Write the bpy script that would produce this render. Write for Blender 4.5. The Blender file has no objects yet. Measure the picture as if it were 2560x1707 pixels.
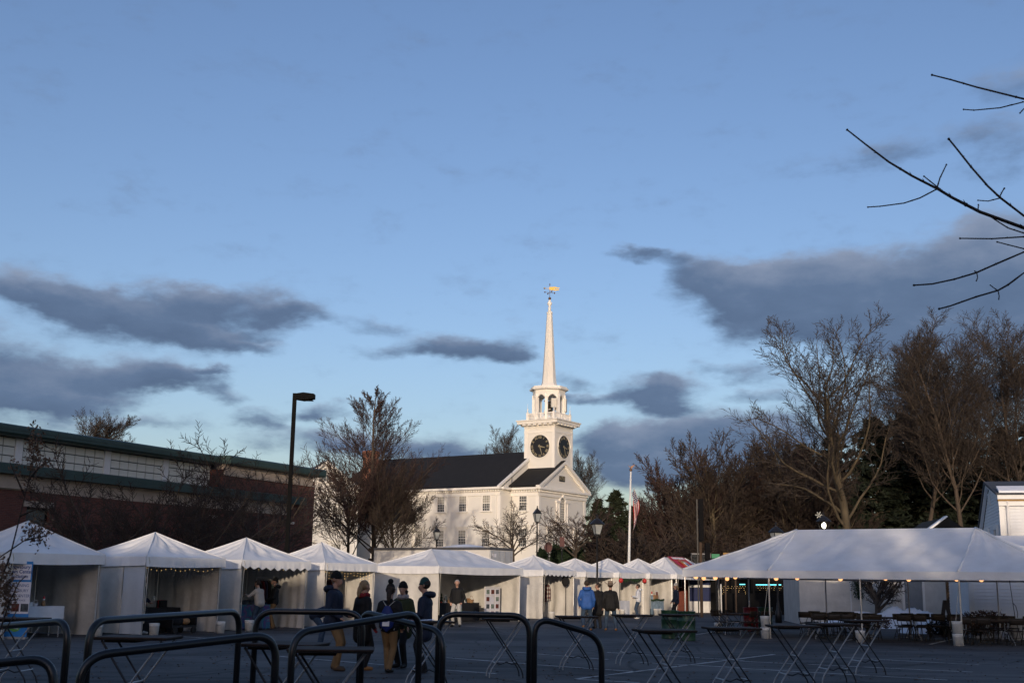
import bpy, math, random
import numpy as np
from mathutils import Vector, Matrix

scene = bpy.context.scene
R = math.radians
rng = random.Random(11)

# ------------------------------------------------------------------ camera
FPX, HORY, ROLL, EYE = 2950.0, 1456.0, R(0.8), 1.70
PITCH = math.atan((HORY - 853.5) / FPX)
cr, sr, cp, sp = math.cos(ROLL), math.sin(ROLL), math.cos(PITCH), math.sin(PITCH)
camd = bpy.data.cameras.new('camera')
cam = bpy.data.objects.new('camera', camd)
scene.collection.objects.link(cam)
scene.camera = cam
camd.sensor_width = 36.0
camd.lens = 36.0 * FPX / 2560.0
camd.clip_start, camd.clip_end = 0.1, 6000.0
camd.dof.use_dof = True
camd.dof.focus_distance = 90.0
camd.dof.aperture_fstop = 8.0
_r, _u, _f = Vector((1, 0, 0)), Vector((0, -sp, cp)), Vector((0, cp, sp))
ex, ey = _r * cr + _u * sr, _u * cr - _r * sr
cam.matrix_world = Matrix(((ex.x, ey.x, -_f.x, 0), (ex.y, ey.y, -_f.y, 0), (ex.z, ey.z, -_f.z, EYE), (0, 0, 0, 1)))


def ray(u, v):
    x, y = (u - 1280) / FPX, -(v - 853.5) / FPX
    x2, y2 = x * cr - y * sr, x * sr + y * cr
    Y, Z = cp - y2 * sp, sp + y2 * cp
    return x2 / Y, Z / Y


def at(u, v, Y):
    """place in the world seen at a photograph pixel, Y metres ahead"""
    a, b = ray(u, v)
    return Vector((a * Y, Y, EYE + b * Y))


def gnd(u, v, z=0.0):
    a, b = ray(u, v)
    d = (z - EYE) / b
    return Vector((a * d, d, z))


def xg(u, Y, z=0.0, v=1520):
    """ground point under pixel column u at distance Y"""
    a, _ = ray(u, v)
    return Vector((a * Y, Y, z))


# ------------------------------------------------------------------ sun, sky, exposure
SUN_EL, SUN_AZ = R(7.0), R(186.0)          # azimuth clockwise from +Y
sun_dir = Vector((math.sin(SUN_AZ) * math.cos(SUN_EL), math.cos(SUN_AZ) * math.cos(SUN_EL), math.sin(SUN_EL)))
sd = bpy.data.lights.new('sun', 'SUN')
sd.energy, sd.angle, sd.color = 2.0, R(0.6), (1.0, 0.81, 0.61)
sun = bpy.data.objects.new('sun', sd)
scene.collection.objects.link(sun)
sun.rotation_euler = (-sun_dir).to_track_quat('-Z', 'Y').to_euler()

world = bpy.data.worlds.new('World')
scene.world = world
world.use_nodes = True
wt = world.node_tree
wt.nodes.clear()
WN = wt.nodes.new


def wlink(a, b):
    wt.links.new(a, b)


def wmath(op, a, b=None, c=None, clamp=False):
    n = WN('ShaderNodeMath')
    n.operation = op
    n.use_clamp = clamp
    for i, s in enumerate((a, b, c)):
        if s is None:
            continue
        if isinstance(s, (int, float)):
            n.inputs[i].default_value = s
        else:
            wlink(s, n.inputs[i])
    return n.outputs[0]


def wvec(op, a, b=None, c=None):
    n = WN('ShaderNodeVectorMath')
    n.operation = op
    for i, s in enumerate((a, b, c)):
        if s is None:
            continue
        if isinstance(s, (tuple, list)):
            n.inputs[i].default_value = s
        else:
            wlink(s, n.inputs[i])
    return n.outputs['Value'] if op in ('LENGTH', 'DOT_PRODUCT') else n.outputs['Vector']


wout = WN('ShaderNodeOutputWorld')
bg = WN('ShaderNodeBackground')
bg.inputs['Strength'].default_value = 0.15
sky = WN('ShaderNodeTexSky')
sky.sky_type = 'NISHITA'
sky.sun_disc = False
sky.sun_elevation = SUN_EL
sky.sun_rotation = SUN_AZ
sky.altitude = 100
sky.air_density = 1.0
sky.dust_density = 1.8
sky.ozone_density = 2.0
tc = WN('ShaderNodeTexCoord')
sep = WN('ShaderNodeSeparateXYZ')
wlink(tc.outputs['Generated'], sep.inputs[0])
az = wmath('ARCTAN2', sep.outputs[0], sep.outputs[1])
el = wmath('ARCSINE', sep.outputs[2])
comb = WN('ShaderNodeCombineXYZ')
wlink(az, comb.inputs[0])
wlink(el, comb.inputs[1])
AE = comb.outputs[0]


def wnoise(vec, scale, detail, rough=0.55, dist=0.0):
    n = WN('ShaderNodeTexNoise')
    n.inputs['Scale'].default_value = scale
    n.inputs['Detail'].default_value = detail
    n.inputs['Roughness'].default_value = rough
    n.inputs['Distortion'].default_value = dist
    wlink(vec, n.inputs['Vector'])
    return n


# clouds are stretched sideways: sample noise with the elevation scaled up
AEs = wvec('MULTIPLY', AE, (1.0, 2.1, 1.0))
n1 = wnoise(AEs, 7.0, 4.0, 0.55)
n2 = wnoise(AEs, 24.0, 5.0, 0.6)
w1 = wvec('MULTIPLY', wvec('SUBTRACT', n1.outputs['Color'], (0.5, 0.5, 0.5)), (0.11, 0.045, 0.0))
w2 = wvec('MULTIPLY', wvec('SUBTRACT', n2.outputs['Color'], (0.5, 0.5, 0.5)), (0.045, 0.022, 0.0))
AEw = wvec('ADD', wvec('ADD', AE, w1), w2)
CLOUDS = [  # u, v, ru, rv, strength of each bank of cloud (photograph pixels -> direction in the sky)
    (20, 720, 130, 46, .95), (200, 745, 150, 44, 1.0), (300, 790, 190, 52, 1.05), (470, 800, 150, 48, .95), (560, 850, 110, 36, 1.0), (450, 735, 150, 34, .85), (610, 750, 170, 38, .9), (730, 780, 90, 26, .85), (680, 815, 80, 22, .7), (650, 865, 70, 20, .6),
    (10, 880, 110, 50, 1.1), (130, 960, 190, 56, 1.1), (350, 925, 170, 40, 1.1), (430, 945, 90, 34, .8), (40, 1000, 150, 70, 1.0), (210, 1010, 120, 34, .75), (545, 985, 60, 20, .85), (520, 922, 36, 13, .7),
    (1110, 850, 110, 36, .95), (1220, 855, 120, 46, 1.05), (1290, 880, 70, 26, .8), (950, 868, 110, 20, .6), (900, 800, 90, 22, .55), (810, 1012, 70, 24, .95), (770, 1035, 70, 16, .6), (640, 1035, 70, 24, .75), (660, 1060, 60, 16, .6),
    (760, 1110, 150, 40, .85), (900, 1120, 130, 36, .7), (1130, 1115, 130, 36, .9), (1080, 1135, 150, 26, .7),
    (1570, 638, 70, 18, .75), (1640, 645, 80, 24, .8), (1760, 670, 130, 44, 1.0), (1850, 720, 190, 58, 1.1), (2000, 700, 200, 60, 1.1), (2060, 770, 220, 60, 1.15), (2250, 720, 260, 90, 1.2), (2400, 650, 200, 90, 1.15), (2520, 640, 140, 110, 1.1), (2430, 800, 300, 90, 1.1), (1960, 820, 110, 34, .75), (2250, 840, 220, 50, .8),
    (1600, 960, 90, 34, .95), (1690, 975, 90, 46, 1.05), (1640, 1005, 80, 24, .8), (1470, 985, 120, 18, .7), (1400, 945, 70, 16, .65), (1395, 985, 60, 14, .5), (1905, 975, 70, 18, .75), (1830, 905, 110, 16, .5), (1900, 925, 80, 16, .5),
    (1500, 1090, 110, 40, .95), (1620, 1110, 190, 60, 1.1), (1800, 1075, 190, 55, 1.1), (1900, 1110, 190, 80, 1.1), (1560, 1175, 150, 44, .9), (1720, 1180, 170, 50, .9), (2250, 1010, 260, 90, .7), (2450, 980, 240, 90, .7),
    (2150, 390, 180, 34, .45), (2330, 345, 150, 40, .42), (2520, 215, 110, 50, .62), (2530, 370, 110, 60, .55), (230, 1085, 120, 26, .5), (450, 1060, 100, 22, .45), (330, 1060, 90, 18, .4)]
mask = None
for (cu, cv, ru, rv, cs) in CLOUDS:
    a_, b_ = ray(cu, cv)
    ca, ce = math.atan(a_), math.atan2(b_, math.sqrt(1 + a_ * a_))
    sx, sy = FPX / (ru * 1.16), FPX / (rv * 1.18)
    src = AEw if mask is None else wvec('MULTIPLY_ADD', mask, (1e-7, 1e-7, 0.0), AEw)     # chained so the shader compiles one bank at a time
    q = wvec('MULTIPLY_ADD', src, (sx, sy, 0.0), (-ca * sx, -ce * sy, 0.0))
    d2 = wvec('DOT_PRODUCT', q, q)
    m_ = wmath('MULTIPLY', wmath('POWER', wmath('MAXIMUM', wmath('MULTIPLY_ADD', d2, -0.62, 1.0), 0.0), 1.4), cs)
    sy_ = WN('ShaderNodeSeparateXYZ')
    wlink(q, sy_.inputs[0])
    t_ = wmath('MULTIPLY', m_, sy_.outputs[1])
    cx_ = WN('ShaderNodeCombineXYZ')
    wlink(m_, cx_.inputs[0])
    wlink(t_, cx_.inputs[1])
    mask = cx_.outputs[0] if mask is None else wvec('ADD', mask, cx_.outputs[0])
sm_ = WN('ShaderNodeSeparateXYZ')
wlink(mask, sm_.inputs[0])
mask, tone = sm_.outputs[0], sm_.outputs[1]
# the same kind of broken cloud carries on over the rest of the sky
ng = wnoise(AEs, 3.2, 5.0, 0.55)
side = WN('ShaderNodeMapRange')
side.inputs['From Min'].default_value = 0.50
side.inputs['From Max'].default_value = 0.75
wlink(wmath('ABSOLUTE', az), side.inputs['Value'])
gen = WN('ShaderNodeMapRange')
gen.inputs['From Min'].default_value = 0.57
gen.inputs['From Max'].default_value = 0.72
wlink(ng.outputs['Fac'], gen.inputs['Value'])
lowel = WN('ShaderNodeMapRange')
lowel.inputs['From Min'].default_value = 0.75
lowel.inputs['From Max'].default_value = 0.35
wlink(el, lowel.inputs['Value'])
genm = wmath('MULTIPLY', wmath('MULTIPLY', gen.outputs[0], side.outputs[0]), lowel.outputs[0])
mask = wmath('ADD', mask, genm)
n3 = wnoise(AEs, 40.0, 6.0, 0.62)
n4 = wnoise(AEs, 13.0, 5.0, 0.6)
edge = wmath('ADD', wmath('MULTIPLY', wmath('SUBTRACT', n3.outputs['Fac'], 0.5), 0.9), wmath('MULTIPLY', wmath('SUBTRACT', n4.outputs['Fac'], 0.5), 1.9))
dens = WN('ShaderNodeMapRange')
dens.interpolation_type = 'SMOOTHSTEP'
dens.inputs['From Min'].default_value = 0.0
dens.inputs['From Max'].default_value = 1.36
dens.inputs['To Max'].default_value = 0.96
wlink(wmath('ADD', mask, edge), dens.inputs['Value'])
tn = wmath('DIVIDE', tone, wmath('MAXIMUM', mask, 0.3))
tcol = WN('ShaderNodeValToRGB')
ramp = tcol.color_ramp
ramp.elements[0].position, ramp.elements[0].color = 0.0, (0.076, 0.120, 0.212, 1)
ramp.elements[1].position, ramp.elements[1].color = 1.0, (0.25, 0.305, 0.425, 1)
e_ = ramp.elements.new(0.5)
e_.color = (0.114, 0.172, 0.288, 1)
wlink(wmath('ADD', wmath('ADD', wmath('MULTIPLY', tn, 0.55), 0.5), wmath('MULTIPLY', wmath('SUBTRACT', n4.outputs['Fac'], 0.5), 0.9), None, True), tcol.inputs['Fac'])
# cloud radiance is in picture units: undo the background strength so both mix in the same scale
cscale = WN('ShaderNodeVectorMath')
cscale.operation = 'SCALE'
cscale.inputs['Scale'].default_value = 1.0 / 0.15 / 1.257
wlink(tcol.outputs['Color'], cscale.inputs[0])
# cool the clear air slightly and keep it from going grey at the foot of the sky
tint = WN('ShaderNodeVectorMath')
tint.operation = 'MULTIPLY'
tint.inputs[1].default_value = (0.99, 0.955, 1.13)
wlink(sky.outputs['Color'], tint.inputs[0])
mixw = WN('ShaderNodeMix')
mixw.data_type = 'RGBA'
wlink(dens.outputs[0], mixw.inputs['Factor'])
wlink(tint.outputs[0], mixw.inputs['A'])
wlink(cscale.outputs[0], mixw.inputs['B'])
wlink(mixw.outputs['Result'], bg.inputs['Color'])
wlink(bg.outputs[0], wout.inputs['Surface'])

world.cycles.sampling_method = 'MANUAL'
world.cycles.sample_map_resolution = 512
vs = scene.view_settings
vs.view_transform, vs.look, vs.exposure, vs.gamma = 'Standard', 'None', 0.33, 1.0
vs.use_curve_mapping = False
scene.cycles.max_bounces = 5
scene.cycles.transparent_max_bounces = 8
scene.cycles.caustics_reflective = False
scene.cycles.caustics_refractive = False

# ------------------------------------------------------------------ helpers
COL = scene.collection


def link(o, parent=None):
    COL.objects.link(o)
    if parent is not None:
        o.parent = parent
    return o


def tag(o, label=None, cat=None, group=None, kind=None):
    if label: o['label'] = label
    if cat: o['category'] = cat
    if group: o['group'] = group
    if kind: o['kind'] = kind
    return o


def thing(name, label, cat, loc=(0, 0, 0), rz=0.0, group=None):
    o = bpy.data.objects.new(name, None)
    o.empty_display_size = 0.2
    o.location = loc
    o.rotation_euler = (0, 0, rz)
    link(o)
    return tag(o, label, cat, group)


def copy_tree(o, parent=None):
    c = o.copy()
    COL.objects.link(c)
    c.parent = parent
    for ch in list(o.children):
        copy_tree(ch, c)
    return c


def place(proto, used, loc, rz, label=None, sc=None, group=None):
    """first call moves the prototype itself, later calls copy it with its parts"""
    o = proto if not used else copy_tree(proto)
    used.append(1)
    o.location = loc
    o.rotation_euler = (0, 0, rz)
    if sc: o.scale = (sc, sc, sc)
    if label: o['label'] = label
    if group: o['group'] = group
    return o


class MB:
    def __init__(self):
        self.v, self.f = [], []

    def add(self, vs, fs):
        o = len(self.v)
        self.v += [tuple(p) for p in vs]
        self.f += [tuple(i + o for i in q) for q in fs]
        return self

    def box(self, c, s, rz=0.0, rx=0.0, ry=0.0):
        hx, hy, hz = s[0] / 2, s[1] / 2, s[2] / 2
        M = Matrix.Translation(c) @ Matrix.Rotation(rz, 4, 'Z') @ Matrix.Rotation(ry, 4, 'Y') @ Matrix.Rotation(rx, 4, 'X')
        P = [M @ Vector((x, y, z)) for z in (-hz, hz) for y in (-hy, hy) for x in (-hx, hx)]
        return self.add(P, [(0, 2, 3, 1), (4, 5, 7, 6), (0, 1, 5, 4), (2, 6, 7, 3), (0, 4, 6, 2), (1, 3, 7, 5)])

    def bb(self, x0, x1, y0, y1, z0, z1):
        return self.box(((x0 + x1) / 2, (y0 + y1) / 2, (z0 + z1) / 2), (x1 - x0, y1 - y0, z1 - z0))

    def tube(self, pts, r, n=8, cap=True):
        pts = [Vector(p) for p in pts]
        rs = r if isinstance(r, (list, tuple)) else [r] * len(pts)
        o = len(self.v)
        prev = None
        for i, p in enumerate(pts):
            d = (pts[min(i + 1, len(pts) - 1)] - pts[max(i - 1, 0)]).normalized()
            if prev is None:
                a = d.cross(Vector((0, 0, 1)) if abs(d.z) < .9 else Vector((1, 0, 0))).normalized()
            else:
                a = (prev - d * prev.dot(d)).normalized()
            prev = a
            b = d.cross(a)
            for k in range(n):
                t = 2 * math.pi * k / n
                self.v.append(tuple(p + (a * math.cos(t) + b * math.sin(t)) * rs[i]))
        for i in range(len(pts) - 1):
            for k in range(n):
                k2 = (k + 1) % n
                self.f.append((o + i * n + k, o + i * n + k2, o + (i + 1) * n + k2, o + (i + 1) * n + k))
        if cap:
            self.f.append(tuple(o + k for k in range(n))[::-1])
            self.f.append(tuple(o + (len(pts) - 1) * n + k for k in range(n)))
        return self

    def lathe(self, prof, c=(0, 0, 0), n=14, sq=(1, 1), ph=0.0):
        o = len(self.v)
        for (r, z) in prof:
            for k in range(n):
                t = 2 * math.pi * k / n + ph
                self.v.append((c[0] + r * math.cos(t) * sq[0], c[1] + r * math.sin(t) * sq[1], c[2] + z))
        for i in range(len(prof) - 1):
            for k in range(n):
                k2 = (k + 1) % n
                self.f.append((o + i * n + k, o + i * n + k2, o + (i + 1) * n + k2, o + (i + 1) * n + k))
        self.f.append(tuple(o + k for k in range(n))[::-1])
        self.f.append(tuple(o + (len(prof) - 1) * n + k for k in range(n)))
        return self

    def ell(self, c, r, n=12, m=8):
        prof = [(max(1e-3, math.sin(math.pi * i / m)), -math.cos(math.pi * i / m)) for i in range(m + 1)]
        o = len(self.v)
        self.lathe(prof, (0, 0, 0), n)
        for i in range(o, len(self.v)):
            x, y, z = self.v[i]
            self.v[i] = (c[0] + x * r[0], c[1] + y * r[1], c[2] + z * r[2])
        return self

    def prism(self, poly, ext):
        """3-D polygon swept by a vector"""
        n = len(poly)
        P = [Vector(p) for p in poly]
        Q = [p + Vector(ext) for p in P]
        fs = [tuple(range(n))[::-1], tuple(range(n, 2 * n))] + [(i, (i + 1) % n, n + (i + 1) % n, n + i) for i in range(n)]
        return self.add(P + Q, fs)

    def grid(self, fn, nu, nv):
        o = len(self.v)
        for j in range(nv + 1):
            for i in range(nu + 1):
                self.v.append(tuple(fn(i / nu, j / nv)))
        for j in range(nv):
            for i in range(nu):
                a = o + j * (nu + 1) + i
                self.f.append((a, a + 1, a + nu + 2, a + nu + 1))
        return self

    def build(self, name, mat, parent=None, smooth=False):
        me = bpy.data.meshes.new(name)
        me.from_pydata(self.v, [], self.f)
        if smooth:
            me.polygons.foreach_set('use_smooth', [True] * len(me.polygons))
        me.materials.append(M[mat] if isinstance(mat, str) else mat)
        me.update()
        o = bpy.data.objects.new(name, me)
        return link(o, parent)


def inst(o, loc, rot=(0, 0, 0), parent=None, sc=None, name=None):
    """another object sharing o's mesh"""
    c = bpy.data.objects.new(name or o.name.split('.')[0], o.data)
    c.location = loc
    c.rotation_euler = rot
    if sc: c.scale = sc if isinstance(sc, (tuple, list)) else (sc, sc, sc)
    return link(c, parent)


def bevel(o, w=0.01, seg=2):
    m = o.modifiers.new('bevel', 'BEVEL')
    m.width, m.segments, m.limit_method = w, seg, 'ANGLE'
    return o


def solid(o, t=0.006, off=0.0):
    m = o.modifiers.new('thick', 'SOLIDIFY')
    m.thickness, m.offset = t, off
    return o


def text(body, size, mat, parent, loc, rot, ext=0.002, ax='CENTER', name='lettering', sx=1.0, bold=0.0):
    cu = bpy.data.curves.new('txt', 'FONT')
    cu.body, cu.size, cu.extrude, cu.align_x, cu.align_y = body, size, ext, ax, 'CENTER'
    cu.offset = bold
    cu.resolution_u = 3
    t = bpy.data.objects.new('txt', cu)
    COL.objects.link(t)
    dg = bpy.context.evaluated_depsgraph_get()
    me = bpy.data.meshes.new_from_object(t.evaluated_get(dg))
    bpy.data.objects.remove(t)
    me.materials.clear()
    me.materials.append(M[mat])
    o = bpy.data.objects.new(name, me)
    o.location, o.rotation_euler = loc, rot
    o.scale = (sx, 1, 1)
    return link(o, parent)


# ------------------------------------------------------------------ materials
M = {}


def nodes_of(name):
    m = bpy.data.materials.new(name)
    m.use_nodes = True
    nt = m.node_tree
    b = nt.nodes['Principled BSDF']
    M[name] = m
    return m, nt, b


def pm(name, col, rough=0.6, var=0.15, scale=6.0, bump=0.0, bscale=40.0, metal=0.0, spec=0.4, emit=None, estr=0.0, detail=5.0, stretch=(1, 1, 1), trans=0.0):
    m, nt, b = nodes_of(name)
    N, L = nt.nodes.new, nt.links.new
    tcn = N('ShaderNodeTexCoord')
    mp = N('ShaderNodeMapping')
    mp.inputs['Scale'].default_value = stretch
    L(tcn.outputs['Object'], mp.inputs['Vector'])
    no = N('ShaderNodeTexNoise')
    no.inputs['Scale'].default_value = scale
    no.inputs['Detail'].default_value = detail
    no.inputs['Roughness'].default_value = 0.6
    L(mp.outputs[0], no.inputs['Vector'])
    mx = N('ShaderNodeMix')
    mx.data_type = 'RGBA'
    mx.inputs['A'].default_value = (*[c * (1 - var) for c in col], 1)
    mx.inputs['B'].default_value = (*[min(1, c * (1 + var)) for c in col], 1)
    mr = N('ShaderNodeMapRange')
    mr.inputs['From Min'].default_value = 0.3
    mr.inputs['From Max'].default_value = 0.7
    L(no.outputs['Fac'], mr.inputs['Value'])
    L(mr.outputs[0], mx.inputs['Factor'])
    L(mx.outputs['Result'], b.inputs['Base Color'])
    b.inputs['Roughness'].default_value = rough
    b.inputs['Metallic'].default_value = metal
    b.inputs['Specular IOR Level'].default_value = spec
    if bump:
        nb = N('ShaderNodeTexNoise')
        nb.inputs['Scale'].default_value = bscale
        nb.inputs['Detail'].default_value = 4
        L(mp.outputs[0], nb.inputs['Vector'])
        bp = N('ShaderNodeBump')
        bp.inputs['Strength'].default_value = bump
        bp.inputs['Distance'].default_value = 0.02
        L(nb.outputs['Fac'], bp.inputs['Height'])
        L(bp.outputs[0], b.inputs['Normal'])
    if emit:
        b.inputs['Emission Color'].default_value = (*emit, 1)
        b.inputs['Emission Strength'].default_value = estr
    if trans:
        tr = N('ShaderNodeBsdfTranslucent')
        L(mx.outputs['Result'], tr.inputs['Color'])
        ms = N('ShaderNodeMixShader')
        ms.inputs[0].default_value = trans
        L(b.outputs[0], ms.inputs[1])
        L(tr.outputs[0], ms.inputs[2])
        L(ms.outputs[0], nt.nodes['Material Output'].inputs['Surface'])
    return m


pm('church_white', (.80, .78, .73), .55, .03, 1.2)
pm('trim_white', (.82, .80, .76), .5, .03, 3)
pm('panel_white', (.58, .60, .58), .5, .06, .9)
pm('panel_grout', (.07, .085, .085), .6, .1)
pm('pilaster_grey', (.62, .64, .68), .5, .05)
pm('green_metal', (.032, .058, .054), .45, .12, 1.5)
pm('frieze_stone', (.37, .31, .26), .75, .12, 2.0, .2, 30)
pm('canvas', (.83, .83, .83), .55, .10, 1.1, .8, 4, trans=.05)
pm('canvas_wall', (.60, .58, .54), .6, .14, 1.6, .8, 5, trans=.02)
pm('canvas_clear', (.55, .60, .66), .35, .06, 2, .2, 10)
pm('pole_alu', (.55, .55, .55), .35, .1, 5, metal=.8)
pm('rope', (.55, .52, .45), .8, .2)
pm('bucket', (.72, .71, .68), .5, .10, 9)
pm('bucket_seam', (.09, .09, .09), .7, .1)
pm('black_pipe', (.006, .0065, .008), .33, .25, 6, .05, 60, spec=.6)
pm('black_metal', (.014, .014, .016), .45, .2)
pm('dark_bronze', (.006, .006, .006), .85, .2, spec=.1)
pm('table_top', (.02, .018, .017), .8, .25, 8, spec=.15)
pm('table_wood', (.045, .03, .023), .75, .35, 8, spec=.2, stretch=(1, 8, 1))
pm('table_edge', (.25, .24, .22), .5, .2)
pm('leg_steel', (.42, .42, .43), .38, .15, metal=.6)
pm('chair_brown', (.025, .018, .013), .55, .3)
pm('chair_metal', (.055, .048, .035), .4, .3, metal=.5)
pm('barrel_green', (.018, .055, .028), .35, .3, 4, .1, 10)
pm('barrel_red', (.16, .012, .014), .4, .25, 4)
pm('snow', (.82, .84, .88), .7, .05, 3, .6, 6)
pm('dark_roof', (.011, .011, .012), .85, .25, 1.5, .3, 14)
pm('slate_roof', (.06, .065, .075), .8, .2, 2, .3, 14)
pm('glass', (.045, .055, .065), .12, .3, .6, spec=.8)
pm('glass_blind', (.34, .33, .29), .35, .12, 2)
pm('gold', (.62, .42, .10), .4, .15, metal=.6)
pm('clock_gold', (.30, .26, .17), .6, .2)
pm('copper', (.16, .09, .06), .5, .2, metal=.5)
pm('clock_black', (.012, .013, .016), .5, .2)
pm('bell_bronze', (.07, .055, .035), .45, .3, metal=.7)
pm('antenna_white', (.66, .64, .58), .5, .04)
pm('sign_black', (.015, .015, .015), .5, .1)
pm('chimney_brick', (.26, .11, .07), .85, .25, 9, .3, 25)
pm('bark', (.075, .058, .045), .9, .4, 5, .6, 14, stretch=(1, 1, .3))
pm('bark_light', (.078, .062, .04), .9, .35, 4, .6, 14, stretch=(1, 1, .3))
pm('twig_brown', (.048, .035, .028), .9, .3, 2)
pm('twig_red', (.050, .030, .026), .9, .3, 2)
pm('twig_grey', (.050, .040, .034), .9, .3, 2)
pm('twig_dark', (.012, .010, .010), .8, .3, 6)
pm('needles', (.010, .017, .009), .85, .45, 1.2)
pm('cedar', (.017, .025, .011), .85, .4, 1.5)
pm('dead_leaf', (.16, .10, .065), .85, .4, 9)
pm('shrub_brown', (.10, .055, .03), .9, .4, 6)
pm('evergreen_shrub', (.02, .04, .018), .85, .4, 6)
pm('clapboard', (.72, .73, .74), .6, .05, 3)
pm('clapboard_trim', (.78, .77, .74), .55, .04, 4)
pm('foundation', (.40, .39, .37), .9, .15, 4, .4, 30)
pm('door_grey', (.20, .23, .26), .5, .1)
pm('trailer_white', (.72, .70, .66), .45, .05, 2)
pm('trailer_door', (.45, .47, .50), .4, .08, 2)
pm('trailer_rail', (.14, .14, .15), .5, .2, metal=.5)
pm('car_navy', (.015, .022, .05), .25, .1, spec=.7)
pm('tarp_navy', (.012, .022, .09), .6, .2, 3, .3, 8)
pm('tar', (.017, .017, .018), .65, .25, 5)
pm('rubber', (.015, .015, .015), .8, .2)
pm('wood_weathered', (.075, .05, .034), .85, .3, 4, .4, 20, stretch=(1, 1, .2))
pm('plywood', (.36, .22, .08), .8, .2, 3)
pm('sign_green', (.02, .22, .10), .5, .1)
pm('tinsel', (.17, .18, .18), .25, .5, 40, .6, 60, metal=.8)
pm('red_vinyl', (.52, .018, .03), .45, .08, 3)
pm('white_print', (.78, .76, .80), .6, .03)
pm('blue_print', (.03, .22, .55), .55, .08, 3)
pm('ink_blue', (.10, .14, .32), .6, .08)
pm('paper', (.74, .70, .68), .8, .06, 6)
pm('photo_dark', (.07, .08, .09), .5, .6, 14)
pm('photo_red', (.14, .03, .02), .5, .5, 9)
pm('photo_green', (.20, .25, .20), .6, .6, 12)
pm('leaf_green', (.16, .42, .08), .6, .2)
pm('cloth_black', (.012, .012, .014), .9, .2, 5, .2, 20)
pm('cloth_white', (.72, .73, .76), .8, .05, 4, .2, 8)
pm('cloth_maroon', (.10, .015, .025), .85, .2, 4, .2, 10)
pm('cloth_navy', (.02, .025, .06), .85, .2, 5)
pm('cloth_ice', (.32, .42, .48), .8, .3, 4)
pm('plastic_red', (.50, .03, .03), .4, .15, 8)
pm('plastic_white', (.74, .73, .70), .45, .05, 8)
pm('cardboard', (.34, .20, .10), .85, .2, 6)
pm('brass', (.48, .36, .20), .35, .3, metal=.6)
pm('garland', (.025, .06, .025), .85, .4, 20, .6, 40)
pm('booth_red', (.16, .03, .015), .6, .25, 4)
pm('booth_black', (.007, .007, .008), .85, .2, 3, spec=.1)
pm('red_box', (.34, .012, .02), .4, .15)
pm('flag_white', (.62, .58, .56), .8, .05)
pm('flag_red', (.38, .025, .03), .8, .05)
pm('flag_blue', (.02, .03, .10), .8, .05)
pm('pole_white', (.74, .74, .73), .4, .06, 3)
pm('bulb_warm', (1, .65, .38), .4, 0, emit=(1, .46, .18), estr=1.35)
pm('fairy_warm', (1, .7, .3), .4, 0, emit=(1, .62, .22), estr=.55)
pm('neon', (.3, .9, 1), .4, 0, emit=(.12, .78, .95), estr=1.25)
pm('lamp_lit', (1, .95, .8), .4, 0, emit=(1, .93, .72), estr=2.6)
pm('lamp_glass', (.34, .36, .36), .2, .1, spec=.7)
pm('traffic_red', (.08, .02, .02), .6, .2)
pm('grass_winter', (.085, .075, .04), .95, .4, .8, .4, 12)
pm('line_paint', (.42, .42, .41), .8, .45, 3.0)


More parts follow.
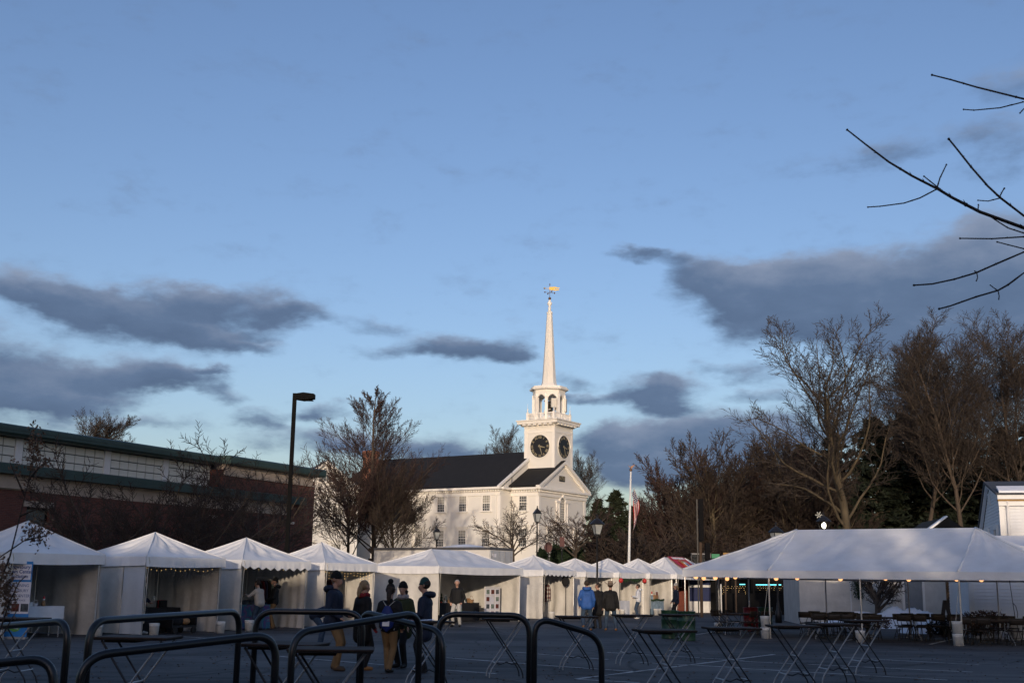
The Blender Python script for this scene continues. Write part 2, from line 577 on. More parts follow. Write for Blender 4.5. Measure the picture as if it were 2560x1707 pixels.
def asphalt():
    m, nt, b = nodes_of('asphalt')
    N, L = nt.nodes.new, nt.links.new
    t = N('ShaderNodeTexCoord')
    a = N('ShaderNodeTexNoise'); a.inputs['Scale'].default_value = .22; a.inputs['Detail'].default_value = 6
    mp = N('ShaderNodeMapping'); mp.inputs['Scale'].default_value = (.25, 2.2, 1); mp.inputs['Rotation'].default_value = (0, 0, R(-8))
    c = N('ShaderNodeTexNoise'); c.inputs['Scale'].default_value = .9; c.inputs['Detail'].default_value = 5
    d = N('ShaderNodeTexNoise'); d.inputs['Scale'].default_value = 60; d.inputs['Detail'].default_value = 3
    L(t.outputs['Object'], a.inputs['Vector']); L(t.outputs['Object'], mp.inputs['Vector']); L(mp.outputs[0], c.inputs['Vector']); L(t.outputs['Object'], d.inputs['Vector'])
    s = N('ShaderNodeMath'); s.operation = 'MULTIPLY_ADD'; s.inputs[1].default_value = .55
    L(c.outputs['Fac'], s.inputs[0]); L(a.outputs['Fac'], s.inputs[2])
    s2 = N('ShaderNodeMath'); s2.operation = 'MULTIPLY_ADD'; s2.inputs[1].default_value = .18
    L(d.outputs['Fac'], s2.inputs[0]); L(s.outputs[0], s2.inputs[2])
    r = N('ShaderNodeValToRGB')
    r.color_ramp.elements[0].position, r.color_ramp.elements[0].color = .70, (.020, .020, .022, 1)
    r.color_ramp.elements[1].position, r.color_ramp.elements[1].color = 1.02, (.098, .097, .097, 1)
    L(s2.outputs[0], r.inputs[0]); L(r.outputs[0], b.inputs['Base Color'])
    v = N('ShaderNodeTexVoronoi'); v.feature = 'DISTANCE_TO_EDGE'; v.inputs['Scale'].default_value = .28
    nd = N('ShaderNodeVectorMath'); nd.operation = 'MULTIPLY_ADD'; nd.inputs[1].default_value = (1.2, 1.2, 0)
    L(a.outputs['Color'], nd.inputs[0]); L(t.outputs['Object'], nd.inputs[2]); L(nd.outputs[0], v.inputs['Vector'])
    vr = N('ShaderNodeMapRange'); vr.inputs['From Max'].default_value = .016; vr.inputs['To Min'].default_value = .35
    L(v.outputs['Distance'], vr.inputs['Value'])
    mm = N('ShaderNodeMix'); mm.data_type = 'RGBA'; mm.blend_type = 'MULTIPLY'; mm.inputs['Factor'].default_value = 1
    L(r.outputs[0], mm.inputs['A']); L(vr.outputs[0], mm.inputs['B']); L(mm.outputs['Result'], b.inputs['Base Color'])
    b.inputs['Roughness'].default_value = .78
    b.inputs['Specular IOR Level'].default_value = .35
    bp = N('ShaderNodeBump'); bp.inputs['Strength'].default_value = .5; bp.inputs['Distance'].default_value = .01
    L(d.outputs['Fac'], bp.inputs['Height']); L(bp.outputs[0], b.inputs['Normal'])


asphalt()


def brickmat(name, c1, c2, mortar, scale=1.0):
    m, nt, b = nodes_of(name)
    N, L = nt.nodes.new, nt.links.new
    t = N('ShaderNodeTexCoord')
    mp = N('ShaderNodeMapping'); mp.inputs['Rotation'].default_value = (R(90), 0, 0)
    L(t.outputs['Object'], mp.inputs['Vector'])
    br = N('ShaderNodeTexBrick')
    br.inputs['Scale'].default_value = scale
    br.inputs['Brick Width'].default_value, br.inputs['Row Height'].default_value, br.inputs['Mortar Size'].default_value = .215, .075, .007
    br.inputs['Color1'].default_value, br.inputs['Color2'].default_value, br.inputs['Mortar'].default_value = (*c1, 1), (*c2, 1), (*mortar, 1)
    L(mp.outputs[0], br.inputs['Vector'])
    no = N('ShaderNodeTexNoise'); no.inputs['Scale'].default_value = .8; no.inputs['Detail'].default_value = 5
    L(t.outputs['Object'], no.inputs['Vector'])
    mr = N('ShaderNodeMapRange'); mr.inputs['To Min'].default_value = .65; mr.inputs['To Max'].default_value = 1.3
    L(no.outputs['Fac'], mr.inputs['Value'])
    mx = N('ShaderNodeMix'); mx.data_type = 'RGBA'; mx.blend_type = 'MULTIPLY'; mx.inputs['Factor'].default_value = 1
    L(br.outputs['Color'], mx.inputs['A']); L(mr.outputs[0], mx.inputs['B']); L(mx.outputs['Result'], b.inputs['Base Color'])
    bp = N('ShaderNodeBump'); bp.inputs['Strength'].default_value = .6; bp.inputs['Distance'].default_value = .01; bp.invert = True
    L(br.outputs['Fac'], bp.inputs['Height']); L(bp.outputs[0], b.inputs['Normal'])
    b.inputs['Roughness'].default_value = .85


brickmat('brick', (.135, .042, .030), (.095, .030, .024), (.11, .075, .062))


def sidingmat(name, col, step):
    """far-off clapboards: fine courses as relief on the wall"""
    m, nt, b = nodes_of(name)
    N, L = nt.nodes.new, nt.links.new
    t = N('ShaderNodeTexCoord')
    sx = N('ShaderNodeSeparateXYZ'); L(t.outputs['Object'], sx.inputs[0])
    d = N('ShaderNodeMath'); d.operation = 'DIVIDE'; d.inputs[1].default_value = step; L(sx.outputs[2], d.inputs[0])
    fr = N('ShaderNodeMath'); fr.operation = 'FRACT'; L(d.outputs[0], fr.inputs[0])
    bp = N('ShaderNodeBump'); bp.inputs['Strength'].default_value = .8; bp.inputs['Distance'].default_value = .02; bp.invert = True
    L(fr.outputs[0], bp.inputs['Height']); L(bp.outputs[0], b.inputs['Normal'])
    no = N('ShaderNodeTexNoise'); no.inputs['Scale'].default_value = .7; no.inputs['Detail'].default_value = 6; L(t.outputs['Object'], no.inputs['Vector'])
    mx = N('ShaderNodeMix'); mx.data_type = 'RGBA'
    mx.inputs['A'].default_value, mx.inputs['B'].default_value = (*[c * .94 for c in col], 1), (*col, 1)
    L(no.outputs['Fac'], mx.inputs['Factor']); L(mx.outputs['Result'], b.inputs['Base Color'])
    b.inputs['Roughness'].default_value = .55


sidingmat('church_siding', (.80, .78, .73), .11)


def plaidmat():
    m, nt, b = nodes_of('plaid')
    N, L = nt.nodes.new, nt.links.new
    t = N('ShaderNodeTexCoord')
    outs = []
    for rot in (0, 90):
        w = N('ShaderNodeTexWave'); w.inputs['Scale'].default_value = 1.6
        mp = N('ShaderNodeMapping'); mp.inputs['Rotation'].default_value = (0, R(rot), 0)
        L(t.outputs['Object'], mp.inputs['Vector']); L(mp.outputs[0], w.inputs['Vector']); outs.append(w.outputs['Fac'])
    s = N('ShaderNodeMath'); L(outs[0], s.inputs[0]); L(outs[1], s.inputs[1])
    r = N('ShaderNodeValToRGB')
    r.color_ramp.elements[0].position, r.color_ramp.elements[0].color = .3, (.16, .06, .06, 1)
    r.color_ramp.elements[1].position, r.color_ramp.elements[1].color = .9, (.55, .50, .46, 1)
    h = N('ShaderNodeMath'); h.operation = 'MULTIPLY'; h.inputs[1].default_value = .6; L(s.outputs[0], h.inputs[0])
    L(h.outputs[0], r.inputs[0]); L(r.outputs[0], b.inputs['Base Color']); b.inputs['Roughness'].default_value = .9


plaidmat()


def tiedye():
    m, nt, b = nodes_of('tiedye')
    N, L = nt.nodes.new, nt.links.new
    t = N('ShaderNodeTexCoord')
    no = N('ShaderNodeTexNoise'); no.inputs['Scale'].default_value = 3.2; no.inputs['Detail'].default_value = 2; no.inputs['Distortion'].default_value = 1.5
    L(t.outputs['Object'], no.inputs['Vector'])
    r = N('ShaderNodeValToRGB')
    r.color_ramp.elements[0].position, r.color_ramp.elements[0].color = .35, (.05, .20, .22, 1)
    r.color_ramp.elements[1].position, r.color_ramp.elements[1].color = .68, (.05, .18, .20, 1)
    for p_, c_ in ((.46, (.13, .05, .16)), (.56, (.03, .09, .20))):
        e = r.color_ramp.elements.new(p_); e.color = (*c_, 1)
    L(no.outputs['Fac'], r.inputs[0]); L(r.outputs[0], b.inputs['Base Color']); b.inputs['Roughness'].default_value = .9


tiedye()

# grid directions of the town square
LX = Vector((.55, .835, 0)).normalized()      # along the stall row, away and to the right
NX = Vector((LX.y, -LX.x, 0))                 # the way the stalls open
RZ = math.atan2(LX.y, LX.x)                   # local x = along the row, local y = into the stall

# ================================================================== SETTING
g = MB()
g.add([(-2500, -2500, -.004), (2500, -2500, -.004), (2500, 2500, -.004), (-2500, 2500, -.004)], [(0, 1, 2, 3)])
tag(g.build('ground', 'grass_winter'), kind='structure')
g = MB()
g.add([(-70, -12, 0), (70, -12, 0), (70, 98, 0), (-70, 98, 0)], [(0, 1, 2, 3)])
lot = tag(g.build('parking_lot', 'asphalt'), kind='structure')
LAWN = 2.4
lw = MB()
ring = [(-95, 76), (9, 79), (14, 100), (14, 260), (-95, 260)]
ring2 = [(-95, 79), (7, 81.5), (10, 100), (10, 260), (-95, 260)]
lw.add([(x, y, -.2) for x, y in ring] + [(x, y, LAWN) for x, y in ring2], [(i, (i + 1) % 5, 5 + (i + 1) % 5, 5 + i) for i in range(5)] + [(5, 6, 7, 8, 9)])
tag(lw.build('church_lawn', 'grass_winter'), kind='structure')
STRIPES = [((2030, 1680), (2369, 1699)), ((1850, 1652), (2432, 1679)), ((2080, 1641), (2448, 1661)), ((1840, 1669), (2035, 1680)),
           ((1600, 1655), (1850, 1668)), ((1343, 1661), (1590, 1678)), ((1115, 1643), (1340, 1660)), ((1287, 1629), (1520, 1648)),
           ((1518, 1630), (1860, 1650)), ((1442, 1696), (1935, 1635)), ((1442, 1697), (1600, 1706)), ((2112, 1601), (2199, 1585)),
           ((2325, 1610), (2380, 1597)), ((1737, 1586), (1790, 1578)), ((400, 1587), (540, 1596)), ((700, 1640), (961, 1661)),
           ((1115, 1674), (1240, 1683)), ((1130, 1563), (1260, 1569)), ((2100, 1566), (2180, 1560))]
for a, b in STRIPES:
    p, q = gnd(*a), gnd(*b)
    d = (q - p).normalized()
    n = Vector((-d.y, d.x, 0)) * .05
    s = MB()
    k = max(2, int((q - p).length / .7))
    pts = []
    for i in range(k + 1):
        c = p.lerp(q, i / k)
        w = n * (1 + .25 * math.sin(i * 2.3 + p.x))
        pts += [c + w + Vector((0, 0, .004)), c - w + Vector((0, 0, .004))]
    s.add(pts, [(2 * i, 2 * i + 1, 2 * i + 3, 2 * i + 2) for i in range(k)])
    s.build('painted_line', 'line_paint', lot)

# tar-sealed cracks wandering over the lot, and dry leaves blown across it
r_ = random.Random(31)
for i in range(22):
    p = gnd(r_.uniform(-100, 2660), r_.uniform(1585, 1700))
    a = r_.choice((0.05, 0.1, 1.2, 2.0, 2.9)) + r_.uniform(-.25, .25)
    pts = []
    w0 = r_.uniform(.018, .04)
    for k in range(r_.randint(10, 22)):
        n = Vector((-math.sin(a), math.cos(a), 0)) * w0 * r_.uniform(.5, 1.4)
        pts += [p + n + Vector((0, 0, .006)), p - n + Vector((0, 0, .006))]
        a += r_.uniform(-.35, .35)
        p = p + Vector((math.cos(a), math.sin(a), 0)) * r_.uniform(.25, .5)
    MB().add(pts, [(2 * j, 2 * j + 1, 2 * j + 3, 2 * j + 2) for j in range(len(pts) // 2 - 1)]).build('tar_seam', 'tar', lot)
for i in range(9):
    p = gnd(r_.uniform(100, 2500), r_.uniform(1590, 1695))
    rx, ry, ph = r_.uniform(.3, .9), r_.uniform(.25, .7), r_.uniform(0, 6)
    MB().add([(p.x + rx * math.cos(t * math.pi / 12) * (1 + .25 * math.sin(3 * t * math.pi / 12 + ph)), p.y + ry * math.sin(t * math.pi / 12) * (1 + .2 * math.sin(4 * t * math.pi / 12 + ph)), .0025) for t in range(24)], [tuple(range(24))]).build('oil_stain', 'tar', lot)
lm = MB()
for i in range(900):
    p = gnd(r_.uniform(-80, 2640), 1560 + 146 * r_.random() ** .8)
    a, b_ = r_.uniform(0, 6.28), r_.uniform(.02, .045)
    d, e = Vector((math.cos(a), math.sin(a), 0)) * b_, Vector((-math.sin(a), math.cos(a), 0)) * b_ * .6
    lm.add([p - d + Vector((0, 0, .008)), p + e + Vector((0, 0, .02)), p + d + Vector((0, 0, .01)), p - e + Vector((0, 0, .022))], [(0, 1, 2, 3)])
tag(lm.build('fallen_leaves', 'dead_leaf'), 'dry brown leaves scattered over the asphalt lot', 'leaves', kind='stuff')

# ------------------------------------------------------------------ unseen buildings added behind the photographer to shade the lot
def rear_block(x0, x1, y0, y1, h, label):
    t = thing('shade_building', label, 'building', ((x0 + x1) / 2, (y0 + y1) / 2, 0))
    w, d = (x1 - x0) / 2, (y1 - y0) / 2
    MB().bb(-w, w, -d, d, 0, h).build('wall', 'brick', t)
    MB().bb(-w - .15, w + .15, -d - .15, d + .15, h, h + .35).build('cornice', 'frieze_stone', t)
    for i in range(int((x1 - x0) / 4)):
        f = MB().bb(-w + 1.5 + 4 * i, -w + 3.1 + 4 * i, d, d + .06, 1.2, 3.4).build('window', 'trim_white', t)
        MB().bb(-w + 1.6 + 4 * i, -w + 3.0 + 4 * i, d + .06, d + .07, 1.3, 3.3).build('pane', 'glass', f)


rear_block(-75, -21, -42, -20, 18.0, 'tall unseen brick block added behind the racks to shade the brick hall')
rear_block(-20.9, -14, -40, -20, 9.2, 'unseen brick block between the tall and low ones, added to shade the stall walls')
rear_block(-13.9, 1.0, -36, -20, 7.9, 'low unseen brick block between the taller ones, added to shade the lot')
rear_block(1.1, 40, -40, -20, 8.9, 'broad unseen brick block behind the overhanging tree, added to shade the long tent')

# ------------------------------------------------------------------ long brick building on the left
BD = math.atan2(.896, .443)
lib = thing('brick_hall', 'long red brick hall with green metal eaves and pale clerestory panels', 'building', (-22.5, 52, 0), BD)
SL = -9.0
ZB, ZF, ZG, ZT = 5.43, 6.10, 6.56, 8.36
# lower wall with one window opening
m = MB()
m.bb(SL, 1.75, 0, .4, 0, ZB); m.bb(3.05, 23.2, 0, .4, 0, ZB)
m.bb(1.75, 3.05, 0, .4, 0, 1.6); m.bb(1.75, 3.05, 0, .4, 4.75, ZB)
m.bb(23.2, 23.6, 0, 16, 0, 7.65); m.bb(SL, 23.2, 15.6, 16, 0, ZB)
m.build('wall', 'brick', lib)
MB().bb(14.9, 23.2, -.012, 15.5, ZB + .001, 7.62).build('upper_wall', 'brick', lib)
w_ = MB().bb(1.75, 1.85, .12, .2, 1.6, 4.75).bb(2.95, 3.05, .12, .2, 1.6, 4.75).bb(1.85, 2.95, .12, .2, 3.1, 3.2).bb(1.85, 2.95, .12, .2, 4.65, 4.75).build('window', 'dark_bronze', lib)
MB().bb(1.85, 2.95, .15, .17, 1.6, 4.65).build('pane', 'glass', w_)
MB().bb(1.55, 3.25, -.05, .05, 4.76, 5.02).build('lintel', 'frieze_stone', w_)
MB().bb(SL, 21.1, -.05, .3, ZB + .002, ZF - .12).build('frieze', 'frieze_stone', lib)
MB().bb(SL, 21.2, -.14, .3, ZF - .12, ZF).build('frieze_moulding', 'frieze_stone', lib)
MB().bb(-4.5, 2.05, -.16, .2, ZB + .05, ZF - .02).build('frieze_block', 'frieze_stone', lib)
MB().prism([(SL, -.55, ZF), (SL, -.55, ZG - .05), (SL, -.45, ZG), (SL, .9, ZG + .06), (SL, .9, ZF)], (21.7 - SL + .4, 0, 0)).build('lower_eave', 'green_metal', lib)
for z in (ZF + .12, ZF + .30):
    MB().bb(SL, 22.0, -.565, -.54, z, z + .03).build('eave_rib', 'green_metal', lib)
# clerestory: backing, posts, square panels
MB().bb(SL, 15.0, .92, 1.1, ZG, 8.0).build('clerestory_backing', 'panel_grout', lib)
ps = .64
pan = None
pil = [-6.2, -1.6, 1.55, 7.0, 11.15]
x = SL + .1
pilobj = None
for px_ in pil:
    b_ = MB().bb(px_, px_ + .42, .84, .93, ZG + .06, 7.86)
    b_.build('pilaster', 'pilaster_grey', lib)
edges = [SL + .1] + [v for p_ in pil for v in (p_, p_ + .46)] + [14.95]
for i in range(0, len(edges), 2):
    a, b = edges[i], edges[i + 1]
    n = max(1, round((b - a) / ps))
    pw = (b - a) / n
    for r_ in range(3):
        hgt = (7.86 - ZG - .06) / 3
        for k in range(n):
            z = ZG + .06 + hgt * (r_ + .5)
            if pan is None:
                pan = MB().box((0, 0, 0), (1, .05, 1)).build('panel', 'panel_white', lib)
                pan.location = (a + pw * (k + .5), .905, z)
                pan.scale = (pw - .055, 1, hgt - .055)
            else:
                inst(pan, (a + pw * (k + .5), .905 + rng.uniform(-.006, .006), z), parent=lib, sc=(pw - .055, 1, hgt - .055))
MB().prism([(SL, .25, 7.88), (SL, .12, 7.98), (SL, .12, 8.30), (SL, .22, ZT), (SL, 1.6, ZT + .1), (SL, 1.6, 7.88)], (15.0 - SL, 0, 0)).build('upper_eave', 'green_metal', lib)
MB().bb(SL, 15.0, .095, .118, 8.12, 8.15).build('eave_rib', 'green_metal', lib)
MB().bb(SL, 14.89, 1.6, 15.5, ZB, ZT + .08).build('clerestory_block', 'panel_white', lib)
MB().bb(15.0, 23.4, -.10, .5, 7.30, 7.36).build('frieze_moulding', 'frieze_stone', lib)
MB().bb(15.0, 23.3, -.06, .5, 7.36, 7.92).build('upper_frieze', 'frieze_stone', lib)
MB().bb(21.2, 21.7, -.14, .0, 7.36, 7.90).build('frieze_block', 'frieze_stone', lib)
MB().prism([(14.9, -.5, 7.92), (14.9, -.55, 8.0), (14.9, -.55, 8.30), (14.9, -.45, ZT + .02), (14.9, 16.3, ZT + .12), (14.9, 16.3, 7.92)], (9.1, 0, 0)).build('corner_eave', 'green_metal', lib)
for s_ in (14.1, 21.0):
    MB().tube([(s_, -.3, 5.0), (s_, -.02, 5.05)], .05, 8).box((s_, -.36, 4.98), (.12, .22, .12)).build('floodlight', 'plastic_white', lib)

# ------------------------------------------------------------------ white church
ch = thing('white_church', 'white clapboard church with clock tower, open belfry and tall spire', 'church', (5.45, 121.9, 0), RZ)
PW, MW, PD, ML = 4.65, 6.62, 3.3, 25.0
EH = 10.85
MB().bb(-MW, MW, PD, ML, 0, EH).build('nave_wall', 'church_siding', ch)
MB().bb(-PW, PW, 0, PD + .1, 0, EH).build('porch_wall', 'church_siding', ch)
# main roof and gable
RG = 15.25
MB().prism([(-MW - .35, PD - .1, EH + .25), (0, PD - .1, RG), (MW + .35, PD - .1, EH + .25), (MW + .35, PD - .1, EH + .12), (0, PD - .1, RG - .28), (-MW - .35, PD - .1, EH + .12)], (0, ML - PD + .5, 0)).build('nave_roof', 'dark_roof', ch)
MB().prism([(-MW, PD + .04, EH - .001), (0, PD + .04, RG - .35), (MW, PD + .04, EH - .001)], (0, ML - PD - .08, 0)).build('gable_wall', 'church_siding', ch)
for s_ in (-1, 1):
    MB().prism([(s_ * (MW + .42), PD - .16, EH + .06), (0, PD - .16, RG - .26), (0, PD - .16, RG - .02), (s_ * (MW + .42), PD - .16, EH + .30)], (0, .3, 0)).build('rake_board', 'trim_white', ch)
# porch roof with pediment
PA = 14.0
MB().prism([(-PW - .45, -.3, EH + .42), (0, -.3, PA + .12), (PW + .45, -.3, EH + .42), (PW + .45, -.3, EH + .30), (0, -.3, PA - .08), (-PW - .45, -.3, EH + .30)], (0, PD + 4.2, 0)).build('porch_roof', 'dark_roof', ch)
MB().prism([(-PW, .02, EH), (0, .02, PA - .12), (PW, .02, EH)], (0, PD - .1, 0)).build('pediment', 'church_siding', ch)
for s_ in (-1, 1):
    MB().prism([(s_ * (PW + .5), -.36, EH + .08), (0, -.36, PA - .24), (0, -.36, PA + .06), (s_ * (PW + .5), -.36, EH + .38)], (0, .42, 0)).build('raking_cornice', 'trim_white', ch)
    d_ = MB()
    for i in range(26):
        t_ = (i + .7) / 27
        d_.box((s_ * (PW + .3) * (1 - t_), -.12, EH - .02 + (PA - .3 - EH) * t_), (.16, .26, .17))
    d_.build('dentil_course', 'trim_white', ch)
# eave cornices (front band and both sides) with dentils
MB().bb(-PW - .45, PW + .45, -.45, .05, EH - .02, EH + .22).bb(-PW - .1, PW + .1, -.12, .05, EH - .62, EH - .28).build('cornice', 'trim_white', ch)
d_ = MB()
for i in range(40):
    d_.box((-PW - .15 + (2 * PW + .3) * i / 39, -.14, EH - .14), (.13, .22, .2))
d_.build('dentil_course', 'trim_white', ch)
for s_ in (-1, 1):
    MB().bb(*sorted((s_ * (PW + .45), s_ * (PW - .05))), -.3, PD, EH - .015, EH + .21).bb(*sorted((s_ * (PW + .1), s_ * (PW - .05))), -.1, PD, EH - .62, EH - .28).build('cornice', 'trim_white', ch)
    MB().bb(*sorted((s_ * (MW + .5), s_ * (MW - .05))), PD - .2, ML, EH - .02, EH + .2).bb(*sorted((s_ * (MW + .1), s_ * (MW - .05))), PD - .04, ML, EH - .62, EH - .28).build('cornice', 'trim_white', ch)
    d_ = MB()
    for i in range(74):
        d_.box((s_ * (MW + .14), PD + .1 + (ML - PD - .2) * i / 73, EH - .14), (.24, .14, .2))
    d_.build('dentil_course', 'trim_white', ch)
    d_ = MB()
    for i in range(11):
        d_.box((s_ * (PW + .14), .15 + (PD - .4) * i / 10, EH - .14), (.22, .14, .2))
    d_.build('dentil_course', 'trim_white', ch)
    # corner boards
    for (x_, y_) in ((s_ * PW, 0), (s_ * MW, PD)):
        MB().bb(*sorted((x_ + s_ * .04, x_ - s_ * .36)), y_ - .04, y_ + .36, 0, EH - .3).build('corner_board', 'trim_white', ch)
MB().bb(-MW, -PW + .05, PD - .42, PD + .05, EH - .02, EH + .19).build('cornice', 'trim_white', ch)
MB().tube([(-MW - .12, PD + .45, EH), (-MW - .12, PD + .45, 0)], .06, 6).build('downspout', 'trim_white', ch)
MB().tube([(-PW - .06, PD - .1, 13.4), (-PW - .06, PD - .1, 0)], .025, 5).build('cable', 'black_metal', ch)


def sash(parent, wall, x, y, z0, z1, w=.86, cap=False, blind=0.5, n=4, rows=6):
    """wall 'side' = plane of constant x facing -x, 'front' = constant y facing -y; casing, glass, muntins, sill"""
    def P(a, d, z):            # a along the wall, d outwards
        return (x - d, y + a, z) if wall == 'side' else (x + a, y - d, z)

    def bx(mb, a0, a1, d0, d1, q0, q1):
        p, q = P(a0, d0, q0), P(a1, d1, q1)
        mb.bb(min(p[0], q[0]), max(p[0], q[0]), min(p[1], q[1]), max(p[1], q[1]), q0, q1)
    c = MB(); h = w / 2; tw = .13
    bx(c, -h - tw, -h, .0, .09, z0, z1); bx(c, h, h + tw, .0, .09, z0, z1); bx(c, -h - tw, h + tw, 0, .09, z1, z1 + .16)
    bx(c, -h - tw - .14, h + tw + .14, 0, .16, z0 - .12, z0)
    if cap:
        bx(c, -h - .2, h + .2, 0, .14, z1 + .161, z1 + .32); bx(c, -h - .32, h + .32, 0, .26, z1 + .32, z1 + .42)
    wo = c.build('window', 'trim_white', parent)
    gl = MB(); zm = z0 + (z1 - z0) * (1 - blind)
    bx(gl, -h, h, .0, .02, z0, zm); gl.build('pane', 'glass', wo)
    if blind > 0:
        gb = MB(); bx(gb, -h, h, .0, .021, zm, z1); gb.build('blind', 'glass_blind', wo)
    mu = MB()
    for i in range(1, n):
        a = -h + w * i / n
        bx(mu, a - .012, a + .012, .02, .04, z0, z1)
    for i in range(1, rows):
        z = z0 + (z1 - z0) * i / rows
        t = .03 if i == rows // 2 else .012
        bx(mu, -h, h, .022, .045, z - t, z + t)
    mu.build('muntin', 'trim_white', wo)
    return wo


for i, y_ in enumerate((4.95, 7.85, 10.6, 13.35, 16.1, 18.9, 21.7)):
    sash(ch, 'side', -MW, y_, 8.72, 10.25, blind=(.55, .5, .45, .6, .5, .3, .5)[i])
    sash(ch, 'side', -MW, y_, 5.22, 6.80, cap=True, blind=(.5, .4, .55, .5, .6, .5, .4)[i])
sash(ch, 'side', -PW, 1.84, 8.80, 10.45, blind=.0)
sash(ch, 'side', -PW, 1.84, 5.25, 6.98, cap=True, blind=.0)
sash(ch, 'front', -2.6, 0, 5.2, 6.9, cap=True, blind=.3)
sash(ch, 'front', 2.6, 0, 5.2, 6.9, cap=True, blind=.3)
# palladian window over the door
pw_ = MB()
for a in (-1.05, -.62, .62, 1.05):
    pw_.bb(-.2 + a - .09, -.2 + a + .09, -.14, 0, 7.75, 9.75)
pw_.bb(-1.5, -.62, -.2, 0, 9.75, 9.95).bb(.22, 1.1, -.2, 0, 9.75, 9.95).bb(-1.55, 1.15, -.2, 0, 7.55, 7.75)
arc = [(-.2 + .62 * math.cos(math.pi * i / 12), -.08, 9.75 + .62 * math.sin(math.pi * i / 12)) for i in range(13)]
pw_.tube(arc, .11, 6)
pw_.bb(-.3, -.1, -.24, 0, 10.30, 10.62)
pwo = pw_.build('palladian_window', 'trim_white', ch)
gl = MB().bb(-.62, .22, -.03, 0, 7.75, 9.75)
gl.prism([(-.2 + .55 * math.cos(math.pi * i / 12), 0, 9.75 + .55 * math.sin(math.pi * i / 12)) for i in range(13)], (0, -.03, 0))
gl.build('pane', 'glass', pwo)
mu = MB()
for i in range(1, 4):
    mu.bb(-.62 + .21 * i - .012, -.62 + .21 * i + .012, -.055, -.03, 7.75, 10.15)
for i in range(1, 9):
    mu.bb(-.62, .22, -.056, -.03, 7.75 + .25 * i - .012, 7.75 + .25 * i + .012)
mu.build('muntin', 'trim_white', pwo)
dr = MB().bb(-1.0, .6, -.12, 0, 2.6, 5.3).build('door', 'trim_white', ch)
MB().bb(-.75, .35, -.16, -.12, 4.2, 5.0).build('transom', 'glass', dr)
MB().bb(-.9, -.86, -.2, -.12, 3.4, 3.5).build('handle', 'brass', dr)
# date plaque
pl_ = MB().bb(-.72, .32, -.06, .02, 11.95, 12.50).build('date_plaque', 'sign_black', ch)
text('1723', .50, 'clock_gold', pl_, (-.2, -.065, 12.22), (R(90), 0, 0), .004, bold=.012)
# tower
TX, TY, TH = .38, 2.0, 1.82
tz0, tz1 = 10.8, 17.7
MB().bb(TX - TH, TX + TH, TY - TH, TY + TH, tz0, tz1).build('tower_wall', 'church_siding', ch)
for sx_ in (-1, 1):
    for sy_ in (-1, 1):
        MB().bb(*sorted((TX + sx_ * (TH + .03), TX + sx_ * (TH - .3))), *sorted((TY + sy_ * (TH + .03), TY + sy_ * (TH - .3))), tz0, tz1).build('corner_board', 'trim_white', ch)
MB().bb(TX - TH - .05, TX + TH + .05, TY - TH - .05, TY + TH + .05, 16.95, 17.2).build('tower_band', 'trim_white', ch)
MB().lathe([(TH * 1.44, 17.55), (TH * 1.5, 17.75), (TH * 1.86, 17.9), (TH * 1.88, 18.12), (TH * 1.95, 18.2), (TH * 1.95, 18.3), (TH * 1.2, 18.36)], (TX, TY, 0), 4, ph=math.pi / 4).build('tower_cornice', 'trim_white', ch)
md = MB()
for i in range(6):
    a = -TH + .2 + (2 * TH - .4) * i / 5
    for s_ in (-1, 1):
        md.box((TX + a, TY + s_ * (TH + .28), 17.80), (.34, .5, .14)); md.box((TX + s_ * (TH + .28), TY + a, 17.80), (.5, .34, .14))
md.build('modillion', 'trim_white', ch)
# balustrade
BR = 1.62
MB().bb(TX - BR - .1, TX + BR + .1, TY - BR - .1, TY + BR + .1, 18.3, 18.42).build('deck', 'trim_white', ch)
for sx_ in (-1, 1):
    for sy_ in (-1, 1):
        MB().bb(TX + sx_ * BR - .11, TX + sx_ * BR + .11, TY + sy_ * BR - .11, TY + sy_ * BR + .11, 18.42, 19.16).lathe([(.05, 19.16), (.09, 19.25), (.03, 19.36), (.07, 19.5), (.015, 19.66), (.01, 20.1)], (TX + sx_ * BR, TY + sy_ * BR, 0), 6).build('rail_post', 'trim_white', ch)
for q in range(4):
    rl = MB()
    Mq = Matrix.Translation((TX, TY, 0)) @ Matrix.Rotation(q * math.pi / 2, 4, 'Z')
    t_ = MB().bb(-BR + .11, BR - .11, -BR - .06, -BR + .06, 19.02, 19.1).bb(-BR + .11, BR - .11, -BR - .05, -BR + .05, 18.5, 18.57)
    t_.bb(-.08, .08, -BR - .07, -BR + .07, 18.57, 19.02)
    for i in range(20):
        a = -BR + .2 + (2 * BR - .4) * i / 19
        t_.bb(a - .03, a + .03, -BR - .03, -BR + .03, 18.57, 19.02)
    rl.add([Mq @ Vector(v) for v in t_.v], t_.f)
    rl.build('balustrade', 'trim_white', ch)
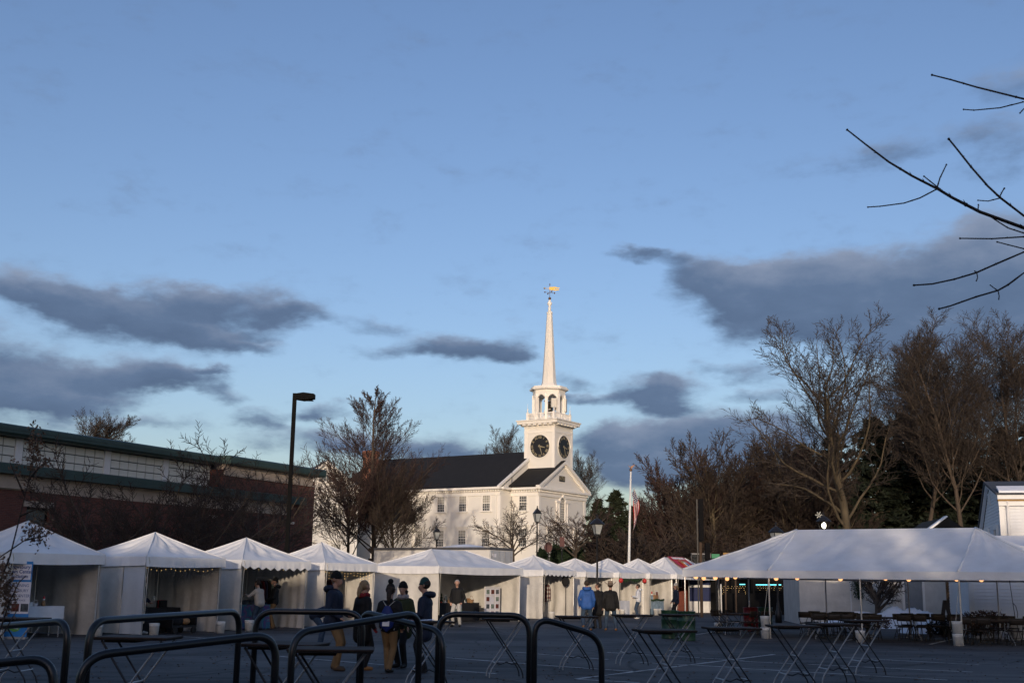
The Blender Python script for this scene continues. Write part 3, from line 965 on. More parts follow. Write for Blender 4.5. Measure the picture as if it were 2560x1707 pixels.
# octagonal belfry
OR = 1.62
for k in range(8):
    a = math.pi / 8 + k * math.pi / 4
    cx, cy = TX + OR * math.cos(a), TY + OR * math.sin(a)
    MB().box((cx, cy, 19.75), (.30, .30, 2.7), a).lathe([(.2, 18.42), (.2, 18.7)], (cx, cy, 0), 8).lathe([(.2, 20.72), (.22, 20.85)], (cx, cy, 0), 8).build('belfry_column', 'trim_white', ch)
    b2 = a + math.pi / 4
    p, q = Vector((cx, cy, 0)), Vector((TX + OR * math.cos(b2), TY + OR * math.sin(b2), 0))
    n_ = Vector((math.cos(a + math.pi / 8), math.sin(a + math.pi / 8), 0)) * .1
    poly = [p.lerp(q, .08) + Vector((0, 0, 20.7))] + [p.lerp(q, .14 + .72 * i / 8) + Vector((0, 0, 20.72 + .34 * math.sin(math.pi * i / 8))) for i in range(9)] + [p.lerp(q, .92) + Vector((0, 0, 20.7)), q + Vector((0, 0, 21.25)), p + Vector((0, 0, 21.25))]
    MB().prism([v - n_ for v in poly], n_ * 2).build('arch', 'trim_white', ch)
MB().lathe([(OR * .9, 21.15), (OR * 1.07, 21.2), (OR * 1.08, 21.5), (OR * 1.28, 21.6), (OR * 1.3, 21.76), (OR * 1.2, 21.82), (OR * 1.2, 21.95), (1.0, 22.05)], (TX, TY, 0), 8, ph=math.pi / 8).build('belfry_cornice', 'trim_white', ch)
MB().bb(TX - .9, TX + .9, TY - .06, TY + .06, 20.35, 20.5).lathe([(.62, 19.1), (.55, 19.2), (.42, 19.6), (.38, 19.95), (.2, 20.15), (.05, 20.35)], (TX, TY, 0), 14).build('bell', 'bell_bronze', ch, True)
MB().tube([(TX - 1.4, TY - .3, 19.3), (TX + 1.2, TY - .3, 20.0)], .06, 6).tube([(TX - 1.3, TY + .5, 19.2), (TX - 1.3, TY + .5, 20.8)], .07, 6).tube([(TX - 1.4, TY - .3, 19.25), (TX + 1.4, TY - .3, 19.25)], .06, 6).build('bell_frame', 'trim_white', ch)
for (a, r_, z, s_) in ((-1.22, 1.78, 20.0, (.62, .22, 1.35)), (-2.3, 1.75, 20.1, (.55, .22, .95)), (-.1, 1.82, 19.9, (.3, .5, .95)), (.15, 1.9, 20.2, (.25, .3, .8))):
    MB().box((TX + r_ * math.cos(a), TY + r_ * math.sin(a), z), s_, a + math.pi / 2).build('antenna_panel', 'antenna_white', ch)
# spire
SPR = [(1.02, 22.04), (.92, 22.12), (.80, 22.4), (.74, 22.8), (.70, 23.3), (.30, 29.9), (.32, 29.96), (.34, 30.1), (.27, 30.15), (.26, 30.2)]
MB().lathe(SPR, (TX, TY, 0), 8, ph=math.pi / 8).build('spire', 'church_siding', ch)
MB().lathe([(.2, 30.2), (.12, 30.5), (.18, 30.6), (.1, 30.75), (.22, 30.95), (.27, 31.1), (.2, 31.25), (.1, 31.35), (.14, 31.42), (.05, 31.5)], (TX, TY, 0), 10).build('spire_finial', 'trim_white', ch, True)
vn = MB().ell((TX, TY, 31.65), (.16, .16, .16)).tube([(TX, TY, 31.5), (TX, TY, 33.2)], .025, 6).ell((TX, TY, 33.22), (.07, .07, .07)).build('weathervane_post', 'copper', ch, True)
va = Vector((math.cos(-RZ + R(8)), math.sin(-RZ + R(8)), 0))
for k in range(4):
    dd = Vector((math.cos(-RZ + R(20) + k * math.pi / 2), math.sin(-RZ + R(20) + k * math.pi / 2), 0))
    MB().tube([Vector((TX, TY, 32.3)), Vector((TX, TY, 32.3)) + dd * .5], .018, 5).ell(Vector((TX, TY, 32.3)) + dd * .56, (.07, .07, .1)).build('compass_arm', 'copper', vn)
c0 = Vector((TX, TY, 32.75))
z_ = Vector((0, 0, 1))
bann = [c0 - va * .05 + z_ * .16, c0 + va * .55 + z_ * .22, c0 + va * .95 + z_ * .12, c0 + va * 1.05 + z_ * .2, c0 + va * 1.05 + z_ * .05, c0 + va * .5 + z_ * .02, c0 + va * .5 - z_ * .06, c0 + va * .95 - z_ * .02, c0 + va * 1.05 - z_ * .12, c0 + va * .6 - z_ * .2, c0 - va * .05 - z_ * .16]
side_ = Vector((-va.y, va.x, 0)) * .03
MB().prism([p - side_ for p in bann], side_ * 2).tube([c0, c0 - va * .55], .03, 5).ell(c0 - va * .58, (.1, .1, .09)).build('weathervane_banner', 'gold', ch)


# clocks
def clock(wall):
    cz, rad = 15.55, 1.17
    if wall == 'side':
        org, ax, out = Vector((TX - TH, TY - .08, cz)), Vector((0, -1, 0)), Vector((-1, 0, 0))
    else:
        org, ax, out = Vector((TX, TY - TH, cz)), Vector((1, 0, 0)), Vector((0, -1, 0))
    up = Vector((0, 0, 1))

    def P(r_, th, d=0.0):      # th clockwise from 12
        return org + ax * (r_ * math.sin(th)) + up * (r_ * math.cos(th)) + out * d
    f = MB().prism([P(rad, 2 * math.pi * k / 40, .0) for k in range(40)], out * .05).build('clock_face', 'clock_black', ch)
    MB().tube([P(rad + .02, 2 * math.pi * k / 40, .05) for k in range(41)], .035, 6).build('clock_ring', 'church_white', f)
    MB().tube([P(rad + .06, math.pi * (-.52 + 1.04 * k / 24), .09) for k in range(25)], .05, 6).build('clock_hood', 'trim_white', f)
    rot = Matrix((ax, up, out)).transposed().to_euler()
    for h in range(1, 13):
        th = h * math.pi / 6
        s_ = ['', 'I', 'II', 'III', 'IIII', 'V', 'VI', 'VII', 'VIII', 'IX', 'X', 'XI', 'XII'][h]
        mrot = (Matrix((ax, up, out)).transposed() @ Matrix.Rotation(-th, 3, 'Z')).to_euler()
        text(s_, .34, 'clock_gold', f, P(rad * .80, th, .053), mrot, .004, name='numeral', bold=.012)
    for th, ln, wd in ((R(27 * 6), rad * .86, .055), (R((3 + 27 / 60) * 30), rad * .55, .085)):
        tip, base = P(ln, th, .075), P(-.18, th, .075)
        n_ = (tip - base).normalized().cross(out)
        MB().prism([base + n_ * wd, tip + n_ * wd * .35, tip - n_ * wd * .35, base - n_ * wd], out * .02).build('clock_hand', 'clock_gold', f)


clock('side')
clock('front')

# ------------------------------------------------------------------ parish annex left of the church, brick chimney, flat roof behind
an = thing('gabled_annex', 'white gabled annex with half-round attic window behind the leafless pear tree', 'building', (-17.4, 112, 0), RZ - R(38))
AW = 3.15
MB().bb(-AW, AW, 0, 14, 0, 10.3).build('wall', 'church_siding', an)
MB().prism([(-AW, .01, 10.3), (0, .01, 12.65), (AW, .01, 10.3)], (0, 13.9, 0)).build('gable', 'church_siding', an)
MB().prism([(-AW - .3, -.25, 10.15), (0, -.25, 12.85), (AW + .3, -.25, 10.15), (AW + .3, -.25, 10.0), (0, -.25, 12.65), (-AW - .3, -.25, 10.0)], (0, 14.5, 0)).build('roof', 'slate_roof', an)
for s_ in (-1, 1):
    MB().prism([(s_ * (AW + .36), -.3, 9.92), (0, -.3, 12.55), (0, -.3, 12.80), (s_ * (AW + .36), -.3, 10.17)], (0, .1, 0)).build('rake_board', 'trim_white', an)
    MB().bb(*sorted((s_ * (AW + .03), s_ * (AW - .3))), -.05, .2, 0, 10).build('corner_board', 'trim_white', an)
MB().bb(-AW - .1, AW + .1, -.12, 0, 9.5, 9.8).build('belt_course', 'trim_white', an)
fan = [(.0 + .75 * math.cos(math.pi * i / 14), -.04, 10.75 + .75 * math.sin(math.pi * i / 14)) for i in range(15)]
fw = MB().tube(fan + [fan[0]], .07, 6).build('fan_window', 'trim_white', an)
MB().prism([(p[0], .0, p[2]) for p in fan], (0, -.03, 0)).build('pane', 'glass', fw)
mu = MB()
for i in (3, 7, 11):
    mu.tube([(0, -.06, 10.75), (fan[i][0], -.06, fan[i][2])], .02, 5)
mu.build('muntin', 'trim_white', fw)
for (a, z0, z1) in ((-1.5, 6.6, 8.4), (1.2, 6.6, 8.4), (-1.5, 3.2, 5.0), (1.2, 3.2, 5.0)):
    sash(an, 'front', a, 0, z0, z1, w=.9, cap=True, blind=.3)
cn = thing('link_building', 'white link building joining the annex to the church', 'building', (-14.6, 123.5, 0), RZ)
MB().bb(-3.4, 3.4, -3.4, 3.4, 0, 7.6).build('wall', 'church_siding', cn)
MB().prism([(-3.7, -3.7, 7.6), (3.7, -3.7, 7.6), (3.7, -3.7, 7.8), (0, -3.7, 12.2), (-3.7, -3.7, 7.8)], (0, 7.4, 0)).build('roof', 'dark_roof', cn)
chm = MB().bb(-.45, .45, -.7, .7, 9.8, 14.6).build('chimney', 'chimney_brick', cn)
MB().bb(-.55, .55, -.8, .8, 14.6, 14.85).bb(-.5, .5, -.75, .75, 14.85, 15.0).build('cap', 'chimney_brick', chm)
fl = thing('flat_roofed_hall', 'pale flat roofed hall behind the brick hall and the annex', 'building', (-26, 128, 0), RZ - R(38))
MB().bb(-1, 6.6, 0, 10, 0, 13.2).build('wall', 'frieze_stone', fl)
MB().bb(-1.3, 6.9, -.3, 10.3, 13.2, 13.5).build('parapet', 'frieze_stone', fl)

# ------------------------------------------------------------------ clapboard house on the right
HR = math.atan2(-.265, .964)
hs = thing('clapboard_house', 'white clapboard house with saltbox gable and sunlit upper front', 'house', (18.95, 46.0, 0), HR)
HL = 9.0
FE, RGH, RE = 5.28, 6.02, 4.15
MB().bb(.1, HL, .1, 6.9, 0, 4.1).prism([(.1, .1, 4.1), (.1, .1, FE - .1), (.1, 3.4, RGH - .15), (.1, 6.9, RE - .1)], (HL - .1, 0, 0)).build('wall_core', 'clapboard', hs)
cb_mesh = {}


def clap(parent, x0, x1, y, z, wall):
    key = (round(x1 - x0, 2), wall)
    L_ = x1 - x0
    if key not in cb_mesh:
        if wall == 'front':
            b = MB().add([(0, 0, 0), (L_, 0, 0), (L_, -.028, 0), (0, -.028, 0), (0, 0, .118), (L_, 0, .118), (L_, -.008, .118), (0, -.008, .118)], [(0, 1, 2, 3), (4, 7, 6, 5), (3, 2, 6, 7), (0, 3, 7, 4), (1, 5, 6, 2), (0, 4, 5, 1)])
        else:
            b = MB().add([(0, 0, 0), (-.028, 0, 0), (-.028, L_, 0), (0, L_, 0), (0, 0, .118), (-.008, 0, .118), (-.008, L_, .118), (0, L_, .118)], [(0, 1, 2, 3), (4, 7, 6, 5), (1, 5, 6, 2), (0, 4, 5, 1), (3, 2, 6, 7), (0, 3, 7, 4)])
        o = b.build('clapboard', 'clapboard', parent)
        cb_mesh[key] = o
        o.location = (x0, y, z) if wall == 'front' else (y, x0, z)
        return o
    return inst(cb_mesh[key], (x0, y, z) if wall == 'front' else (y, x0, z), parent=parent)


STEP = .125
z = 3.0
while z < 4.88:
    clap(hs, .16, 1.28, .1, z, 'front'); clap(hs, 1.42, HL, .1, z, 'front')
    z += STEP
z = 2.6
while z < 6.1:
    # gable side, clipped by the two slopes
    y0_ = .12 if z < FE - .15 else .1 + (z - FE + .15) / (RGH - FE) * 3.4
    y1_ = 6.9 if z < RE - .2 else 6.9 - (z - RE + .2) / (RGH - RE) * 3.5
    if y1_ - y0_ > .2:
        clap(hs, round(y0_, 2), round(y1_, 2), .1, z, 'side')
    z += STEP
MB().bb(.06, .16, .06, .16, 2.6, 4.9).build('corner_board', 'clapboard_trim', hs)
MB().bb(0, .16, .03, .098, 2.6, 4.9).bb(.03, .098, .1, .3, 2.6, 4.9).build('corner_trim', 'clapboard_trim', hs)
MB().bb(1.28, 1.42, .04, .1, 2.9, 4.9).build('trim_board', 'clapboard_trim', hs)
MB().bb(-.02, HL, -.08, .098, 4.88, 5.05).bb(-.06, HL, -.2, .098, 5.12, 5.28).build('frieze_board', 'clapboard_trim', hs)
MB().bb(-.04, HL, -.12, .098, 5.05, 5.12).build('soffit', 'plywood', hs)
MB().prism([(-.12, -.22, FE), (-.12, -.25, FE + .07), (-.12, 3.4, RGH + .08), (-.12, 7.1, RE + .02), (-.12, 7.1, RE - .08), (-.12, 3.4, RGH - .04)], (HL + .2, 0, 0)).build('roof', 'slate_roof', hs)
MB().prism([(.0, -.24, FE + .08), (.0, -.22, FE + .16), (.0, .5, FE + .40), (.0, .5, FE + .33)], (HL, 0, 0)).build('roof_snow', 'snow', hs)
MB().prism([(-.06, -.1, FE - .12), (-.06, 3.4, RGH - .13), (-.06, 7.0, RE - .16), (-.06, 7.0, RE - .02), (-.06, 3.4, RGH + .0), (-.06, -.1, FE)], (.12, 0, 0)).build('rake_board', 'clapboard', hs)
MB().tube([(.3, -.1, 5.06), (.3, .02, 4.75), (.3, .0, 2.7)], .05, 8).build('downspout', 'clapboard_trim', hs)
for y_ in (1.7, 4.6):
    sash(hs, 'side', .075, y_, 2.75, 4.05, w=.8, blind=0, n=3, rows=4)
vt = MB().bb(.03, .1, 3.15, 3.65, 5.15, 5.6).build('gable_vent', 'clapboard_trim', hs)
for i in range(5):
    MB().bb(.015, .03, 3.17, 3.63, 5.18 + .085 * i, 5.22 + .085 * i).build('louvre', 'clapboard', vt)
# lower wing in front
wg = thing('house_wing', 'low clapboard wing of the house with snow on its roof behind the long tent', 'house', (16.9, 44.3, 0), HR)
WL, WD = 11.0, 9.0
MB().bb(.1, WL, .1, WD, .45, 3.0).build('wall_core', 'clapboard', wg)
MB().bb(.05, WL, .05, WD, 0, .45).build('foundation', 'foundation', wg)
z = .47
while z < 2.9:
    clap(wg, .18, WL, .1, z, 'front'); clap(wg, .18, WD, .1, z, 'side')
    z += STEP
MB().bb(.02, .2, .02, .098, .4, 2.95).bb(.02, .098, .1, .25, .4, 2.95).build('corner_board', 'clapboard_trim', wg)
MB().bb(-.1, WL, -.15, .098, 2.92, 3.08).bb(-.1, .098, .1, WD, 2.92, 3.08).build('fascia', 'clapboard_trim', wg)
MB().prism([(-.2, -.25, 3.08), (-.2, -.25, 3.15), (-.2, 1.8, 3.62), (-.2, 1.8, 3.08)], (WL + .2, 0, 0)).build('roof', 'slate_roof', wg)
MB().prism([(-.15, -.24, 3.155), (-.15, -.2, 3.27), (-.15, 1.75, 3.72), (-.15, 1.75, 3.62)], (WL + .1, 0, 0)).build('roof_snow', 'snow', wg)
sash(wg, 'front', 3.55, .07, 1.35, 2.55, w=.8, blind=0, n=3, rows=4)

# ------------------------------------------------------------------ low white garage behind the long tent
gr = thing('white_garage', 'low white garage wall with a grey door and a wreath, behind the snow bank', 'garage', xg(2000, 56), R(-6))
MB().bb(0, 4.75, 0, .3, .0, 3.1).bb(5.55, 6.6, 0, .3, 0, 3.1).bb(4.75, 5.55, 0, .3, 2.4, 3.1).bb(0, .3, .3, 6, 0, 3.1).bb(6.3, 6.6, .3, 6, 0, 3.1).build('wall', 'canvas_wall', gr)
for i, x_ in enumerate((1.15, 2.3, 3.45)):
    MB().bb(x_, x_ + .05, -.02, 0, .1, 3.05).build('batten', 'clapboard', gr)
dg_ = MB().bb(4.75, 5.55, .08, .14, 0, 2.4).build('door', 'door_grey', gr)
MB().tube([(4.85, .04, 1.05), (4.85, .08, 1.05)], .03, 8).build('handle', 'leg_steel', dg_)
MB().bb(4.65, 4.75, -.03, 0, 0, 2.5).bb(5.55, 5.65, -.03, 0, 0, 2.5).build('door_trim', 'clapboard_trim', gr)
MB().prism([(-.3, -.3, 3.1), (6.9, -.3, 3.1), (6.9, -.3, 3.2), (-.3, -.3, 3.2)], (0, 6.6, 0)).build('roof', 'slate_roof', gr)
MB().prism([(4.4, .6, 3.2), (7.0, .6, 5.0), (9.6, .6, 3.2)], (0, 5, 0)).build('gable_roof', 'dark_roof', gr)
MB().prism([(4.5, .5, 3.32), (6.95, .5, 5.06), (7.02, .5, 5.02), (4.6, .5, 3.22)], (0, .5, 0)).build('roof_snow', 'snow', gr)

# ------------------------------------------------------------------ box trailer, vehicle, fences between stalls and church
tl = thing('box_trailer', 'white box trailer with grey rear doors parked behind the stalls', 'trailer', (-1.15, 72.0, 0), RZ)
MB().bb(0, 2.55, .03, 9, 1.1, 3.62).build('box', 'trailer_white', tl)
MB().bb(-.03, 2.58, .0, 9.03, 3.62, 3.78).bb(-.03, 2.58, 0, 9.03, 1.0, 1.1).build('top_rail', 'trailer_rail', tl)
for i in range(2):
    d_ = MB().bb(.08 + 1.22 * i, 1.26 + 1.22 * i, -.02, .03, 1.15, 3.58).build('rear_door', 'trailer_door', tl)
    for k in range(2):
        MB().tube([(.35 + 1.22 * i + .6 * k, -.05, 1.15), (.35 + 1.22 * i + .6 * k, -.05, 3.58)], .018, 6).build('lock_rod', 'leg_steel', d_)
    MB().bb(.1 + 2.1 * i, .22 + 2.1 * i, -.05, -.02, 1.4, 1.48).bb(.1 + 2.1 * i, .22 + 2.1 * i, -.05, -.02, 3.2, 3.28).build('hinge', 'leg_steel', d_)
MB().bb(.25, .65, -.03, -.018, 3.2, 3.4).build('placard', 'white_print', tl)
for s_ in (.15, 2.15):
    for y_ in (1.5, 2.6):
        MB().tube([(s_, y_, .5), (s_ + .25, y_, .5)], .5, 18).build('wheel', 'rubber', tl)
MB().bb(0, 2.55, -.02, .05, .6, .72).bb(.5, .6, 0, .06, .72, 1.0).bb(1.95, 2.05, 0, .06, .72, 1.0).build('bumper', 'trailer_rail', tl)
MB().grid(lambda a, b: (.1 + 2.3 * a, 1.2 + 3 * b, 3.79 + .22 * math.sin(math.pi * a) * math.sin(math.pi * b)), 6, 8).build('roof_snow', 'snow', tl, True)
vh = thing('dark_van', 'dark navy van parked beside the box trailer behind the stalls', 'van', (3.7, 74.4, 0), RZ)
MB().prism([(0, 0, .45), (0, -.02, 1.2), (0, .35, 2.05), (0, 4.2, 2.1), (0, 4.9, 1.25), (0, 5.6, 1.05), (0, 5.6, .45)], (1.95, 0, 0)).build('body', 'car_navy', vh)
MB().bb(.2, 1.75, .06, .1, 1.25, 1.9).build('rear_window', 'glass', vh)
for s_ in (-.02, 1.77):
    for y_ in (1.0, 4.6):
        MB().tube([(s_, y_, .36), (s_ + .2, y_, .36)], .36, 16).build('wheel', 'rubber', vh)
for s_ in (.1, 1.7):
    MB().bb(s_, s_ + .15, -.05, .0, .95, 1.3).build('tail_light', 'plastic_red', vh)

pf = thing('picket_fence', 'dark pointed picket fence behind the stalls near the trailer', 'fence', (-1.9, 68.6, 0), RZ)
pk = None
for i in range(22):
    p_ = MB().prism([(-.04, 0, 0), (.04, 0, 0), (.04, 0, 2.40), (0, 0, 2.55), (-.04, 0, 2.40)], (0, .03, 0)) if pk is None else None
    if pk is None:
        pk = p_.build('picket', 'wood_weathered', pf); pk.location = (-1.2, 0, 0)
    else:
        inst(pk, (-1.2 + .16 * i, 0, rng.uniform(-.02, .02)), parent=pf)
for z in (.5, 2.1):
    MB().bb(-1.3, 2.3, .03, .08, z, z + .09).build('rail', 'wood_weathered', pf)
rf = thing('timber_railing', 'dark timber railing running below the leafless pear tree', 'railing', xg(960, 82, 2.4), RZ + R(-62))
for i in range(4):
    MB().bb(-.1 + 1.6 * i, .06 + 1.6 * i, 0, .14, 0, 1.5).build('post', 'wood_weathered', rf)
MB().bb(-1.2, 6.2, -.08, 0, 1.25, 1.5).build('rail', 'wood_weathered', rf)
MB().bb(-1.2, 6.2, -.06, 0, .6, .8).build('rail', 'wood_weathered', rf)

# ================================================================== STALL TENTS
EAVE, VAL = 2.33, .28


def canopy_face(mb, a, b, ta, tb, nu=30, nv=16, sag=.08, seed=0):
    a, b, ta, tb = Vector(a), Vector(b), Vector(ta), Vector(tb)
    nrm = (b - a).cross(ta - a).normalized()
    r_ = random.Random(seed)
    ph = [r_.uniform(0, 6.28) for _ in range(4)]

    def fn(u, v):
        p = a.lerp(b, u).lerp(ta.lerp(tb, u), v)
        s = -sag * math.sin(math.pi * v) * (.35 + .65 * math.sin(math.pi * u))
        wr = .016 * math.sin(9 * u + 5 * v + ph[0]) * math.sin(4 * v + ph[1]) + .010 * math.sin(23 * u - 9 * v + ph[2]) + .006 * math.sin(47 * u + 15 * v + ph[3]) * (1 - v)
        k = math.sin(math.pi * min(1, max(0, u))) * math.sin(math.pi * v)
        return p + nrm * (s + wr * k * 2.6)
    mb.grid(fn, nu, nv)


def fold_wall(a, b, z0, z1, amp=.035, seed=0, nu=40, bulge=.0):
    a, b = Vector(a), Vector(b)
    d = (b - a).normalized()
    n = Vector((-d.y, d.x, 0))
    r_ = random.Random(seed)
    L_ = (b - a).length
    ks = [(r_.uniform(3, 7), r_.uniform(0, 6), r_.uniform(.4, 1)), (r_.uniform(9, 15), r_.uniform(0, 6), r_.uniform(.2, .5))]

    def fn(u, v):
        p = a.lerp(b, u)
        o = sum(math.sin(k * u * L_ + ph + .7 * math.sin(3 * v)) * am for k, ph, am in ks) * amp * (1.1 - .75 * v)
        o += amp * .9 * math.sin(5 * v + 3 * u + ks[0][1]) * (1 - v) * .6 + bulge * math.sin(math.pi * v)
        return p + n * o + Vector((0, 0, z0 + (z1 - z0) * v))
    return MB().grid(fn, nu, 12)


def valance(mb, a, b, z1, h, kind, seed=0, out=.0):
    a, b = Vector(a), Vector(b)
    d = (b - a).normalized()
    n = Vector((d.y, -d.x, 0))
    L_ = (b - a).length
    r_ = random.Random(seed)
    p1, p2 = r_.uniform(0, 6), r_.uniform(0, 6)
    nu = 56

    def fn(u, v):
        hh = h * (1 + .06 * math.sin(3.1 * u + p1))
        if kind == 'scallop':
            t = (u * L_ / .38) % 1.0
            hh *= .72 + .36 * (1 - abs(2 * t - 1))
        o = (.012 * math.sin(11 * u * L_ + p1) + .008 * math.sin(26 * u * L_ + p2)) * v + .02 * v
        sagz = -.03 * math.sin(math.pi * u)
        return a.lerp(b, u) + n * o + Vector((0, 0, .004 + sagz * v - hh * v))
    mb.grid(fn, nu, 4)


def tent(FL, w, d, apex, label, rz=RZ, ridge=0.0, left='wall', right='wall', back='wall', val='plain', seed=1, leftcut=None, extra_posts=()):
    t = thing('stall_tent', label, 'tent', (FL[0], FL[1], 0), rz, 'white market stall tents in a row')
    o = .07
    c = [(-o, -o, EAVE), (w + o, -o, EAVE), (w + o, d + o, EAVE), (-o, d + o, EAVE)]
    m0, m1 = (w / 2 - ridge / 2, d / 2, apex), (w / 2 + ridge / 2, d / 2, apex)
    cm = MB()
    canopy_face(cm, c[0], c[1], m0, m1, seed=seed)
    canopy_face(cm, c[1], c[2], m1, m1, seed=seed + 1)
    canopy_face(cm, c[2], c[3], m1, m0, seed=seed + 2)
    canopy_face(cm, c[3], c[0], m0, m0, seed=seed + 3)
    can = cm.build('canopy', 'canvas', t, True)
    for i, q_ in enumerate((m0, m1, m1, m0)):
        MB().tube([Vector(c[i]).lerp(Vector(q_), k / 8) + Vector((0, 0, .012 - .03 * math.sin(math.pi * k / 8))) for k in range(9)], .016, 5).build('hip_seam', 'canvas', can, True)
    for i in range(4):
        vm = MB()
        valance(vm, c[i], c[(i + 1) % 4], EAVE + .005, VAL, val if i == 0 else 'plain', seed + i)
        vm.build('valance', 'canvas', t, True)
    for (x, y) in [(0, 0), (w, 0), (w, d), (0, d)] + list(extra_posts):
        MB().tube([(x + .05 * (1 if x < w / 2 else -1), y + (.05 if y < d / 2 else -.05), 0), (x + .05 * (1 if x < w / 2 else -1), y + (.05 if y < d / 2 else -.05), EAVE)], .025, 8).lathe([(.06, 0), (.06, .012)], (x + .05 * (1 if x < w / 2 else -1), y + (.05 if y < d / 2 else -.05), 0), 8).build('pole', 'pole_alu', t)
    MB().tube([(0, .05, EAVE - .04), (w, .05, EAVE - .04)], .022, 6).tube([(0.05, 0, EAVE - .04), (.05, d, EAVE - .04)], .022, 6).tube([(w - .05, 0, EAVE - .04), (w - .05, d, EAVE - .04)], .022, 6).tube([(0, 0.0, EAVE - .03), (w / 2 - ridge / 2, d / 2, apex - .08), (w, d, EAVE - .03)], .02, 6).build('frame_rail', 'pole_alu', t)
    ztop = EAVE - .04
    if left:
        cut = leftcut or 0.0
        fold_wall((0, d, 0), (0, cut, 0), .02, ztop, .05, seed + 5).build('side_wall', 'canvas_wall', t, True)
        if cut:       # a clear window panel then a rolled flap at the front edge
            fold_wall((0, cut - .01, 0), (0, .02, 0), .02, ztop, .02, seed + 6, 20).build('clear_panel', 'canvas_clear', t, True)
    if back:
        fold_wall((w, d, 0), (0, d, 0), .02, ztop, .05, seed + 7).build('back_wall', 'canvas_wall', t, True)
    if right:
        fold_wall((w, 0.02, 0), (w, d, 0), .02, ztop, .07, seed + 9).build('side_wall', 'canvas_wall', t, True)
    # gathered corner tie and guy line
    MB().tube([(.03, -.07, EAVE - .02), (.06, -.09, EAVE - .15), (.05, -.05, EAVE - .5), (.06, -.02, .35)], .012, 6).build('guy_strap', 'rope', t)
    return t


t1FR = Vector((-12.1, 35.7, 0))
t1FL = t1FR - LX * 3.05
T1 = tent(t1FL, 3.05, 3.05, 3.28, 'white stall tent with the blue association banner at its opening', seed=3)
T2 = tent((-11.05, 36.6), 3.1, 3.05, 3.13, 'white stall tent with a clear side panel and string lights over black-clothed tables', seed=13, leftcut=1.0)
T3 = tent((-9.0, 40.5), 3.25, 3.05, 3.13, 'white scalloped stall tent holding a tie-dyed tablecloth', val='scallop', seed=23)
T4 = tent((-6.8, 44.4), 2.9, 3.05, 3.13, 'white stall tent with icicle lights, behind the man in the black beanie', seed=33)
T5 = tent((-2.93, 50.2), 6.35, 3.6, 3.10, 'double-length white stall tent with black-clothed gift table', ridge=2.6, seed=43)
T6 = tent((1.67, 58.4), 3.05, 3.05, 3.06, 'white scalloped stall tent with a rack of hanging clothes', val='scallop', seed=53)
T7 = tent((4.09, 64.2), 3.05, 3.05, 3.06, 'white stall tent that the person in the blue jacket faces', seed=63)
T8 = tent((6.1, 66.6), 3.05, 3.05, 3.13, 'white stall tent with garland and red baubles over a white table', seed=73)
T9 = tent((8.1, 69.2), 3.05, 3.05, 3.2, 'white stall tent with toys and a pale blue sign table', seed=83)
T10 = tent((9.95, 71.3), 6.0, 3.05, 3.36, 'white and red stall tent with a printed emblem on its roof', seed=93, left=None, right=None, ridge=2.9)
# red printed roof sheet on the last stall
rs = MB()
canopy_face(rs, (1.85, -.06, EAVE + .05), (4.1, -.06, EAVE + .05), (1.85, 1.5, 3.42), (4.1, 1.5, 3.42), seed=93, sag=.03)
ro = rs.build('red_roof_sheet', 'red_vinyl', T10, True)
ro['label'] = 'red printed roof sheet with a gold-edged shield'
sl = math.atan2(3.42 - EAVE - .05, 1.56)
sh = MB()
shp = [(-.36, .42), (0, .48), (.36, .42), (.36, 0), (.24, -.30), (0, -.46), (-.24, -.30), (-.36, 0)]
def shield(k, mat, dz):
    b = MB().prism([(x * k, y * k * 1.1, 0) for x, y in shp], (0, 0, .008)).build('shield', mat, ro)
    b.location = (3.0, .62, EAVE + .085 + .68 * math.tan(sl) + dz)
    b.rotation_euler = (sl, 0, 0)
shield(1.25, 'gold', .0); shield(1.12, 'red_vinyl', .012); shield(.95, 'gold', .022); shield(.62, 'white_print', .032); shield(.4, 'ink_blue', .042)
text('SHREWSBURY', .27, 'white_print', ro, (2.95, 1.27, EAVE + .10 + 1.33 * math.tan(sl)), (sl, 0, 0), .004, bold=.01)

# ------------------------------------------------------------------ weights: white pails of concrete
def pail_proto(two=False):
    t = thing('pail', 'white plastic pail of concrete', 'pail', (0, 0, 0), 0, 'white pails holding down the tents')
    for k in range(2 if two else 1):
        z = .37 * k
        MB().lathe([(.128, z), (.148, z + .28), (.153, z + .285), (.153, z + .30), (.147, z + .30), (.147, z + .315), (.156, z + .32), (.156, z + .355), (.12, z + .36)], (0, 0, 0), 20).build('body', 'bucket', t, True)
        if two and k == 0:
            MB().lathe([(.135, .358), (.135, .372)], (0, 0, 0), 20).build('lid', 'bucket_seam', t)
        MB().tube([(.15 * math.cos(a), -.02 - .155 * math.sin(a), z + .30 - .06 * math.sin(a)) for a in [math.pi * i / 10 for i in range(11)]], .004, 5).build('handle', 'leg_steel', t)
    return t


pu, pl2 = [], []
PP = pail_proto()
PP2 = pail_proto(True)


def tl_(T, x, y):
    return T.matrix_basis @ Vector((x, y, 0))


bpy.context.view_layer.update()
PL = [(T1, 2.95, -.2, 'white pail at the front post of the banner tent'), (T2, .25, -.28, 'white pail by the clear side panel of the string light tent'), (T2, 2.9, -.3, 'white pail by the black-clothed tables'),
      (T3, .25, -.25, 'white pail by the tie-dyed tablecloth'), (T5, .25, -.25, 'white pail behind the man in the teal beanie'),
      (T6, .3, -.3, 'white pail below the hanging clothes'), (T8, -.1, -.25, 'white pail by the white-clothed table'), (T9, .2, -.3, 'white pail beside another pail before the toy stall'), (T9, .62, -.3, 'white pail beside another pail before the toy stall')]
for T, x, y, lb in PL:
    q = tl_(T, x, y)
    place(PP, pu, q, rng.uniform(0, 6), lb)

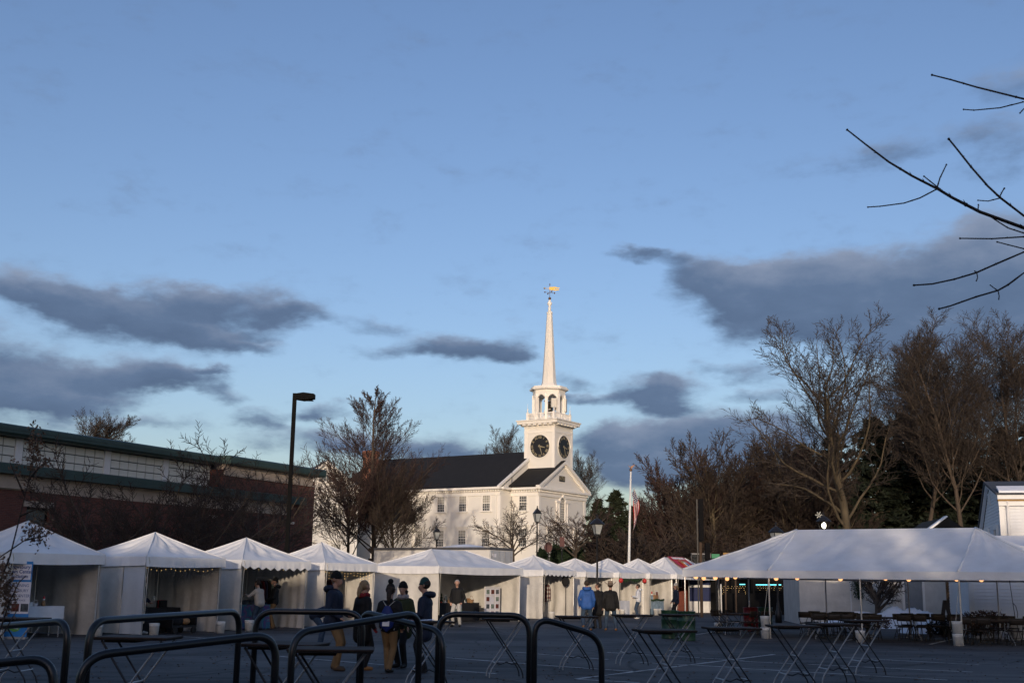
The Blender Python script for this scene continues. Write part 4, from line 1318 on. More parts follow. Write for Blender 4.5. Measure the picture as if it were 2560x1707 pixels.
# ================================================================== LONG TENT ON THE RIGHT
AR, CR_ = Vector((8.8, 40.7, 0)), Vector((14.0, 37.4, 0))
LR = (CR_ - AR).normalized()
rzr = math.atan2(LR.y, LR.x)
BAY = (CR_ - AR).length / 2
P0R = AR - LR * BAY
lt = thing('long_tent', 'long white hip-roofed dining tent with open sides and globe lights', 'tent', P0R, rzr)
W, D, EV, RG_, OV = BAY * 4, 6.1, 2.22, 3.72, .06
c = [(-OV, -OV, EV), (W + OV, -OV, EV), (W + OV, D + OV, EV), (-OV, D + OV, EV)]
r0, r1 = (BAY, D / 2, RG_), (W - BAY, D / 2, RG_)


def mid(a, b, t):
    return tuple(a[i] + (b[i] - a[i]) * t for i in range(3))


ridge_pts = [r0, mid(r0, r1, .5), r1]
fe = [c[0], (BAY, -OV, EV), (2 * BAY, -OV, EV), (3 * BAY, -OV, EV), c[1]]
be = [c[3], (BAY, D + OV, EV), (2 * BAY, D + OV, EV), (3 * BAY, D + OV, EV), c[2]]
secs = [(fe[0], fe[1], r0, r0), (fe[1], fe[2], ridge_pts[0], ridge_pts[1]), (fe[2], fe[3], ridge_pts[1], ridge_pts[2]), (fe[3], fe[4], r1, r1),
        (c[1], c[2], r1, r1), (be[1], be[0], r0, r0), (be[2], be[1], ridge_pts[1], ridge_pts[0]), (be[3], be[2], ridge_pts[2], ridge_pts[1]), (be[4], be[3], r1, r1), (c[3], c[0], r0, r0)]
for i, s_ in enumerate(secs):
    mb = MB()
    canopy_face(mb, *s_, nu=18, nv=14, sag=.05, seed=200 + i)
    mb.build('roof_panel', 'canvas', lt, True)
for i, (a, b) in enumerate(((c[0], c[1]), (c[1], c[2]), (c[2], c[3]), (c[3], c[0]))):
    mb = MB()
    valance(mb, a, b, EV + .005, .24, 'plain', 300 + i)
    mb.build('valance', 'canvas', lt, True)
for (a, b) in ((fe[1], r0), (fe[3], r1), (fe[0], r0), (fe[4], r1)):
    pts = [Vector(a).lerp(Vector(b), t / 14) + Vector((.012 * math.sin(t * 2.1), -.005, .02 - .05 * math.sin(math.pi * t / 14) + .012 * math.sin(t * 1.7))) for t in range(15)]
    MB().tube(pts, [.035 + .012 * math.sin(k * 1.3) for k in range(15)], 7).build('lacing_flap', 'canvas', lt, True)
posts = [(i * BAY, 0) for i in range(5)] + [(i * BAY, D) for i in range(5)] + [(0, D / 2), (W, D / 2)]
for (x, y) in posts:
    MB().tube([(x, y, 0), (x, y, EV - .02)], .028, 8).lathe([(.07, 0), (.07, .012)], (x, y, 0), 8).build('pole', 'pole_alu', lt)
MB().tube([(0, 0, EV - .05), (W, 0, EV - .05)], .025, 6).tube([(0, D, EV - .05), (W, D, EV - .05)], .025, 6).tube([(0, 0, EV - .05), (0, D, EV - .05)], .025, 6).tube([(W, 0, EV - .05), (W, D, EV - .05)], .025, 6).tube([(0, 0, EV - .05), Vector(r0) - Vector((0, 0, .1)), Vector(r1) - Vector((0, 0, .1)), (W, 0, EV - .05)], .025, 6).build('frame_rail', 'pole_alu', lt)
bpy.context.view_layer.update()
Mr = lt.matrix_basis
q = Mr @ Vector((BAY - .1, -.22, 0)); place(PP2, pl2, q, .4, 'two white pails stacked at the tall post before the green barrels')
q = Mr @ Vector((3 * BAY - .1, -.2, 0)); place(PP2, pl2, q, 1.9, 'two stacked white pails with a rope knot by the brown hedge')
q = Mr @ Vector((2 * BAY, -.25, 0)); place(PP, pu, q, 2, 'white pail at the middle post of the long dining tent')
q = Mr @ Vector((-.05, D / 2, 0)); place(PP, pu, q, 2.7, 'white pail at the end post of the long dining tent')
cw = thing('concrete_weight', 'weathered concrete block with a hook strap by the house wall', 'weight', Mr @ Vector((3 * BAY + .55, D - .1, 0)))
MB().lathe([(.22, 0), (.24, .05), (.24, .62), (.2, .68)], (0, 0, 0), 14).build('block', 'foundation', cw)
MB().tube([(0, 0, .66), (-.05, 0, 1.2), (-.12, 0, 2.05)], .012, 6).tube([(-.06, 0, 1.25), (.04, 0, 1.15), (.09, 0, .9), (.07, 0, .75)], .012, 6).build('hook_strap', 'black_metal', cw)
for bx_ in (1, 3):
    MB().tube([(bx_ * BAY + .03, -.05, EV - .1), (bx_ * BAY - .12, -.2, .75)], .008, 5).build('tie_down', 'rope', lt)
# globe string lights round the eave
st = thing('globe_string_lights', 'string of warm glowing globe bulbs under the eave of the long tent', 'string lights', P0R, rzr)
wire = []
bl = MB().ell((0, 0, 0), (.075, .075, .075), 14, 10).build('bulb', 'bulb_warm', st, True)
first = True
for i in range(17):
    x = .35 + i * (W - .6) / 16
    wire.append((x, .16, EV - .17 - .02 * math.sin(i * 1.9)))
for i in range(0, 17):
    if i in (3, 6, 8, 11, 14): continue
    p_ = (wire[i][0], wire[i][1], wire[i][2] - .06)
    if first: bl.location = p_; first = False
    else: inst(bl, p_, parent=st)
for i in range(2):
    inst(bl, (.2, 1.2 + 2.2 * i, EV - .26), parent=st)
MB().tube([(x, y, z + .02) for x, y, z in wire], .006, 5).tube([(.2, .2, EV - .16), (.2, D, EV - .16)], .006, 5).build('wire', 'black_metal', st)

# ================================================================== FURNITURE
def cocktail_table(name='cocktail_table'):
    t = thing(name, 'bar-height folding table with dark top and crossed steel legs', 'table', (0, 0, 0), 0, 'bar-height folding tables standing in the lot')
    tp = MB().bb(-.41, .41, -.3, .3, 1.04, 1.06).build('top', 'table_wood', t)
    bevel(tp, .008)
    MB().bb(-.40, .40, -.295, .295, 1.026, 1.039).bb(-.30, .05, -.24, .24, 1.0, 1.025).build('edge_rail', 'table_top', t)
    for y in (-.22, .22):
        for s in (-1, 1):
            yy = y + .018 * s
            MB().tube([(s * .33, yy, 1.02), (-s * .27, yy, .16), (-s * .30, yy, .07), (-s * .305, yy, 0.012)], .0125, 7).build('leg', 'leg_steel' if s > 0 else 'black_metal', t)
    MB().tube([(-.2, -.24, .27), (-.2, .24, .27)], .01, 6).tube([(.2, -.24, .27), (.2, .24, .27)], .01, 6).tube([(0, -.24, .565), (0, .24, .565)], .012, 6).build('stretcher', 'leg_steel', t)
    MB().tube([(-.2, -.22, .27), (-.1, -.22, .25), (0, -.22, .29), (.1, -.22, .25), (.2, -.22, .27)], .01, 5).build('leg_brace', 'black_metal', t)
    return t


ctp = cocktail_table()
cu_ = []
CT = [(1263, 22.4, .15, 'bar-height folding table before the black-clothed gift table'), (1441, 24.6, .1, 'bar-height folding table behind which the blue jacket walks'), (1579, 26.3, .12, 'bar-height folding table beside the man in the felt hat'),
      (1660, 17.8, .2, 'bar-height folding table crossing the long diagonal parking line'), (1828, 19.2, .12, 'bar-height folding table before the red barrel'), (1982, 20.6, .05, 'bar-height folding table before the two stacked pails'),
      (2081, 22.0, .1, 'bar-height folding table between the stacked pails and the lone pail'), (2160, 24.5, .12, 'bar-height folding table next to the pail at the middle tent post'), (1697, 27.2, .05, 'bar-height folding table right in front of the green barrels'),
      (712, 12.6, -.15, 'bar-height folding table in front of the tie-dyed stall'), (832, 11.8, .1, 'bar-height folding table in front of the man in tan trousers'), (1070, 20.2, .25, 'bar-height folding table where the man in the teal beanie reads'),
      (350, 13.6, -.05, 'bar-height folding table in front of the black-clothed tables'), (45, 19.0, 0, 'bar-height folding table before the blue association banner')]
TABPOS = {}
for u, Y, rz, lb in CT:
    p = xg(u, Y, 0, 1560)
    place(ctp, cu_, p, rz, lb)
    TABPOS[u] = p


def dining_table():
    t = thing('folding_table', 'brown folding banquet table', 'table', (0, 0, 0), 0, 'folding banquet tables under the long tent')
    tp = MB().bb(-.92, .92, -.38, .38, .715, .74).build('top', 'table_wood', t)
    bevel(tp, .01)
    MB().bb(-.9, .9, -.36, .36, .69, .714).build('edge_rail', 'table_top', t)
    for s in (-1, 1):
        for y in (-.28, .28):
            MB().tube([(s * .62, y, .7), (s * .62, y, .42), (s * .80, y, .05), (s * .80, y, .01)], .0125, 7).build('leg', 'leg_steel', t)
        MB().tube([(s * .62, -.28, .45), (s * .62, .28, .45)], .011, 6).build('leg_brace', 'leg_steel', t)
    return t


def folding_chair():
    t = thing('folding_chair', 'dark brown folding chair', 'chair', (0, 0, 0), 0, 'dark folding chairs under the long tent')
    st_ = MB().grid(lambda a, b: (-.2 + .4 * a, -.2 + .4 * b, .44 + .015 * math.sin(math.pi * b)), 4, 4).build('seat', 'chair_brown', t, True)
    solid(st_, .025)
    bk = MB().grid(lambda a, b: (-.21 + .42 * a, .235 + .05 * b + .03 * math.cos(math.pi * (a - .5)), .64 + .18 * b), 6, 3).build('backrest', 'chair_brown', t, True)
    solid(bk, .018)
    for s in (-1, 1):
        MB().tube([(s * .215, -.24, .01), (s * .215, .0, .44), (s * .215, .24, .66), (s * .21, .285, .83)], .012, 7).build('front_leg', 'chair_metal', t)
        MB().tube([(s * .19, .30, .01), (s * .19, -.12, .44)], .012, 7).build('rear_leg', 'chair_metal', t)
    MB().tube([(-.215, -.17, .14), (.215, -.17, .14)], .009, 6).build('front_crossbar', 'chair_metal', t)
    MB().tube([(-.19, .23, .09), (.19, .23, .09)], .009, 6).build('rear_crossbar', 'chair_metal', t)
    MB().tube([(-.21, .285, .83), (.21, .285, .83)], .012, 6).build('top_rail', 'chair_metal', t)
    return t


dtp, fcp = dining_table(), folding_chair()
du, fu = [], []
TABS = [(1.3, 1.9, 1.57, 'brown folding banquet table by the red barrel', 'red barrel table'), (5.1, 1.1, .35, 'brown folding banquet table with crowded chairs near the middle tent post', 'middle table'), (4.0, 3.6, .25, 'brown folding banquet table by the red cabinet end of the tent', 'red cabinet table'),
        (7.4, 3.9, .2, 'brown folding banquet table next to the high snow bank', 'snow bank table'), (9.7, 1.2, .35, 'brown folding banquet table nearest the stacked pails with rope', 'rope pail table'), (10.0, 3.3, .3, 'brown folding banquet table in front of the brown hedge', 'hedge table'), (6.6, 2.4, .3, 'brown folding banquet table between the middle post and the snow bank', 'mid-tent table')]
for i, (x, y, a, lb, nm) in enumerate(TABS):
    p = Mr @ Vector((x, y, 0))
    place(dtp, du, p, rzr + a, lb)
    ca, sa = math.cos(rzr + a), math.sin(rzr + a)
    r_ = random.Random(40 + i)
    for k in range(4):
        for s in (-1, 1):
            if r_.random() < .08: continue
            lx, ly = -.72 + .48 * k + r_.uniform(-.07, .07), s * (.52 + r_.uniform(-.05, .14))
            q = Vector((p.x + ca * lx - sa * ly, p.y + sa * lx + ca * ly, 0))
            place(fcp, fu, q, rzr + a + (0 if s > 0 else math.pi) + r_.uniform(-.35, .35), 'dark folding chair pushed up to the ' + nm, group='dark folding chairs at the ' + nm)

# ------------------------------------------------------------------ barrels
def barrel(loc, mat, label, grp=None):
    t = thing('steel_barrel', label, 'barrel', loc, rng.uniform(0, 6), grp)
    MB().lathe([(.285, .0), (.29, .02), (.285, .04), (.283, .28), (.297, .30), (.297, .32), (.283, .34), (.283, .57), (.297, .59), (.297, .61), (.283, .63), (.283, .85), (.292, .87), (.292, .89), (.27, .89), (.27, .86), (.1, .855)], (0, 0, 0), 26).build('body', mat, t, True)
    MB().tube([(.285 * math.cos(2 * math.pi * i / 24), .285 * math.sin(2 * math.pi * i / 24), .885) for i in range(25)], .012, 6).build('rim', mat, t, True)
    return t


barrel(xg(1675, 39.4, 0, 1560), 'barrel_green', 'dented green steel barrel, the one beside the stalls', 'green barrels behind a bar-height table')
barrel(xg(1716, 38.2, 0, 1560), 'barrel_green', 'dented green steel barrel, the one nearer the long tent', 'green barrels behind a bar-height table')
barrel(xg(1877, 46.8, 0, 1545), 'barrel_red', 'red steel barrel standing under the long tent')
barrel(xg(1913, 47.6, 0, 1545), 'barrel_green', 'dull green barrel beside the red barrel under the long tent')

# ------------------------------------------------------------------ tubular racks in the foreground
def rack(a, b, label, rad=.030, cr_=.20):
    """a, b = the two top corners in the world; legs run down to the ground"""
    a, b = Vector(a), Vector(b)
    t = thing('bicycle_rack', label, 'bicycle rack', (a.x, a.y, 0), 0, 'black tubular bicycle racks')
    o = Vector((a.x, a.y, 0))
    a, b = a - o, b - o
    d = (b - a).normalized()
    dn = Vector((0, 0, -1))

    def arc(p, d1, d2, n=9):     # rounded corner at p from direction -d1 to d2
        s, e = p - d1 * cr_, p + d2 * cr_
        return [s * (1 - k) ** 2 + p * (2 * k * (1 - k)) + e * k ** 2 for k in [i / n for i in range(n + 1)]]
    pts = [Vector((a.x, a.y, 0))] + arc(a, -dn, d) + arc(b, d, dn) + [Vector((b.x, b.y, 0))]
    MB().tube(pts, rad, 16).build('hoop', 'black_pipe', t, True)
    for p in (a, b):
        MB().lathe([(.085, 0), (.085, .012), (.04, .02)], (p.x, p.y, 0), 16).build('base_plate', 'black_pipe', t)
    return t


RK = [((-110, 1573, 11.5), (172, 1551, 10.2), 'black hoop rack before the association banner stall'), ((-160, 1672, 8.2), (140, 1642, 8.0), 'low near hoop rack under the banner stall rack'),
      ((226, 1552, 9.6), (600, 1527, 11.8), 'black hoop rack before the string light stall'), ((204, 1640, 8.3), (692, 1584, 9.2), 'near hoop rack slanting up before the tie-dyed stall'),
      ((641, 1527, 12.6), (908, 1530, 12.6), 'black hoop rack framing the man in tan trousers'), ((732, 1582, 10.2), (1050, 1530, 11.4), 'slanting hoop rack before the girl with the blue backpack'),
      ((903, 1527, 13.0), (1108, 1578, 12.0), 'hoop rack hidden behind the slanting one, beside the reading man'), ((1097, 1534, 12.6), (1324, 1538, 12.6), 'black hoop rack before the grey-haired stallholder'),
      ((1336, 1540, 11.8), (1504, 1590, 12.0), 'narrow hoop rack sloping down towards the barrels')]
for (u0, v0, Y0), (u1, v1, Y1), lb in RK:
    rack(at(u0, v0, Y0), at(u1, v1, Y1), lb)

# ================================================================== LAMPS, FLAG, SIGNS
lp = thing('parking_lamp', 'tall black parking lot lamp with one box head', 'lamp', xg(716, 48, 0, 1400))
top = at(733, 983, 48) - lp.location
MB().tube([(0, 0, 0), (0, 0, .5)], .22, 12).build('base', 'foundation', lp)
zt = top.z
MB().bb(-.075, .075, -.075, .075, .5, zt).build('pole', 'dark_bronze', lp)
hd = MB().add([(.07, -.16, zt - .02), (.07, .16, zt - .02), (.07, .16, zt - .26), (.07, -.16, zt - .26), (.38, -.22, zt + .02), (.38, .22, zt + .02), (.38, .22, zt - .30), (.38, -.22, zt - .30), (.82, -.2, zt - .03), (.82, .2, zt - .03), (.82, .2, zt - .22), (.82, -.2, zt - .22)],
              [(0, 1, 2, 3), (0, 4, 5, 1), (1, 5, 6, 2), (2, 6, 7, 3), (3, 7, 4, 0), (4, 8, 9, 5), (5, 9, 10, 6), (6, 10, 11, 7), (7, 11, 8, 4), (8, 11, 10, 9)]).build('head', 'dark_bronze', lp)
MB().bb(.42, .76, -.15, .15, zt - .30, zt - .285).build('lens', 'dark_bronze', hd)


def lantern(u, vtop, Y, label, lit=False, kind=0, arms=False):
    p = xg(u, Y, LAWN if Y > 82 else 0.0, 1400)
    H_ = at(u, vtop, Y).z - p.z
    t = thing('street_lamp', label, 'street lamp', p, R(20), 'antique lantern street lamps')
    hb = H_ - .95
    MB().lathe([(.16, 0), (.16, .5), (.1, .6), (.07, .9), (.05, 1.0), (.045, hb - .1), (.07, hb - .08), (.07, hb), (.05, hb + .05)], (0, 0, 0), 12).build('post', 'black_metal', t, True)
    w0, w1 = (.13, .24) if kind == 0 else (.14, .27)
    z0, z1 = hb + .05, hb + .55
    hd_ = MB()
    for k in range(4):
        a = math.pi / 4 + k * math.pi / 2
        hd_.tube([(w0 * math.cos(a) * 1.2, w0 * math.sin(a) * 1.2, z0), (w1 * math.cos(a) * 1.2, w1 * math.sin(a) * 1.2, z1)], .018, 5)
        b = a + math.pi / 2
        hd_.tube([(w1 * math.cos(a) * 1.2, w1 * math.sin(a) * 1.2, z1), (w1 * math.cos(b) * 1.2, w1 * math.sin(b) * 1.2, z1)], .02, 5)
    hd_.lathe([(w0 * 1.2, z0 - .04), (w0 * 1.25, z0)], (0, 0, 0), 4, ph=math.pi / 4)
    rw = w1 * (1.5 if kind else 1.3)
    hd_.lathe([(rw, z1 + .01), (rw * .55, z1 + .18), (.07, z1 + .28), (.06, z1 + .33), (.03, z1 + .36), (.05, z1 + .42), (.005, z1 + .5)], (0, 0, 0), 4 if kind == 0 else 12, ph=math.pi / 4)
    h_ = hd_.build('lantern', 'black_metal', t)
    if lit:
        MB().ell((0, 0, (z0 + z1) / 2 + .05), (.12, .12, .17), 12, 8).build('bulb', 'lamp_lit', h_, True)
    else:
        MB().lathe([(w0 * 1.1, z0 + .01), (w1 * 1.1, z1 - .01)], (0, 0, 0), 4, ph=math.pi / 4).build('glass', 'lamp_glass', h_)
    return t


lantern(1342, 1267, 74, 'open square lantern street lamp in front of the church porch')
lantern(1090, 1315, 84, 'open square lantern street lamp beside the leafless pear tree')
lantern(1493, 1290, 60, 'broad-capped black street lamp between the church and the flagpole', kind=1)
lantern(1532, 1330, 105, 'small far street lamp just beside the flagpole')
lb_ = lantern(2063, 1284, 62, 'glowing street lamp behind the ridge of the long tent', lit=True, kind=1)
lantern(1942, 1310, 58, 'unlit broad-capped street lamp behind the slope of the long tent', kind=1)
pt = bpy.data.lights.new('lamp_glow', 'POINT')
pt.energy, pt.color, pt.shadow_soft_size = 12, (1, .93, .75), .12
po = bpy.data.objects.new('lamp_glow', pt)
po.location = (0, 0, at(2063, 1284, 62).z - .62)
link(po, lb_)
snf = thing('snowflake_ornament', 'silver snowflake ornament hanging above the glowing street lamp', 'ornament', at(2047, 1287, 62))
for k in range(3):
    a = k * math.pi / 3
    MB().box((0, 0, 0), (.36, .02, .05), 0, 0, a).build('arm', 'tinsel', snf)
MB().tube([(0, 0, 0), (.27, 0, .05)], .012, 5).build('bracket', 'black_metal', snf)

# flagpole with flag hanging
fp = thing('flagpole', 'white flagpole topped by an eagle, standing behind the stalls', 'flagpole', xg(1569, 77, 0, 1400))
ftop = at(1577, 1178, 77) - fp.location
MB().tube([(0, 0, 0), ftop], [.11, .055], 12).build('pole', 'pole_white', fp, True)
eg = MB().ell(ftop + Vector((0, 0, .1)), (.1, .1, .1), 10, 8).prism([ftop + Vector(v) for v in ((-.05, 0, .2), (.02, 0, .35), (.28, 0, .45), (.1, 0, .22), (.05, 0, .18))], (0, .04, 0)).prism([ftop + Vector(v) for v in ((-.02, 0, .2), (-.18, 0, .42), (-.06, 0, .32), (.0, 0, .25))], (0, .04, 0)).build('eagle', 'copper', fp)
fg = thing('american_flag', 'striped red and white flag with a blue star field hanging limp on the flagpole', 'flag', fp.location)
f0 = at(1573, 1215, 77) - fp.location + Vector((.12, 0, 0))
FH, FLEN = 1.7, 2.7           # hoist hangs; fly droops down along the pole


def flagpt(s, h):
    """s along the fly 0..1, h down the hoist 0..1: the free end falls, folded on itself"""
    z = f0.z - h * FH * .55 - s * FLEN * .78
    x = .05 + .56 * math.sin(math.pi * min(1, .15 + .75 * s)) * (1 - .62 * h) * (.35 + .8 * s) + .06 * math.sin(9 * h + 3 * s)
    y = .22 * math.sin(11 * h + 1.5 * s) * (.3 + s) * .7
    return Vector((f0.x + x, f0.y + y, z))


strips = 13
for i in range(strips):
    h0, h1 = i / strips, (i + 1) / strips
    s0 = .40 if i < 7 else 0
    mb = MB().grid(lambda a, b: flagpt(s0 + (1 - s0) * a, h0 + (h1 - h0) * b), 20, 3)
    mb.build('stripe', 'flag_red' if i % 2 == 0 else 'flag_white', fg, True)
can_ = MB().grid(lambda a, b: flagpt(.40 * a, 7 / 13 * b), 10, 10).build('star_field', 'flag_blue', fg, True)
for r_ in range(5):
    for k in range(6):
        p = flagpt(.40 * (k + .5) / 6, 7 / 13 * (r_ + .5) / 5)
        MB().ell((p.x, p.y - .01, p.z), (.035, .012, .035), 5, 4).build('star', 'flag_white', can_)
MB().tube([f0 + Vector((-.05, 0, 0)), f0 + Vector((-.12, 0, -.9))], .012, 5).build('halyard', 'rope', fg)

# utility pole with dark rolled banners, green sign, plywood board, tinsel curtain
up = thing('utility_pole', 'brown timber pole carrying two dark loudspeaker columns', 'pole', xg(1752, 66, 0, 1400))
tz = at(1752, 1300, 66).z
MB().tube([(0, 0, 0), (0, 0, tz)], .085, 10).build('pole', 'wood_weathered', up)
for (u0, u1, v0, v1) in ((1746, 1758, 1247, 1352), (1762, 1774, 1357, 1401)):
    a, b = at(u0, v0, 65.7) - up.location, at(u1, v1, 65.7) - up.location
    MB().bb(a.x, b.x, -.55, -.25, b.z, a.z).build('speaker_column', 'booth_black', up)
    MB().bb(a.x, b.x, -.25, .1, (a.z + b.z) / 2 - .08, (a.z + b.z) / 2 + .08).build('bracket', 'black_metal', up)
a, b = at(1746, 1247, 65.4) - up.location, at(1749, 1385, 65.4) - up.location
MB().bb(a.x - .1, a.x - .04, -.5, -.44, 0, a.z).build('mast', 'black_metal', up)
tn_ = thing('tinsel_curtain', 'sparkling silver tinsel curtain hung behind the emblem stall', 'tinsel curtain', xg(1727, 80, 0, 1400))
a, b = at(1727, 1384, 80) - tn_.location, at(1778, 1440, 80) - tn_.location
r_ = random.Random(4)
MB().bb(a.x, b.x, -.03, .03, a.z - .03, a.z + .05).bb(a.x, a.x + .05, -.03, .03, 0, a.z).bb(b.x - .05, b.x, -.03, .03, 0, a.z).build('frame', 'trailer_rail', tn_)
for k in range(34):
    x = a.x + (b.x - a.x) * (k + .5) / 34
    if 10 < k < 14: continue
    MB().tube([(x, r_.uniform(-.05, .05), a.z - i * .22 - r_.uniform(0, .05)) for i in range(8)], [r_.uniform(.004, .022) for _ in range(8)], 4).build('strand', 'tinsel', tn_)
gs = thing('green_sign', 'small green sign board above the long tent slope', 'sign', xg(1789, 70, 0, 1400))
a, b = at(1779, 1384, 70) - gs.location, at(1799, 1395, 70) - gs.location
MB().bb(a.x, b.x, -.03, 0, b.z, a.z).build('board', 'sign_green', gs)
MB().tube([(0, 0, 0), (0, 0, a.z)], .03, 6).build('post', 'black_metal', gs)
pb = thing('plywood_board', 'tan plywood board standing behind the long tent slope', 'board', xg(1825, 72, 0, 1400))
a, b = at(1808, 1381, 72) - pb.location, at(1842, 1400, 72) - pb.location
MB().bb(a.x, b.x, -.02, 0, b.z - .2, a.z).build('panel', 'plywood', pb)
for x in (a.x + .1, b.x - .1):
    MB().bb(x - .04, x + .04, 0, .08, 0, a.z - .05).build('leg', 'wood_weathered', pb)
ts = thing('round_sign', 'round rust-red sign on a post before the church shrubs', 'sign', xg(1371, 82, 2.4, 1400))
a = at(1371, 1367, 82) - ts.location
MB().prism([(a.x + .26 * math.cos(k * math.pi / 10), -.03, a.z + .36 * math.sin(k * math.pi / 10)) for k in range(20)], (0, .03, 0)).build('disc', 'traffic_red', ts)
MB().tube([(a.x, 0.03, 0), (a.x, .03, a.z)], .03, 6).build('post', 'black_metal', ts)
ts = thing('box_sign', 'dark red rectangular sign hung in front of the church porch', 'sign', xg(1404, 80, 2.2, 1400))
a, b = at(1399, 1342, 80) - ts.location, at(1411, 1366, 80) - ts.location
MB().bb(a.x, b.x, -.1, 0, b.z, a.z).build('board', 'traffic_red', ts)
MB().tube([((a.x + b.x) / 2, .04, 0), ((a.x + b.x) / 2, .04, a.z)], .04, 6).build('post', 'black_metal', ts)

# ================================================================== BAR AND BOOTHS SEEN UNDER THE LONG TENT
bar = thing('black_bar_booth', 'black bar booth edged with cyan neon and icicle lights', 'booth', xg(1850, 74, 0, 1480), R(3))
def bpx(u, v, Y=74):
    return at(u, v, Y) - bar.location
a, b = bpx(1795, 1440), bpx(2003, 1524)
MB().bb(a.x, b.x, .0, 2.4, 0, 1.25).build('counter', 'booth_black', bar)
MB().bb(a.x, bpx(2003, 1500).x, 2.2, 2.5, 1.25, 3.3).build('back_wall', 'booth_black', bar)
MB().bb(a.x - .1, b.x + .1, -.2, 2.6, 3.2, 3.4).build('roof', 'booth_black', bar)
for u in (1797, 1886, 2000):
    x = bpx(u, 1500).x
    MB().bb(x - .06, x + .06, -.02, .1, 0, 3.2).build('post', 'booth_black', bar)
for (u0, v0, u1, v1) in ((1848, 1460, 1862, 1460), (1889, 1461, 1953, 1461), (1965, 1446, 1966, 1460), (1990, 1446, 1991, 1460), (2004, 1477, 2031, 1477), (2006, 1485.5, 2033, 1485.5)):
    p, q = bpx(u0, v0), bpx(u1, v1)
    MB().tube([(p.x, -.1, p.z), (q.x, -.1, q.z)], .03, 6).build('neon_tube', 'neon', bar)
r_ = random.Random(9)
ic = MB().ell((0, 0, 0), (.016, .016, .016), 6, 4).build('icicle_bulb', 'fairy_warm', bar)
k0 = True
for i in range(30):
    u = 1800 + i * 6.7
    if 1862 < u < 1888: continue
    p = bpx(u, 1463)
    for k in range(r_.randint(2, 5)):
        loc = (p.x + r_.uniform(-.06, .06), -.14, p.z - .05 - k * .11)
        if k0: ic.location = loc; k0 = False
        else: inst(ic, loc, parent=bar)
rc = thing('red_cabinet', 'red metal cabinet standing beside the bar booth', 'cabinet', xg(2058, 60, 0, 1500))
MB().bb(-.24, .24, -.3, .3, 0, 1.0).build('body', 'red_box', rc)
MB().bb(-.2, .2, -.32, -.3, .1, .9).build('door', 'red_box', rc)
MB().bb(.12, .15, -.35, -.32, .45, .6).build('handle', 'leg_steel', rc)
bt = thing('navy_booth', 'navy blue booth tent with white bands beside the bar booth', 'tent', xg(1718, 76, 0, 1490), R(8))
def npx(u, v): return at(u, v, 76) - bt.location
a, b = npx(1722, 1440), npx(1787, 1520)
zb = (npx(1722, 1502).z, npx(1722, 1467).z, npx(1722, 1461).z)
MB().bb(a.x, b.x, 0, .03, zb[0], zb[1]).build('lower_curtain', 'tarp_navy', bt)
MB().bb(a.x, b.x, 0, .03, zb[2], 2.6).build('upper_curtain', 'tarp_navy', bt)
MB().bb(a.x - .03, b.x + .1, -.03, .06, zb[1] + .001, zb[2] - .001).build('band', 'canvas', bt)
MB().bb(a.x, b.x, -.01, .04, .02, zb[0] - .001).build('hem', 'canvas', bt)
MB().bb(a.x, b.x, .03, 2.4, 2.6, 2.7).build('roof', 'canvas', bt)
for x in (a.x, b.x + .05):
    for y in (0, 2.3):
        MB().tube([(x, y, 0), (x, y, 2.6)], .03, 8).build('pole', 'pole_white', bt)
q = bt.location + Vector((b.x + .1, -.35, 0))
place(PP, pu, q, 1, 'white pail at the corner of the navy booth', sc=1.25)
for i, u in enumerate((1796, 1803)):
    o = thing('white_post', 'white plastic bollard post beside the navy booth', 'post', xg(u, 74 - i, 0, 1500), 0, 'white bollard posts')
    MB().lathe([(.04, 0), (.04, 1.75), (.03, 1.8)], (0, 0, 0), 10).build('shaft', 'plastic_white', o)
    MB().lathe([(.16, 0), (.14, .06)], (0, 0, 0), 10).build('foot', 'rubber', o)
o = thing('white_post', 'white marker post standing in front of the snowy end of the bar booth', 'post', xg(2021, 60, 0, 1500))
MB().lathe([(.05, 0), (.05, 1.78), (.03, 1.83)], (0, 0, 0), 10).build('shaft', 'plastic_white', o)
MB().lathe([(.16, 0), (.14, .06)], (0, 0, 0), 10).build('foot', 'rubber', o)
rb = thing('red_booth', 'dark red timber booth with a barred window beyond the toy stall', 'booth', xg(1700, 78, 0, 1490), R(5))
a, b = at(1692, 1440, 78) - rb.location, at(1722, 1500, 78) - rb.location
MB().bb(a.x, b.x, 0, 1.6, 0, 2.7).build('wall', 'booth_red', rb)
wz = MB().bb(-.12, .14, -.06, 0, 1.55, 2.3).build('window', 'trim_white', rb)
MB().bb(-.09, .11, -.07, -.06, 1.6, 2.25).build('pane', 'glass', wz)
MB().bb(a.x - .2, b.x + .2, -.3, 1.9, 2.7, 2.85).build('roof', 'booth_black', rb)

